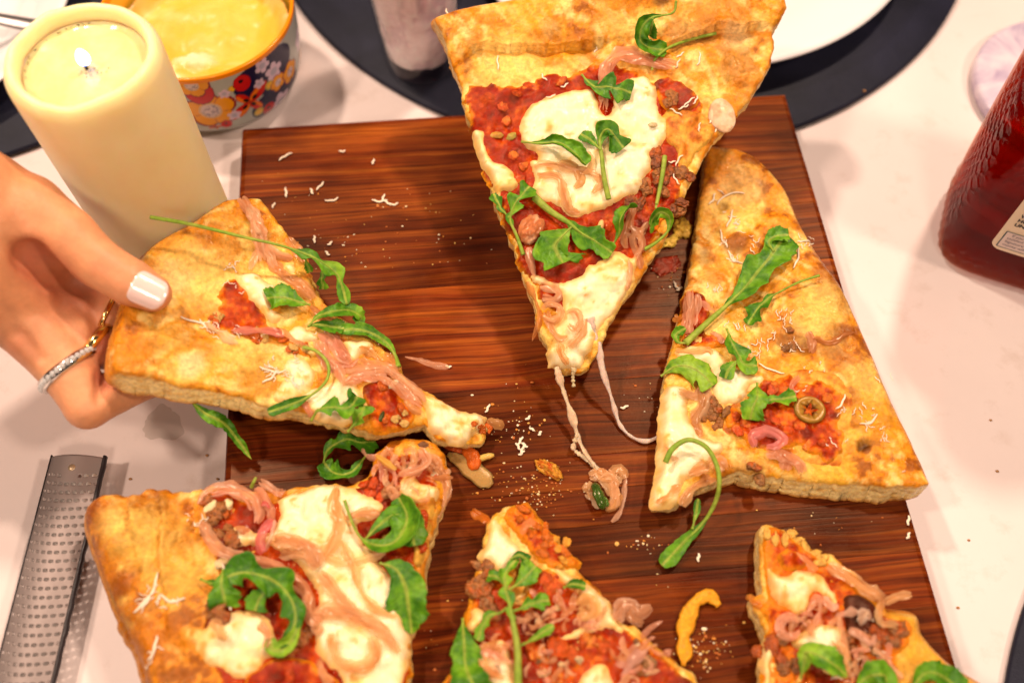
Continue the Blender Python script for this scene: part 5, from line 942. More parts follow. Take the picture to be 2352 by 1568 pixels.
for pts, w, c in ((ZC([(990, 1000, .5), (1040, 960, 1.6), (1110, 970, 1.8), (1110, 1060, 1.4), (1000, 1080, 1)]), 2.6, (.78, .50, .22)), (ZC([(590, 460, 1), (620, 400, 1.6), (680, 370, 1)]), 1.4, (.74, .34, .16)), (ZC([(220, 290, -2), (280, 330, -1.5), (345, 370, 0)]), 1.7, (.68, .22, .03)), (ZC([(280, 1370, 1), (340, 1470, 1.4), (460, 1530, 1)]), 1.7, (.70, .36, .16)), (ZC([(1500, 1300, 1), (1420, 1400, 1.6), (1340, 1520, 1)]), 2.0, (.66, .42, .40)),
                  (ZC([(1290, 1110, 0), (1330, 1010, 0), (1400, 990, -1), (1450, 1040, -2), (1540, 1000, -4)]), 3.0, (.66, .42, .32)), (ZC([(1380, 1000, -1), (1400, 1080, -1), (1480, 1140, -2)]), 2.4, (.58, .36, .26))):
    strip(S5, pts, w, .8, 1.0, c)
for zx, zy, n, sp in ((300, 840, 6, 40), (330, 950, 6, 40), (1480, 1420, 4, 60), (310, 690, 3, 30)):
    for _ in range(n):
        x, y = ZC([(r.gauss(zx, sp), r.gauss(zy, sp))])[0]; lump(S5, x, y, r.uniform(1.1, 2.2), r.uniform(1.0, 1.8), r.uniform(.8, 1.5), MEAT if r.random() < .5 else (.34, .15, .05), M_meat, 'meat_crumble', .45, r.uniform(0, 180))
for k in range(18):
    u = r.random(); x, y = ZC([(560 + 380 * u + r.gauss(0, 36), 290 + 380 * u + r.gauss(0, 40))])[0]; lump(S5, x, y, r.uniform(1.0, 2.3), r.uniform(.9, 1.8), r.uniform(.7, 1.3), (.58, .13, .012) if r.random() < .6 else (.66, .28, .03), M_sauce, 'tomato_chunk', .35, r.uniform(0, 180))
for zx, zy in ((720, 1330), (860, 1300), (1100, 1260), (1180, 1290), (1060, 1220), (760, 1420), (880, 1520), (820, 850), (760, 800), (870, 830), (660, 1320), (960, 1350)):
    x, y = ZC([(zx, zy)])[0]; lump(S5, x, y, r.uniform(2, 3.6), r.uniform(1.5, 2.8), r.uniform(1, 1.6), (.52, .07, .008), M_sauce, 'tomato_chunk', .3, r.uniform(0, 180), c2=(.66, .22, .03))
leaf(S5, ZC([(560, 1720, 2), (560, 1500, 3), (555, 1300, 4), (520, 1100, 4), (490, 950, 4), (460, 820, 4), (490, 720, 3), (560, 640, 1)]), 3.4, 'tall feathery arugula sprig with a pale stem on the bottom centre slice', stem=.45, nl=4, depth=.85, roll=.5, tone=.35, peak=.5, stemw=1.7)
leaf(S5, ZC([(490, 880, 3.5), (560, 830, 4), (620, 780, 3), (690, 700, 1)]), 4.6, 'upper right lobe of the feathery sprig on the bottom centre slice', stem=.15, nl=1, depth=.25, roll=.5, tone=.25)
leaf(S5, ZC([(510, 1040, 3), (590, 1010, 4), (680, 970, 3), (790, 955, 1)]), 3.6, 'middle right lobe of the feathery sprig on the bottom centre slice', stem=.15, nl=2, depth=.45, roll=.5, tone=.15)
leaf(S5, ZC([(570, 1290, 3), (660, 1250, 3.5), (740, 1190, 3), (825, 1140, 2)]), 2.0, 'narrow lower right shoot of the feathery sprig on the bottom centre slice', stem=.1, nl=1, depth=.3, roll=.5, tone=.25)
leaf(S5, ZC([(480, 1010, 3), (420, 1050, 3), (330, 1080, 2.4), (260, 1250, 2)]), 2.6, 'left shoot of the feathery sprig bending down over the bottom centre slice', stem=.1, nl=2, depth=.5, roll=.5, tone=.2)
leaf(S5, ZC([(450, 830, 3), (400, 780, 3), (340, 770, 1)]), 2.8, 'small dark left lobe of the feathery sprig on the bottom centre slice', stem=.1, nl=1, depth=.3, roll=.5, tone=-.3)
leaf(S5, ZC([(150, 1090, 1), (160, 1250, 2.5), (170, 1420, 3), (220, 1560, 3), (300, 1700, 2)]), 8.2, 'broad arugula leaf over the left edge of the bottom centre slice', stem=.02, nl=2, depth=.3, roll=.6, tone=.1, peak=.6)
leaf(S5, ZC([(900, 860, 1), (960, 835, 2), (1060, 850, 1)]), 2.2, 'tiny dark arugula scrap on the right edge of the bottom centre slice', stem=.02, nl=1, depth=.2, roll=.5, tone=-.2)
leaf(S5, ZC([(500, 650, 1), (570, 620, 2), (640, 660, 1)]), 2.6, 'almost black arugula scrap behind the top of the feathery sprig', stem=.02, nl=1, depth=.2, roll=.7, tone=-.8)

# ================================================================== SLICE 6: lower right
lr = ZD([(900, 222), (960, 217), (1060, 252), (1200, 370), (1340, 452), (1440, 452), (1500, 532), (1600, 620), (1690, 740), (1830, 850), (2030, 880), (2062, 1010), (2230, 1200), (2400, 1320), (2700, 1500), (2700, 1720), (920, 1720), (920, 1250), (930, 1000), (862, 850), (830, 732), (915, 742), (902, 600), (898, 400)])
S6 = Slice('pizza_slice', 'pizza slice at the lower right corner of the board with a dark patch on top', None, .0100, lr, ZD([(1830, 840), (2040, 870), (2072, 1005), (2240, 1195), (2420, 1320), (2720, 1490)]), 79, rim_h=.003, rim_w=.03, edge_r=.006, bumps=.0014, brown=.0,
           spots=[(1490, 0, .001, GOLD, 0, 0), (2100, 1500, .016, (.74, .42, .05), .7, .001), (2150, 1530, .014, GOLD, .7, 0), (1990, 1560, .012, TAN, .5, 0)])
patch(S6, 'tomato_sauce', ZD([(905, 400), (930, 260), (1060, 265), (1200, 385), (1350, 480), (1420, 520), (1560, 640), (1640, 760), (1780, 880), (1960, 920), (2000, 1050), (1900, 1200), (1700, 1700), (940, 1700), (950, 1000), (880, 850), (950, 760), (915, 600)]), .0008, M_sauce, c_sauce(.5, -.2), 80, step=.00062, amp=.0010, freq=.003)
patch(S6, 'tomato_sauce', ZD([(1030, 460), (1100, 392), (1190, 440), (1245, 510), (1170, 562), (1060, 562)]), .0016, M_sauce, c_sauce(-.1), 81, step=.00062, amp=.0010)
patch(S6, 'dark_patch', ZD([(1490, 770), (1600, 720), (1700, 780), (1770, 870), (1780, 980), (1720, 1060), (1600, 1040), (1520, 960)]), .0013, M_sauce, lambda uv, d, s: mix((.035, .007, .004), (.11, .022, .010), .5 + .5 * fbm(uv / .004, s)), 82, amp=.0006)  # dark brown patch spread over the sauce
for pts, sd in (([(955, 520), (1050, 582), (1200, 552), (1350, 590), (1445, 700), (1430, 805), (1380, 770), (1280, 720), (1230, 840), (1160, 885), (1090, 835), (1010, 800), (970, 700)], 83), ([(1130, 1090), (1250, 950), (1400, 940), (1500, 990), (1560, 1250), (1520, 1350), (1400, 1300), (1230, 1150)], 84), ([(925, 1060), (980, 1050), (1000, 1200), (980, 1400), (990, 1680), (915, 1680), (920, 1250)], 85)):
    patch(S6, 'mozzarella', ZD(pts), .0022, M_cheese, c_cheese(.1, .15), sd, edge=.0025, amp=.0007)
a = np.linspace(0.3, 5.9, 9)
for pts, w, c in ((ZD([(1110 + 70 * math.cos(q), 965 + 75 * math.sin(q), 1 + .6 * math.sin(q)) for q in a]), 1.6, (.78, .44, .34)), (ZD([(1390, 520, 1), (1480, 580, 2), (1600, 650, 2), (1720, 730, 1.6), (1800, 770, 1)]), 3.4, (.72, .46, .26)), (ZD([(1790, 790, 1), (1830, 770, 1), (1900, 745, 1), (1990, 735, 0)]), 1.6, (.76, .50, .28)), (ZD([(1800, 770, 1), (1760, 850, 1.6), (1780, 940, 1.6), (1840, 950, 1), (1890, 970, .6)]), 1.8, (.74, .48, .26)),
                  (ZD([(1440, 890, 1), (1520, 870, 1.6), (1600, 855, 1)]), 1.2, (.80, .52, .44)), (ZD([(1540, 990, 1), (1630, 1020, 1.6), (1690, 1080, 1.2), (1720, 1020, .6)]), 1.5, (.78, .48, .40)), (ZD([(1240, 860, 1), (1310, 740, 1.6), (1330, 850, 1.6), (1290, 960, 1)]), 1.3, (.76, .46, .34)), (ZD([(1340, 760, 1), (1390, 800, 1.8), (1450, 850, 1.4)]), 1.5, (.80, .54, .46)), (ZD([(1380, 960, 1), (1460, 900, 1.6), (1480, 1000, 1.4), (1540, 1200, 1)]), 1.5, (.78, .48, .30)),
                  (ZD([(1620, 950, 1), (1660, 860, 1.8), (1690, 920, 1.4)]), 1.3, (.84, .62, .56)), (ZD([(1720, 1120, 1), (1780, 1180, 1.4), (1760, 1260, 1)]), 1.6, (.76, .50, .36)), (ZD([(1160, 440, 1), (1240, 500, 1.4), (1290, 580, 1)]), 1.2, (.76, .40, .22)), (ZD([(820, 735, -1), (850, 790, 0), (910, 790, .6)]), 1.6, (.72, .34, .08)), (ZD([(1460, 1060, 1), (1500, 1180, 1.5), (1530, 1330, 1)]), 1.2, (.80, .52, .30))):
    strip(S6, pts, w, .8, 1.0, c)
clutter(S6, ZD([(1500, 1100), (1700, 1100), (1850, 1200), (1750, 1400), (1550, 1400)]), 14, 12, 31, 1.0)
clutter(S6, ZD([(1150, 860), (1300, 830), (1400, 900), (1250, 1000)]), 6, 3, 32, .9)
for zx, zy, n, sp in ((1800, 1050, 6, 70), (1900, 1000, 4, 50), (1620, 1060, 3, 40), (1040, 1100, 4, 60), (1080, 1250, 3, 50)):
    for _ in range(n):
        x, y = ZD([(r.gauss(zx, sp), r.gauss(zy, sp))])[0]; lump(S6, x, y, r.uniform(1.1, 2.3), r.uniform(1.0, 1.8), r.uniform(.8, 1.4), (.30, .11, .03) if r.random() < .6 else (.40, .08, .012), M_meat, 'meat_crumble', .45, r.uniform(0, 180))
for zx, zy in ((1225, 395), (1290, 440), (1340, 470), (1330, 505), (1130, 300), (1180, 350), (950, 300), (1010, 340), (1080, 340)):
    x, y = ZD([(zx, zy)])[0]; lump(S6, x, y, r.uniform(1.2, 2.2), r.uniform(1, 1.8), r.uniform(.7, 1.2), (.72, .38, .07), M_dough, 'filling_bit', .3, r.uniform(0, 180))
shreds(S6, [(x, y, n) for (x, y), n in zip(ZD([(1660, 900), (1700, 1120), (1640, 1250), (1780, 1180), (1500, 1330)]), (4, 6, 6, 6, 5))], 9, 14)
leaf(S6, ZD([(1190, 1340, 2), (1215, 1230, 4), (1230, 1150, 5), (1330, 1180, 6), (1430, 1240, 5), (1525, 1325, 3)]), 4.8, 'bright arugula leaf bent at an angle on the lower right slice', stem=.02, nl=0, depth=0, roll=.6, twist=(0, 20), tone=.45, pale=.1, peak=.55, blunt=.9)
leaf(S6, ZD([(1580, 1420, 1), (1650, 1340, 2.4), (1740, 1310, 3), (1800, 1330, 2), (1790, 1420, 1)]), 6.0, 'rounded dark arugula leaf at the bottom edge of the lower right slice', stem=.02, nl=1, depth=.1, roll=.5, tone=-.05)
leaf(S6, ZD([(1980, 1420, 1), (2070, 1310, 2.5), (2160, 1300, 3), (2260, 1360, 2), (2330, 1440, 1)]), 6.4, 'arugula leaf lying by the crust of the lower right slice', stem=.02, nl=1, depth=.2, roll=.5, tone=-.1)

# ================================================================== scraps left on the board
def loose(o, label, cat, group=None):
    recenter(o); return tag(o, label, cat, group)
loose(lump(BOARD, 1262, 1076, 5.6, 2.6, 1.9, (.66, .30, .035), M_sauce, 'crust_scrap', .45, -30, world=True, c2=(.48, .08, .01), fine=True), 'orange cheesy crust scrap alone on the middle of the board', 'food scrap')
loose(lump(BOARD, 1568, 524, 3.4, 4.4, 1.5, (.90, .48, .06), M_dough, 'crust_crumb', .6, 0, world=True, fine=True), 'large golden crumb between the raised slice and the right-hand slice', 'crumb')
loose(lump(BOARD, 1538, 556, 4.2, 2.2, 1.4, (.92, .52, .08), M_dough, 'crust_crumb', .65, 30, world=True, fine=True), 'smaller golden crumb below the large crumb between the slices', 'crumb')
loose(lump(BOARD, 1530, 610, 5.2, 4.0, .35, (.26, .016, .004), M_sauce, 'sauce_smear', .5, 20, world=True, off=.1, fine=True), 'thin red sauce smear on the board left of the right-hand slice', 'sauce smear')
loose(strip(BOARD, ZD([(345, 1250, .5), (350, 1100, .5), (380, 950, .6), (410, 830, .8), (470, 755, 1.4), (540, 735, 1.4), (590, 770, 1), (615, 810, .5)]), 2.5, .9, 1.0, (.80, .36, .025), M_sauce, 'baked_cheese_strip', world=True, wave=1.2, tw=.2), 'hooked orange strip of baked cheese between the two lower slices', 'food scrap')
loose(strip(BOARD, [(1028, 1042, .3), (1060, 1060, .5), (1095, 1085, .5), (1128, 1115, .2)], 3.2, .5, .6, (.46, .27, .09), M_onion, 'onion_scrap', world=True, wave=.4, tw=.2), 'translucent brown onion petal on the board by the tip of the lifted slice', 'food scrap')
loose(strip(BOARD, [(1064, 1030, 1), (1085, 1050, 1.2), (1090, 1080, 1)], 2.4, 1.0, 1.0, (.58, .11, .012), M_sauce, 'tomato_scrap', world=True), 'red tomato shred on the onion petal by the tip of the lifted slice', 'food scrap')
loose(strip(BOARD, [(1078, 1062, .8), (1105, 1052, 1.2), (1135, 1044, .6)], 1.2, .9, 1.0, (.74, .48, .12), M_onion, 'onion_scrap', world=True), 'short yellow onion shred sticking out by the tip of the lifted slice', 'food scrap')
loose(lump(BOARD, 1040, 1022, 5.0, 2.4, 2.2, (.40, .06, .012), M_sauce, 'tomato_scrap', .35, -20, world=True, fine=True), 'wet tomato lump under the tip of the lifted slice', 'food scrap')
# onion bundle with a basil piece where the strands end
bund = tag(empty('onion_bundle', np.array([[1, 0, 0, P(1392, 1120, BZ)[0]], [0, 1, 0, P(1392, 1120, BZ)[1]], [0, 0, 1, BZ], [0, 0, 0, 1.]])), 'tangle of cooked onion with a dark herb piece where the cheese strands end', 'food scrap')
class SB(Surf):
    pass
SBU = Surf(np.array([[1, 0, 0, P(1392, 1120, BZ)[0]], [0, 1, 0, P(1392, 1120, BZ)[1]], [0, 0, 1, BZ], [0, 0, 0, 1.]])); SBU.root = bund; SBU.th = .001
for pts, w, c in (([(1372, 1080, 1), (1395, 1095, 1.6), (1420, 1080, 1.4), (1434, 1100, 1)], 2.6, (.72, .46, .26)), ([(1352, 1092, .3), (1378, 1088, 1), (1400, 1112, 1.6), (1415, 1145, 1)], 3.0, (.76, .50, .30)), ([(1392, 1080, 1.6), (1408, 1110, 2.2), (1412, 1140, 1.6), (1398, 1165, .8)], 2.4, (.74, .46, .28)), ([(1436, 1090, .6), (1434, 1130, .8), (1425, 1165, .5), (1418, 1185, .4), (1405, 1198, .2)], 1.2, (.78, .52, .42)),
                  ([(1348, 1130, .2), (1362, 1140, .8), (1378, 1165, .6)], 2.4, (.80, .58, .42)), ([(1338, 1118, .3), (1352, 1122, .5), (1364, 1116, .3)], 1.4, (.78, .54, .32)), ([(1390, 1168, .4), (1412, 1160, .8), (1420, 1130, 1)], 1.8, (.70, .42, .2)), ([(1380, 1100, 2), (1400, 1090, 2.4), (1425, 1110, 1.6)], 1.6, (.78, .54, .34))):
    strip(SBU, pts, w, .7, .8, c)
strip(SBU, [(1366, 1108, 1.4), (1372, 1130, 2.4), (1380, 1152, 2.2), (1386, 1170, 1)], 2.0, .7, 1.4, (.045, .10, .012), M_onion, 'basil_piece', wave=.5, c2=(.015, .03, .005)); strip(SBU, [(1388, 1140, 2), (1392, 1155, 2), (1398, 1162, 1.4)], .9, .5, 1.4, (.06, .16, .02), M_onion, 'basil_piece')
g = 'grated cheese shreds scattered on the bare board'
SL = {(655, 360): 'hooked grated cheese shred nearest the upper left corner of the board', (657, 442): 'straight upright cheese shred left of the forked pair on the board', (735, 428): 'long slanting cheese shred, upper half of the forked pair', (716, 440): 'short cheese shred, lower half of the forked pair', (762, 460): 'curved cheese shred just below the forked pair', (786, 348): 'oval cheese fleck nearest the back edge of the board', (857, 372): 'upright cheese fleck right of the oval fleck at the back of the board',
      (628, 472): 'small cheese fleck beside the crust of the lifted slice', (1030, 842): 'cheese crumb at the end of the pink onion shred on the lifted slice', (1434, 935): 'flat cheese flake beside the right cheese strand', (2086, 1195): 'thin cheese shred near the right edge of the board', (2086, 1230): 'lower thin cheese shred near the right edge of the board', (2100, 1470): 'cheese shred by the crust of the lower right slice', (1604, 1280): 'single upright cheese shred right of the leaf on the board',
      (722, 550): 'upright cheese shred below the onion on the lifted slice', (758, 560): 'small round cheese fleck right of the upright shred', (752, 582): 'slanting cheese fleck under the small round fleck', (1552, 655): 'upper curl of cheese in the gap between the two right slices', (1560, 664): 'lower curl of cheese in the gap between the two right slices'}
for k_ in ((872, 462), (890, 466), (880, 455), (905, 470)): SL[k_] = 'curl of cheese in the star-shaped heap in the upper middle of the board'
for px, py, a_, L, b_ in ((655, 360, 30, 7, -.5), (657, 442, 95, 5.5, 0), (735, 428, 45, 5.5, 0), (716, 440, 110, 3.5, .1), (762, 460, 10, 6, .5), (786, 348, 0, 3, .4), (857, 372, 70, 3, .1), (872, 462, 0, 7, .4), (890, 466, -30, 4, .1), (880, 455, 70, 4, 0), (905, 470, 10, 4, .2), (628, 472, 60, 3, 0), (722, 550, 90, 4, .1), (758, 560, 40, 2.6, 0), (752, 582, -50, 3, .3),
                      (1195, 1012, 60, 4, .1), (1190, 1025, -60, 3.4, 0), (1200, 1030, 70, 5, .2), (1205, 1022, -40, 3, .1), (1198, 1040, 40, 3, .3), (1120, 938, 65, 4, .1), (1552, 655, -60, 4, .5), (1560, 664, 30, 3, .2), (1604, 1280, 80, 3.2, 0), (1213, 960, 40, 2.6, .2), (1222, 985, -30, 2.4, .3), (1240, 995, 60, 2.2, .2), (1434, 935, 20, 3.4, .3), (2086, 1195, 80, 4, .1), (2100, 1470, -50, 4, .2), (2086, 1230, 70, 3, .1), (1030, 842, -8, 2.5, .1)):
    o = shred(BOARD, px, py, a_, L * .95, b_ * .6, .52, .5, world=True); loose(o, SL.get((px, py), 'pale cheese fleck in the white sprinkle near the tip of the lifted slice' if 1100 < px < 1250 else 'tiny pale cheese fleck lying by itself on the dark board'), 'cheese shred', g)
# crumbs: nobody could count them
parts = []; rc = random.Random(17)
for cxp, cyp, sp, n in ((1190, 985, 34, 40), (1255, 1120, 40, 60), (1150, 1110, 45, 50), (1620, 1470, 30, 45), (1620, 1510, 22, 40), (1490, 1255, 30, 26), (790, 560, 60, 34), (1000, 560, 60, 24), (950, 475, 40, 16), (1150, 960, 40, 16), (1240, 880, 60, 12), (1560, 640, 26, 30), (1330, 1350, 120, 30), (1000, 1450, 60, 10), (1900, 1200, 60, 14), (1480, 900, 30, 12), (860, 840, 60, 8), (700, 480, 60, 14), (1240, 1150, 24, 30)):
    for _ in range(n):
        q = P(rc.gauss(cxp, sp), rc.gauss(cyp, sp * .7), BZ); s = rc.choice((.14, .18, .22, .28, .4)) * 1e-3 * (1.7 if rc.random() < .12 else 1)
        V = SPHS[0] * (1 + .3 * rc.uniform(-1, 1) * vnoise(SPHS[0] * 2, rc.randrange(99))[:, None]) * np.array([s * rc.uniform(.7, 1.7), s * rc.uniform(.7, 1.4), s * .7]) + q + np.array([0, 0, s * .4])
        c = rc.choice([(.80, .58, .3), (.72, .4, .1), (.60, .22, .03), (.85, .7, .48), (.45, .12, .02)]); parts.append((V, SPHS[1], np.broadcast_to(np.array(c), (len(V), 3))))
V, Q, C_ = join(parts); tag(mesh('crumbs', V, Q, M_shred, None, C_), 'tiny bread and cheese crumbs scattered over the board', None, kind='stuff')
parts = []
for px, py in ((476, 1046), (500, 1100), (2290, 1082), (2275, 965), (2225, 1240), (2345, 1414), (2200, 1395), (300, 1100), (560, 250), (2120, 1300), (1985, 210)):
    q = P(px, py, .0001 if px != 1985 else .0038); s = rc.uniform(.3, .6) * 1e-3; V = SPHS[0] * np.array([s * 1.3, s, s * .8]) + q + np.array([0, 0, s * .5]); parts.append((V, SPHS[1], np.broadcast_to(np.array((.40, .2, .08)), (len(V), 3))))
V, Q, C_ = join(parts); tag(mesh('crumbs', V, Q, M_shred, None, C_), 'few brown crumbs on the white tabletop', None, kind='stuff')

# ================================================================== candle
cc_ = P(182, 120, .1155); cr0 = .0262
MC = np.eye(4); MC[:2, 3] = cc_[:2]; MC[2, 3] = .0042
candle = tag(empty('pillar_candle', MC), 'thick ivory pillar candle burning with a pool of melted wax', 'candle')
mw, t, b = nt('ivory_wax'); v = objvec(t)
t.links.new(ramp(t, noise(t, 60, 3, .5, v), [(.3, (.88, .72, .37)), (.7, (.92, .78, .45))]), b.inputs['Base Color'])
setp(b, Roughness=.42, Subsurface_Weight=.85, Subsurface_Radius=(1.0, .62, .26), Subsurface_Scale=.010, Specular_IOR_Level=.4); bump(t, b, [(noise(t, 90, 4, .6, v), .12, .0008)])
pr = resample(cr([(.0001, .0005), (cr0 - .001, .0005), (cr0, .002), (cr0, .04), (cr0, .09), (cr0 - .0001, .1060), (cr0 - .0011, .1092), (cr0 - .0026, .1110), (cr0 - .0040, .1108), (cr0 - .0049, .1092), (cr0 - .0053, .1060), (cr0 - .0058, .1040), (.0001, .1038)], 6), 130)
V, Q = lathe(pr, 150); a = np.arctan2(V[:, 1], V[:, 0]); up_ = sstep(.09, .111, V[:, 2])
V[:, 2] += up_ * .0008 * fbm(np.c_[np.cos(a) * 2, np.sin(a) * 2], 5) * (V[:, 2] > .1045); rad_ = 1 + .010 * fbm(np.c_[np.cos(a) * 1.5, np.sin(a) * 1.5, V[:, 2] * 25], 6); V[:, :2] *= rad_[:, None]
mesh('wax_body', V, Q, mw, candle)
mp, t, b = nt('melted_wax'); v = objvec(t); t.links.new(ramp(t, noise(t, 120, 4, .6, v), [(.35, (.74, .62, .27)), (.7, (.80, .70, .36))]), b.inputs['Base Color'])
setp(b, Roughness=.12, Subsurface_Weight=.7, Subsurface_Radius=(1, .7, .3), Subsurface_Scale=.006); bump(t, b, [(noise(t, 150, 4, .6, v), .15, .0006)])
a = np.linspace(0, 2 * np.pi, 90, endpoint=False); ring = []
for f in (.0001, .25, .5, .75, .9, 1.0): ring.append(np.c_[np.cos(a) * .0208 * f, np.sin(a) * .0208 * f, .1046 + .0004 * fbm(np.c_[np.cos(a) * f * 4, np.sin(a) * f * 4], 3) + (.0006 if f == 1 else 0)])
V = np.concatenate(ring); i = np.arange(5)[:, None] * 90; j = np.arange(90)[None]; k = (j + 1) % 90
mesh('melted_pool', V, np.stack([i + j, i + 90 + j, i + 90 + k, i + k], -1).reshape(-1, 4), mp, candle)
wk = P(199, 158, .1092) - np.array([cc_[0], cc_[1], .0042]); wk[2] = .1046
V, Q = tube(wk + np.array([[0, 0, -.001], [0, 0, .002], [.0004, .0002, .0042], [.0012, .0004, .0056]]), .0006, .0006, 8, (1, 0, 0)); mesh('wick', V, Q, simple('burnt_wick', (.02, .015, .012), .8), candle)
mf, t, b = nt('flame'); geo = N(t, 'ShaderNodeTexCoord').outputs['Generated']; sx = N(t, 'ShaderNodeSeparateXYZ'); t.links.new(geo, sx.inputs[0])
cflame = ramp(t, sx.outputs['Z'], [(.0, (.06, .18, 1.0)), (.16, (.2, .35, 1.0)), (.3, (1.0, .95, .9)), (.8, (1.0, .92, .80))]); setp(b, Base_Color=(0, 0, 0, 1), Emission_Strength=4.0); t.links.new(cflame, b.inputs['Emission Color'])
V0, Q = sphere(28, 20); V = V0 * np.array([.0021, .0021, .0033]); V[:, :2] *= np.clip(1.0 - .35 * (V[:, 2:] / .0036) ** 1, .3, 1.2); V[:, 2] += .0042
mesh('flame', V + wk + np.array([.0002, .0006, .001]), Q, mf, candle)
ld = bpy.data.lights.new('flame_light', 'POINT'); ld.energy = .002; ld.color = (1, .72, .38); ld.shadow_soft_size = .004; lo_ = bpy.data.objects.new('flame_light', ld); COL.objects.link(lo_); lo_.location = wk + np.array([.0002, .0006, .0125]); lo_.parent = candle
parts = []
for k in range(46):
    if k < 30: an = math.radians(rc.uniform(95, 200)); rr_ = .0202 + rc.uniform(-.0006, .0004); q = np.array([rr_ * math.cos(an), rr_ * math.sin(an), .1050])
    else: q = wk + np.array([rc.gauss(.002, .0022), rc.gauss(-.0005, .002), .0005])
    s = rc.uniform(.00010, .00026); parts.append((SPHS[0] * np.array([s * 1.6, s, s * .7]) + q, SPHS[1]))
V, Q = join(parts); o = mesh('soot_specks', V, Q, simple('soot', (.03, .025, .01), .7), candle); o['kind'] = 'stuff'

# ================================================================== flowered bowl
bc = P(452, 22, .045); br_ = .0428
MBW = np.eye(4); MBW[:2, 3] = bc[:2]; MBW[2, 3] = .0008
bowl = tag(empty('dip_bowl', MBW), 'small flower-painted bowl with an orange rim full of yellow dip', 'bowl')
prof = [(.0001, .003), (.026, .003), (.0275, .0005), (.0300, .0004), (.0315, .0020), (.0360, .0050), (.0395, .0110), (.0412, .0200), (.0420, .0310), (.0426, .0418), (.0428, .0444), (.0425, .0451), (.0419, .0453), (.0412, .0448), (.0406, .0410), (.0395, .0250), (.0360, .0120), (.0250, .0060), (.0001, .0055)]
pr = resample(cr(prof, 8), 330); V, Q = lathe(pr, 620); th = np.arctan2(V[:, 1], V[:, 0]); rad = np.hypot(V[:, 0], V[:, 1]); kk = np.repeat(np.arange(330), 620)
imax = int(np.argmax(pr[:, 1])); outer = kk < imax
def bowl_at(px, py):
    d = ray(px, py); o_ = CAM - np.array([bc[0], bc[1], .0008]); R_ = .0418
    A = d[0] ** 2 + d[1] ** 2; B = 2 * (o_[0] * d[0] + o_[1] * d[1]); C = o_[0] ** 2 + o_[1] ** 2 - R_ ** 2; D = B * B - 4 * A * C
    t_ = (-B - math.sqrt(max(D, 0))) / (2 * A); q = o_ + d * t_; return math.atan2(q[1], q[0]), q[2]
col = np.broadcast_to(np.array([.38, .39, .36]), (len(V), 3)).copy(); S_ = .042
def flower(th0, h0, R0, kind, ph=0):
    global col
    ds = ((th - th0 + np.pi) % (2 * np.pi) - np.pi) * S_; dh = V[:, 2] - h0; R0 = R0 * 1.14; rho = np.hypot(ds, dh); phi = np.arctan2(dh, ds) - ph
    def put(mask, c): col[mask & outer] = c
    if kind == 'orange':
        Rm = R0 * (.74 + .26 * np.abs(np.cos(2.5 * phi)) ** .6); put(rho < Rm * 1.12, (.22, .008, .02)); put(rho < Rm, (.78, .30, .006)); put((rho < Rm * .95) & (np.abs(np.cos(2.5 * phi)) < .12), (.5, .14, .01))
        put(rho < R0 * .46, (.62, .40, .22)); put(rho < R0 * .38, (.62, .48, .50)); put((rho < R0 * .36) & (fbm(np.c_[ds, dh] / .0007, 4) > .15), (.26, .2, .26))
    elif kind == 'red':
        for k in range(4):
            an = ph + k * math.pi / 2; x = ds * math.cos(an) + dh * math.sin(an); y = -ds * math.sin(an) + dh * math.cos(an); L = R0 * (1.0 if k % 2 == 0 else .72); e = ((x - L * .55) / (L * .5)) ** 2 + (y / (L * .24)) ** 2
            put(e < 1.2, (.30, .03, .01)); put(e < 1, (.55, .012, .006)); put((e < .9) & (y > L * .02), (.76, .17, .01)); put((x - L * .3) ** 2 + (y * 1.4) ** 2 < (R0 * .13) ** 2, (.01, .004, .004))
    elif kind == 'heart':
        e = (ds / R0) ** 2 + (dh / (R0 * 1.2)) ** 2; put(e < 1.15, (.16, .006, .02)); put(e < 1, (.52, .008, .01)); put((ds + R0 * .1) ** 2 + (dh - R0 * .35) ** 2 < (R0 * .3) ** 2, (.008, .004, .008))
    elif kind == 'navy':
        e = (ds / (R0 * 1.6)) ** 2 + (dh / R0) ** 2; put(e < 1, (.008, .008, .045))
    elif kind == 'lilac':
        Rm = R0 * (.6 + .4 * np.abs(np.cos(2.5 * phi))); put(rho < Rm, (.62, .46, .58)); put(rho < R0 * .4, (.40, .36, .46))
    elif kind == 'dot':
        put(rho < R0, (.42, .33, .05)); put(rho < R0 * .7, (.78, .42, .02))
for (x, y, R0, kd, ph) in ((612, 168, .0095, 'navy', 0), (648, 225, .0090, 'navy', 0), (484, 256, .0098, 'orange', .4), (575, 236, .0100, 'red', .62), (457, 212, .0052, 'heart', 0), (628, 163, .0046, 'lilac', .2), (600, 150, .0036, 'lilac', 1), (655, 238, .0060, 'lilac', .5), (532, 203, .0016, 'dot', 0), (440, 195, .006, 'orange', 0), (495, 300, .0028, 'red', .2), (595, 192, .0026, 'lilac', .7), (620, 196, .0022, 'dot', 0), (540, 268, .0030, 'lilac', .2), (522, 292, .0022, 'heart', 0), (600, 262, .0024, 'dot', 0), (555, 190, .0034, 'heart', 0), (515, 215, .0024, 'lilac', .1), (640, 190, .0040, 'orange', .6), (625, 255, .0030, 'heart', 0), (668, 165, .005, 'orange', .3), (685, 90, .005, 'lilac', .3)):
    t0, h0 = bowl_at(x, y); flower(t0, h0, R0, kd, ph)
t1 = bowl_at(440, 250)[0]; t2 = bowl_at(676, 150)[0]
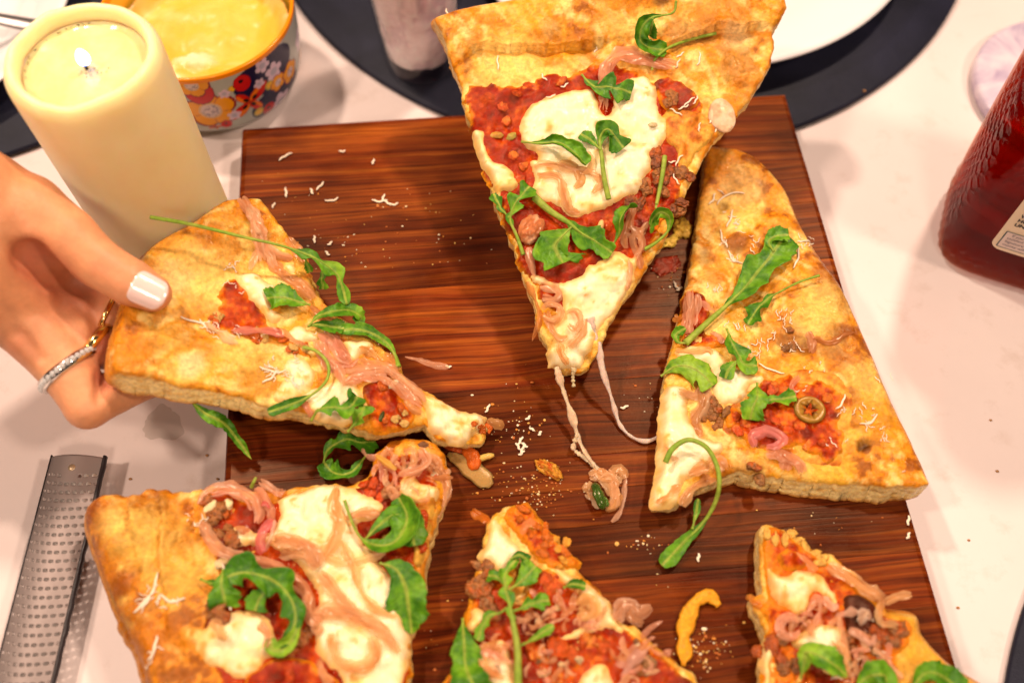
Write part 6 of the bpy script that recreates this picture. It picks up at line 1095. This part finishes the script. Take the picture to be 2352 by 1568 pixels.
for k in range(9):
    an = t2 + .45 + k * .42
    if (an - t1) % (2 * np.pi) < (t2 - t1) % (2 * np.pi) - .02: continue
    flower(an, .012 + .010 * (k % 3), .0085, ('orange', 'red', 'navy', 'orange', 'lilac')[k % 5], k)
rim = (np.abs(kk - imax) < 8); col[rim] = (.80, .24, .004); col[(kk >= imax + 8)] = (.84, .44, .03)
mesh('bowl_body', V, Q, M_print, bowl, col)
xs = np.linspace(-1, 1, 110); X, Y = np.meshgrid(xs, xs, indexing='ij'); rr = np.hypot(X, Y); an = np.arctan2(Y, X)
g = np.stack([X.ravel() * .0388, Y.ravel() * .0388], 1); rr = rr.ravel(); an = an.ravel()
zz = .0285 + .0020 * np.sin(an * 1 - rr * 7.5 + 2.2) * sstep(.1, .5, rr) * (1 - sstep(.85, 1, rr)) + .0012 * fbm(g / .012, 8) + .004 * sstep(.8, 1.0, rr)
dq = P(440, 140, .030)[:2] - bc[:2]; dd = np.hypot(*(g - dq).T / np.array([[.011], [.007]])); dl = (1 - sstep(.3, 1.1, dd + .3 * fbm(g / .006, 9))); zz += .0035 * dl + .001 * dl * fbm(g / .004, 10)
cc = mix((.84, .43, .05), (.88, .56, .15), .5 + .5 * fbm(g / .012, 11)); cc = mix(cc, (.84, .46, .04), sstep(.2, .9, np.sin(an - rr * 7.5 + .6)) * .6); cc = mix(cc, (.88, .74, .46), dl * .9); cc = mix(cc, (.88, .66, .30), sstep(.3, .9, fbm(g / .015, 14)) * .6)
I = np.arange(110 * 110).reshape(110, 110); Qd = np.stack([I[:-1, :-1], I[1:, :-1], I[1:, 1:], I[:-1, 1:]], -1).reshape(-1, 4); Qd = Qd[(rr[Qd] < 1.0).all(1)]
mesh('yellow_dip', np.c_[g, zz], Qd, M_cheese, bowl, cc)

# ================================================================== drinking glass
gc = P(968, 140, .0035); MG = np.eye(4); MG[:2, 3] = gc[:2]; MG[2, 3] = .0037
glass = tag(empty('drinking_glass', MG), 'tumbler of cloudy iced drink on the navy placemat behind the raised slice', 'glass')
mg, t, b = nt('clear_glass'); setp(b, Base_Color=(.95, .93, .95, 1), Roughness=.03, Specular_IOR_Level=.6)
tp = N(t, 'ShaderNodeBsdfTransparent'); lwf = N(t, 'ShaderNodeLayerWeight'); lw = N(t, 'ShaderNodeMapRange'); pw = N(t, 'ShaderNodeMath', operation='POWER'); pw.inputs[1].default_value = 4; t.links.new(lwf.outputs['Facing'], pw.inputs[0]); t.links.new(pw.outputs[0], lw.inputs[0]); lw.inputs[3].default_value = .035; lw.inputs[4].default_value = .55; mx = N(t, 'ShaderNodeMixShader'); gl_ = N(t, 'ShaderNodeBsdfGlossy', i_Roughness=.04)
t.links.new(lw.outputs[0], mx.inputs[0]); t.links.new(tp.outputs[0], mx.inputs[1]); t.links.new(gl_.outputs[0], mx.inputs[2]); t.links.new(mx.outputs[0], t.nodes['Material Output'].inputs['Surface'])
def gr(z): return .0178 + .0085 * z / .105
pr = resample(np.array([(.0001, 0), (.0150, 0), (.0172, .0008), (.0180, .0030), (gr(.03), .03), (gr(.105), .105), (gr(.105) - .0008, .1060), (gr(.105) - .0016, .105), (gr(.03) - .0016, .03), (gr(.008) - .0017, .009), (.0150, .0072), (.0001, .0070)]), 150)
V, Q = lathe(pr, 90); mesh('glass_wall', V, Q, mg, glass)
V, Q = lathe(resample(np.array([(.0001, .0074), (.0145, .0076), (gr(.009) - .0022, .0098), (gr(.03) - .0020, .03), (gr(.085) - .0020, .085), (gr(.085) - .0030, .0858), (.0001, .0862)]), 120), 120)
a = np.arctan2(V[:, 1], V[:, 0]); ice = fbm(np.c_[np.cos(a) * 2.6, np.sin(a) * 2.6, V[:, 2] * 95], 3, 3); sm = fbm(np.c_[np.cos(a) * 9, np.sin(a) * 9, V[:, 2] * 330], 5, 3); V[:, :2] *= (1 - .06 * sstep(-.1, .5, ice) - .012 * sstep(.1, .8, sm))[:, None]
cc = mix((.95, .78, .80), (.80, .62, .68), sstep(-.1, .6, ice)); cc = mix(cc, (.95, .84, .84), sstep(.3, .7, sm)); cc = mix(cc, (.10, .06, .10), sstep(.25, .7, fbm(np.c_[np.cos(a) * 3.4, np.sin(a) * 3.4, V[:, 2] * 40], 9)) * sstep(.035, .07, V[:, 2]) * .8)
mesh('cloudy_drink', V, Q, attr_mat('cloudy_drink', .25, 1.0, (1, .85, .85), .016, .5, .1, 300, ((400, .3, .0006),)), glass, cc)

# ================================================================== honey bottle
yb = math.radians(-20); Ub = np.array([math.cos(yb), math.sin(yb)]); Vb = np.array([-math.sin(yb), math.cos(yb)]); ba, bb = .036, .027
corner = P(2146, 604, .001)[:2]; bcn = corner + Ub * ba * .93 + Vb * bb * .93
MBT = np.eye(4); MBT[:2, 0] = Ub; MBT[:2, 1] = Vb; MBT[:2, 3] = bcn; MBT[2, 3] = .0006
bottle = tag(empty('honey_bottle', MBT), 'dark amber honey bottle with embossed honeycomb and a cream label', 'bottle')
mh, t, b = nt('amber_honey'); setp(b, Base_Color=(1, 1, 1, 1), Roughness=.06, Transmission_Weight=1.0, IOR=1.42, Specular_IOR_Level=.5)
tp = N(t, 'ShaderNodeBsdfTransparent'); mx = N(t, 'ShaderNodeMixShader', i_0=.6); t.links.new(b.outputs[0], mx.inputs[1]); t.links.new(tp.outputs[0], mx.inputs[2]); t.links.new(mx.outputs[0], t.nodes['Material Output'].inputs['Surface'])
va = N(t, 'ShaderNodeVolumeAbsorption'); va.inputs['Color'].default_value = (.86, .42, .12, 1); va.inputs['Density'].default_value = 185; t.links.new(va.outputs[0], t.nodes['Material Output'].inputs['Volume'])
HB = .165
def bscale(z): return np.interp(z, [0, .0012, .004, .009, .03, .06, .09, .108, .122, .134, .142, .165], [.86, .93, .975, 1.0, 1.05, 1.10, 1.14, 1.12, .95, .66, .52, .50])
def bsec(u, z, n=5.0):
    """point of the side wall; u = angle"""
    c, s = np.cos(u), np.sin(u); w = sstep(.118, .142, z); nn = n * (1 - w) + 2 * w; f = (np.abs(c) ** nn + np.abs(s) ** nn) ** (-1 / nn); k = bscale(z)
    b2 = bb * (1 - w) + ba * w; return np.stack([ba * k * f * c, b2 * k * f * s, z], -1)
nu, nz_ = 520, 260; uu = np.linspace(0, 2 * np.pi, nu, endpoint=False); zl = np.r_[np.linspace(0, .006, 16), np.linspace(.0065, HB, nz_ - 16)]
Uu, Zz = np.meshgrid(uu, zl, indexing='xy'); Pm = bsec(Uu, Zz); nz_ = len(zl)
seg = np.linalg.norm(np.diff(np.concatenate([Pm, Pm[:, :1]], 1), axis=1), axis=2)[60]; sarc = np.r_[0, np.cumsum(seg)[:-1]]; Sarc = np.broadcast_to(sarc, Uu.shape)
def hexd(x, y, c):
    """0 at cell borders, 1 in cell centres"""
    x = x / c; y = y / c; r3 = math.sqrt(3)
    def cell(ax, ay):
        px = (x - ax) - np.round(x - ax); py = ((y - ay) / r3 - np.round((y - ay) / r3)) * r3; px = np.abs(px); py = np.abs(py); return np.maximum(px, px * .5 + py * r3 / 2)
    return 1 - 2 * np.minimum(cell(0, 0), cell(.5, r3 / 2))
hx = hexd(Sarc, Zz * 1.0, .0062); groove = 1 - sstep(.06, .26, hx)
left_face = (1 - sstep(.35, .62, np.abs(((Uu - math.radians(190) + np.pi) % (2 * np.pi)) - np.pi))) * sstep(.012, .020, Zz) * (1 - sstep(.100, .112, Zz))
low_band = sstep(.0015, .003, Zz) * (1 - sstep(.015, .018, Zz))
nrm = np.stack([np.cos(Uu), np.sin(Uu)], -1); nrm2 = np.sign(nrm) * np.abs(nrm) ** 2.2; nrm2 /= np.linalg.norm(nrm2, axis=2)[..., None]
Pm[..., :2] += nrm2 * ((groove * .0005 * left_face + sstep(.05, .7, hx) * .0006 * low_band))[..., None]
V = Pm.reshape(-1, 3); i = np.arange(nz_ - 1)[:, None] * nu; j = np.arange(nu)[None]; k = (j + 1) % nu; Q = np.stack([i + j, i + k, i + nu + k, i + nu + j], -1).reshape(-1, 4)
V = np.concatenate([V, [[0, 0, .0012], [0, 0, HB]]]); j = np.arange(nu); k = (j + 1) % nu; bt = (nz_ - 1) * nu
mesh('bottle_body', V, [Q, np.stack([np.full(nu, nu * nz_), k, j], 1), np.stack([np.full(nu, nu * nz_ + 1), bt + j, bt + k], 1)], mh, bottle)
pr = np.array([(.0205, .1500), (.0215, .1505), (.0220, .152), (.0220, .171), (.0205, .1735), (.0001, .1740)]); V, Q = lathe(resample(pr, 40), 80); mesh('bottle_cap', V, Q, simple('gold_cap', (.60, .36, .06), .35), bottle)
# label on the front face: (f, z) -> front wall
lx0, lx1, lz0, lz1 = -.55, .70, .0250, .098
def front(f, z, off=.0004):
    k = bscale(z); x = ba * k * f; n = 5.0; y = -bb * k * (1 - np.abs(f) ** n) ** (1 / n); return np.stack([x, y - off, z], -1)
fx = np.linspace(lx0, lx1, 60); fz = np.linspace(lz0, lz1, 60); FX, FZ = np.meshgrid(fx, fz, indexing='ij'); rc_ = .0045
I = np.arange(3600).reshape(60, 60); Ql = np.stack([I[:-1, :-1], I[1:, :-1], I[1:, 1:], I[:-1, 1:]], -1).reshape(-1, 4)
# round the corners by pulling the border in
wx = (FX - lx0) * ba; wx2 = (lx1 - FX) * ba; wz = FZ - lz0; wz2 = lz1 - FZ
for (ax, az, sx_, sz_) in ((wx, wz, 1, 1), (wx2, wz, -1, 1), (wx, wz2, 1, -1), (wx2, wz2, -1, -1)):
    inn = (ax < rc_) & (az < rc_); dx = rc_ - ax; dz = rc_ - az; d_ = np.hypot(dx, dz); m_ = np.maximum(np.maximum(dx, dz), 1e-9); f_ = np.where(inn, m_ / np.maximum(d_, 1e-9), 1)
    FX = np.where(inn, FX + sx_ * (dx - dx * f_) / ba, FX); FZ = np.where(inn, FZ + sz_ * (dz - dz * f_), FZ)
lab = mesh('label', front(FX, FZ).reshape(-1, 3), Ql, simple('cream_paper', (.88, .70, .50), .6), bottle)
M_ink = simple('black_ink', (.02, .02, .02), .6); M_ink2 = simple('teal_ink', (.03, .09, .10), .6); M_box = simple('pale_pink_print', (.80, .64, .58), .6)
def fquad(f0, f1, z0, z1, off, mat, name):
    f = np.linspace(f0, f1, 12); v_ = np.concatenate([front(f, np.full(12, z0), off), front(f, np.full(12, z1), off)]); a_ = np.arange(11)
    return mesh(name, v_, np.stack([a_, a_ + 1, a_ + 13, a_ + 12], 1), mat, lab)
def text(s, f0, z0, size, mat, bold=0):
    cu = bpy.data.curves.new('print', 'FONT'); cu.body = s; cu.size = size; cu.offset = bold; cu.materials.append(mat)
    tmp = bpy.data.objects.new('tmp', cu); COL.objects.link(tmp); dg = bpy.context.evaluated_depsgraph_get(); me = bpy.data.meshes.new_from_object(tmp.evaluated_get(dg)); bpy.data.objects.remove(tmp)
    n = len(me.vertices); c = np.empty(n * 3, np.float32); me.vertices.foreach_get('co', c); c = c.reshape(-1, 3); k = bscale(z0)
    me.vertices.foreach_set('co', front(f0 + c[:, 0] / (ba * k), z0 + c[:, 1], .0008).astype(np.float32).ravel()); me.name = 'print'
    o = bpy.data.objects.new('print', me); COL.objects.link(o); o.parent = lab
    if not me.materials: me.materials.append(mat)
for s_, z_ in (('WARNING: DO NOT FEED', .0482), ('HONEY TO INFANTS', .0453), ('UNDER ONE YEAR OLD.', .0424)): text(s_, lx0 + .075, z_, .0027, M_ink, .00008)
text('Pure honey', lx0 + .16, .0570, .0022, M_ink)
fquad(lx0 + .06, lx1 - .06, .0275, .0380, .0006, M_box, 'guarantee_panel')
for (f0, f1, z0, z1) in ((lx0 + .055, lx0 + .066, .0275, .0380), (lx0 + .055, lx1 - .055, .0377, .0380), (lx0 + .055, lx1 - .055, .0273, .0276)): fquad(f0, f1, z0, z1, .0007, M_ink2, 'panel_line')
for s_, z_ in (("If you're not", .0357), ('satisfied with', .0335), ('Signature item', .0313), ('money will be', .0291)): text(s_, lx0 + .13 - (.03 if s_[0] != 'I' else 0), z_, .0020, simple('grey_ink', (.16, .13, .18), .6))

# ================================================================== steel grater
gz = .0125; g0 = P(172, 1043, gz); g1_ = P(42, 1568, gz); wv = np.linalg.norm(P(233, 1046, gz) - P(110, 1043, gz)); Lg = g1_ - g0; Lg /= np.linalg.norm(Lg); Wg = np.cross(Lg, [0, 0, 1.]); Wg = -Wg / np.linalg.norm(Wg)
if Wg[0] < 0: Wg = -Wg
MGR = np.eye(4); MGR[:3, 0] = Wg; MGR[:3, 1] = -Lg; MGR[:3, 2] = np.cross(Wg, -Lg); MGR[:3, 3] = g0
grater = tag(empty('rasp_grater', MGR), 'long narrow steel rasp grater with rows of small teeth at the lower left', 'grater')
hw = wv / 2; nxg = 64; dxg = wv / nxg; glen = .150; dyg = .00046; nyg = int(glen / dyg)
Xg, Yg = np.meshgrid(np.linspace(-hw, hw, nxg + 1), -np.arange(nyg + 1) * dyg, indexing='ij'); Zg = -.0030 * (Xg / hw) ** 2 + .0 * Yg
Yg = Yg - .0016 * (1 - (Xg / hw) ** 2) * np.clip(-Yg / .004, 0, 1)
I = np.arange((nxg + 1) * (nyg + 1)).reshape(nxg + 1, nyg + 1); ci, cj = np.meshgrid(np.arange(nxg), np.arange(nyg), indexing='ij')
row = cj // 7; ph = (row % 2) * 4; hole = (cj % 7 < 2) & (((ci + ph) % 8) < 5) & (row >= 2) & (ci > 1) & (ci < nxg - 2)
hole &= ~((row < 3) & (ci > 22) & (ci < 42))
keep = ~hole; Qg = np.stack([I[:-1, :-1], I[:-1, 1:], I[1:, 1:], I[1:, :-1]], -1)[keep]
Vg = np.stack([Xg, Yg, Zg], -1).reshape(-1, 3); ob = mesh('blade', Vg, Qg, M_rasp, grater); sol = ob.modifiers.new('thickness', 'SOLIDIFY'); sol.thickness = .00035; sol.offset = -1
parts = []
for rw in range(2, nyg // 7):
    for cx_ in range(0, nxg // 8 + 1):
        i0 = cx_ * 8 - (4 if rw % 2 else 0)
        if i0 < 2 or i0 + 5 > nxg - 2 or (rw < 3 and 20 < i0 < 42): continue
        vv = []
        for s_ in range(3):
            for ii in range(6):
                b_ = Vg[I[i0 + ii, rw * 7 + 2]]; bow = 1 - ((ii - 2.5) / 2.5) ** 2; vv.append(b_ + np.array([0, .00045 * s_ * (.5 + .5 * bow), .00042 * s_ * (.25 + .75 * bow)]))
        a_ = np.arange(5); parts.append((np.array(vv), np.concatenate([np.stack([a_, a_ + 1, a_ + 7, a_ + 6], 1), np.stack([a_ + 6, a_ + 7, a_ + 13, a_ + 12], 1)])))
V, Q = join(parts); o = mesh('teeth', V, Q, simple('bright_steel', (.50, .43, .40), .4, Metallic=.7), grater); o['kind'] = 'stuff'
M_dark = simple('dark_edge', (.018, .012, .014), .4)
yl = np.linspace(.0006, -glen, 160); wob = np.abs(fbm(np.c_[yl / .004, yl * 0], 4))
V, Q = tube(np.c_[np.full(160, hw + .0001), yl, -.0033 - .0004 * wob], .00075 + .0003 * wob, .0014, 8); mesh('edge_strip', V, Q, M_dark, grater)
V, Q = tube(np.c_[np.full(160, -hw), yl, np.full(160, -.0032)], .00030 + .0001 * wob, .0008, 8); mesh('edge_strip', V, Q, M_dark, grater)
V, Q = lathe([(.0001, .0002), (.0012, .00018), (.0014, -.0001)], 24); mesh('rivet', V + np.array([0, -.0052, 0]), Q, simple('brass', (.52, .38, .24), .4, Metallic=.6), grater)
for x_ in (-hw + .002, hw - .002):
    V, Q = tube(np.array([[x_, -.125, -.003], [x_, -.135, -.008], [x_, -.145, -.0125]]), .0014, .0014, 8); mesh('support_rail', V, Q, M_dark, grater)

# ================================================================== the hand
def surface_nets(F, org, h):
    s = F < 0; nx, ny, nz = F.shape; acc = np.zeros((nx - 1, ny - 1, nz - 1, 3)); cnt = np.zeros((nx - 1, ny - 1, nz - 1))
    cs = [(a, b_, c) for a in (0, 1) for b_ in (0, 1) for c in (0, 1)]
    sl = lambda a, n: slice(a, n - 1 + a)
    for p in cs:
        for ax in range(3):
            if p[ax]: continue
            q = list(p); q[ax] = 1
            f0 = F[sl(p[0], nx), sl(p[1], ny), sl(p[2], nz)]; f1 = F[sl(q[0], nx), sl(q[1], ny), sl(q[2], nz)]; m_ = (f0 < 0) != (f1 < 0)
            t_ = np.where(m_, f0 / np.where(m_, f0 - f1, 1), 0)
            for k in range(3): acc[..., k] += np.where(m_, p[k] + (t_ if k == ax else 0), 0)
            cnt += m_
    act = cnt > 0; idx = -np.ones(act.shape, int); idx[act] = np.arange(act.sum()); ijk = np.argwhere(act); V = (ijk + acc[act] / cnt[act][:, None]) * h + org; Qs = []
    for ax in range(3):
        o1, o2 = [(1, 2), (2, 0), (0, 1)][ax]; a = [slice(None)] * 3; b_ = [slice(None)] * 3; a[ax] = slice(0, -1); b_[ax] = slice(1, None); m_ = s[tuple(a)] != s[tuple(b_)]; e = np.argwhere(m_)
        ok = (e[:, o1] > 0) & (e[:, o2] > 0) & (e[:, o1] < F.shape[o1] - 1) & (e[:, o2] < F.shape[o2] - 1); e = e[ok]; d1 = np.zeros(3, int); d2 = np.zeros(3, int); d1[o1] = 1; d2[o2] = 1
        g_ = lambda v_: idx[v_[:, 0], v_[:, 1], v_[:, 2]]; q = np.stack([g_(e - d1 - d2), g_(e - d2), g_(e), g_(e - d1)], 1); fl = s[e[:, 0], e[:, 1], e[:, 2]]; Qs.append(np.where(fl[:, None], q, q[:, ::-1]))
    return V, np.concatenate(Qs)
def W3(x, y, z): return P(x, y, z)
THUMB = [(-45, 452, .086, .0145), (60, 490, .082, .0136), (150, 545, .0775, .0108), (232, 608, .0725, .0084), (300, 648, .0685, .0081), (350, 673, .0655, .0066)]
PALM = [[(-420, 430, .112, .026), (-200, 430, .098, .024), (-60, 520, .082, .020)], [(-60, 520, .082, .020), (30, 640, .066, .0150)], [(-110, 640, .078, .019), (10, 690, .062, .0140)], [(-45, 452, .086, .0145), (60, 560, .072, .013), (90, 640, .063, .0105)]]
FING = [[(10, 690, .062, .0132), (95, 775, .0545, .0110), (162, 858, .0485, .0094), (202, 932, .0445, .0080), (262, 902, .0385, .0076), (340, 870, .0350, .0070), (395, 850, .0345, .0062)],
        [(30, 640, .062, .0130), (120, 735, .0540, .0102), (205, 790, .0470, .0088), (262, 800, .0400, .0080), (345, 800, .0345, .0072), (400, 795, .0340, .0062)],
        [(60, 610, .061, .0118), (160, 690, .0530, .0092), (238, 722, .0470, .0080), (292, 735, .0395, .0074), (360, 745, .0345, .0068), (410, 745, .0345, .0060)],
        [(90, 590, .060, .0105), (185, 645, .0535, .0080), (260, 672, .0475, .0070), (320, 690, .0400, .0064), (380, 700, .0360, .0058)]]
hchains = {'thumb': THUMB}
hs = .0011; allp = np.array([W3(*q[:3]) for ch in [THUMB] + PALM + FING for q in ch]); lo = allp.min(0) - .034; hi = allp.max(0) + .034
lo[0] = max(lo[0], -.44); n_ = np.ceil((hi - lo) / hs).astype(int) + 1
ax_ = [lo[k] + np.arange(n_[k]) * hs for k in range(3)]; GX = np.stack(np.meshgrid(*ax_, indexing='ij'), -1).reshape(-1, 3).astype(np.float32)
def caps(ch):
    D = None
    for a_, b_ in zip(ch[:-1], ch[1:]):
        pa, pb = W3(*a_[:3]).astype(np.float32), W3(*b_[:3]).astype(np.float32); ab = pb - pa; t_ = np.clip(((GX - pa) @ ab) / (ab @ ab), 0, 1); d = np.sqrt(((GX - pa - t_[:, None] * ab) ** 2).sum(1)) - (a_[3] + (b_[3] - a_[3]) * t_); D = d if D is None else smin(D, d, .0010)
    return D
def smin(a_, b_, k):
    h_ = np.clip(.5 + .5 * (b_ - a_) / k, 0, 1); return b_ + (a_ - b_) * h_ - k * h_ * (1 - h_)
D = None
for ch in PALM: d = caps(ch); D = d if D is None else smin(D, d, .010)
fD = None
for ch in FING:
    d = caps(ch); fD = d if fD is None else smin(fD, d, .0006)
D = smin(D, fD, .0028); D = smin(D, caps(THUMB), .0022)
def carve(D, ch, k=.0012): return -smin(-D, caps(ch), k)
Vc, _q = surface_nets(D.reshape(n_), lo, hs); qc = (Vc - CAM) @ R; pxc = 1176 + qc[:, 0] / -qc[:, 2] * FPX; pyc = 784 - qc[:, 1] / -qc[:, 2] * FPX
def onskin(pts):
    out = []
    for x, y, r_ in pts:
        k = np.hypot(pxc - x, pyc - y) < 9
        out.append((x, y, float(Vc[k, 2].max()) if k.any() else .06, r_))
    return out
for pts_, k_ in (([(22, 560, .0021), (70, 590, .0060), (125, 628, .0057), (170, 650, .0045), (225, 680, .0024)], .0018), ([(246, 820, .0015), (237, 868, .0028), (226, 918, .0015)], .0018), ([(0, 706, .0015), (45, 770, .0024), (90, 822, .0018)], .0021), ([(138, 640, .0015), (150, 682, .0021), (146, 715, .0009)], .0024), ([(215, 700, .0018), (228, 745, .0027), (222, 790, .0021)], .0018), ([(190, 760, .0009), (222, 782, .0024)], .001), ([(52, 640, .0006), (100, 690, .0015), (160, 706, .0006)], .002)):
    D = carve(D, onskin(pts_), k_)
# folds of the skin: inside of the finger joint, knuckle of the thumb
V, Q = surface_nets(D.reshape(n_), lo, hs)
for _ in range(2):                                                     # relax the net
    nb = np.zeros_like(V); c_ = np.zeros(len(V))
    for k in range(4):
        a_, b_ = Q[:, k], Q[:, (k + 1) % 4]; np.add.at(nb, a_, V[b_]); np.add.at(c_, a_, 1); np.add.at(nb, b_, V[a_]); np.add.at(c_, b_, 1)
    V = V * .5 + .5 * nb / np.maximum(c_, 1)[:, None]
base = W3(-100, 560, .03); MH = np.eye(4); MH[:3, 3] = base
hand = tag(empty('hand', MH), 'hand with a pale glossy thumbnail and three rings holding up the left slice', 'hand')
cs = mix((.70, .275, .12), (.78, .36, .18), .5 + .5 * fbm(V / .014, 3)); 
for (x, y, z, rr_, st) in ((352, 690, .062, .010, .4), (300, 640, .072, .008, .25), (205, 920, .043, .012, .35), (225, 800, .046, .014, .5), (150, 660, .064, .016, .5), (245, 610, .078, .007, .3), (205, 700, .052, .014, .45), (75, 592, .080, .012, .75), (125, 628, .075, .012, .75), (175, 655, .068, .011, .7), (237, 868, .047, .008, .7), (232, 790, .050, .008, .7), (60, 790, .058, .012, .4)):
    e = np.linalg.norm(V - W3(x, y, z), axis=1) / rr_; cs = mix(cs, (.52, .13, .07), (1 - sstep(.2, 1, e)) * st)  # redder skin at joints; shade of the creases is deepened in the colour too
ms = attr_mat('skin', .46, .25, (1, .35, .18), .0022, .36, .14, 200, ((520, .4, .0005), (1600, .3, .0002)), rvar=.08)
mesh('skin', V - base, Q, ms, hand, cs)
# thumbnail
p0, p1 = W3(302, 650, .0685), W3(352, 674, .0655); ax0 = (p1 - p0) / np.linalg.norm(p1 - p0); vw = CAM - p1; vw /= np.linalg.norm(vw); nn = vw - ax0 * vw.dot(ax0) + np.array([.0, -.05, .15]); nn -= ax0 * nn.dot(ax0); nn /= np.linalg.norm(nn); sd = np.cross(ax0, nn)
na, nb_ = 30, 24; A2 = np.linspace(-1, 1, na); B2 = np.linspace(-1, 1, nb_); Vn = []
for a_ in A2:
    for b_ in B2:
        x = a_ * .0062; hwid = math.radians(46) * (1 - (.75 if a_ > 0 else .5) * max(0, (abs(a_) - .45) / .55) ** 2.4); an = b_ * hwid; rr_ = np.interp(x, [-.007, 0, .005, .009], [.0081, .0076, .0071, .0062])
        Vn.append(p0 + ax0 * (x + .0070) + (nn * math.cos(an) + sd * math.sin(an)) * (rr_ + .00035 * (1 - abs(b_) ** 4) - .0004 * (a_ < -.9)) - nn * .0006)
I = np.arange(na * nb_).reshape(na, nb_); Qn = np.stack([I[:-1, :-1], I[1:, :-1], I[1:, 1:], I[:-1, 1:]], -1).reshape(-1, 4)
mn, t, b = nt('polished_nail'); setp(b, Base_Color=(.90, .62, .57, 1), Roughness=.24, Coat_Weight=.8, Coat_Roughness=.04, Subsurface_Weight=.25, Subsurface_Radius=(1, .5, .4), Subsurface_Scale=.002)
o = mesh('thumbnail', np.array(Vn) - base, Qn, mn, hand); sol = o.modifiers.new('thickness', 'SOLIDIFY'); sol.thickness = .0005; sol.offset = 0
def ringat(a_, b_, f, rad, prof, mat, label, gems=0, tilt=0):
    pa, pb = W3(*a_), W3(*b_); d = (pb - pa) / np.linalg.norm(pb - pa); c = pa + (pb - pa) * f; u = np.cross(d, [0, 0, 1.]); u /= np.linalg.norm(u); w = np.cross(u, d); an = np.linspace(0, 2 * np.pi, 72, endpoint=False); rows = []
    for dr, dl in prof: rows.append(c + (np.outer(np.cos(an), u) + np.outer(np.sin(an), w)) * (rad + dr) + d * dl)
    V = np.concatenate(rows); n = len(prof); i = np.arange(n)[:, None]; j = np.arange(72)[None]; k = (j + 1) % 72; i2 = (i + 1) % n; o = mesh('ring', V - base, np.stack([i * 72 + j, i * 72 + k, i2 * 72 + k, i2 * 72 + j], -1).reshape(-1, 4), mat, hand); o['label'] = label
    if gems:
        V0, Qg_ = sphere(8, 5)
        for g_ in range(gems):
            q = 2 * np.pi * g_ / gems; pos = c + (u * math.cos(q) + w * math.sin(q)) * (rad + prof[0][0] * .9); mesh('gem', V0 * .0012 + pos - base, Qg_, M_gem, o, smooth=False)
ringat((95, 775, .0545), (160, 848, .0485), .99, .0101, [(.0012, -.0018), (.0015, 0), (.0012, .0018), (-.0004, .0020), (-.0004, -.0020)], M_silver, 'silver ring set all round with clear stones', 34)
ringat((120, 735, .0540), (205, 790, .0470), 1.10, .0088, [(.0010, -.0018), (.0014, 0), (.0010, .0018), (-.0004, .0015), (-.0004, -.0015)], M_gold, 'plain gold band')
ringat((160, 690, .0530), (238, 722, .0470), 1.06, .0080, [(.0009, -.0009), (.0012, 0), (.0009, .0009), (-.0004, .0007), (-.0004, -.0007)], M_gold, 'thin gold ring')

# grease spot on the table under the lifted slice
a = np.linspace(0, 2 * np.pi, 60, endpoint=False); q = P(372, 975, 0); rr_ = .0075 * (1 + .35 * fbm(np.c_[np.cos(a) * 1.6, np.sin(a) * 1.6], 12)); V = np.concatenate([np.c_[rr_ * np.cos(a) * 1.2, rr_ * np.sin(a), np.full(60, .00012)], np.c_[rr_ * np.cos(a) * .9, rr_ * np.sin(a) * .75, np.full(60, .0003)], [[0, 0, .00034]]]) + q
j = np.arange(60); k = (j + 1) % 60
mgz, t, b = nt('grease'); setp(b, Base_Color=(.40, .33, .24, 1), Roughness=.3, Alpha=.2)
o = mesh('grease_spot', V, [np.stack([j, k, k + 60, j + 60], 1), np.stack([j + 60, k + 60, np.full(60, 120)], 1)], mgz); recenter(o); tag(o, 'greyish grease spot on the white tabletop under the lifted slice', 'stain')
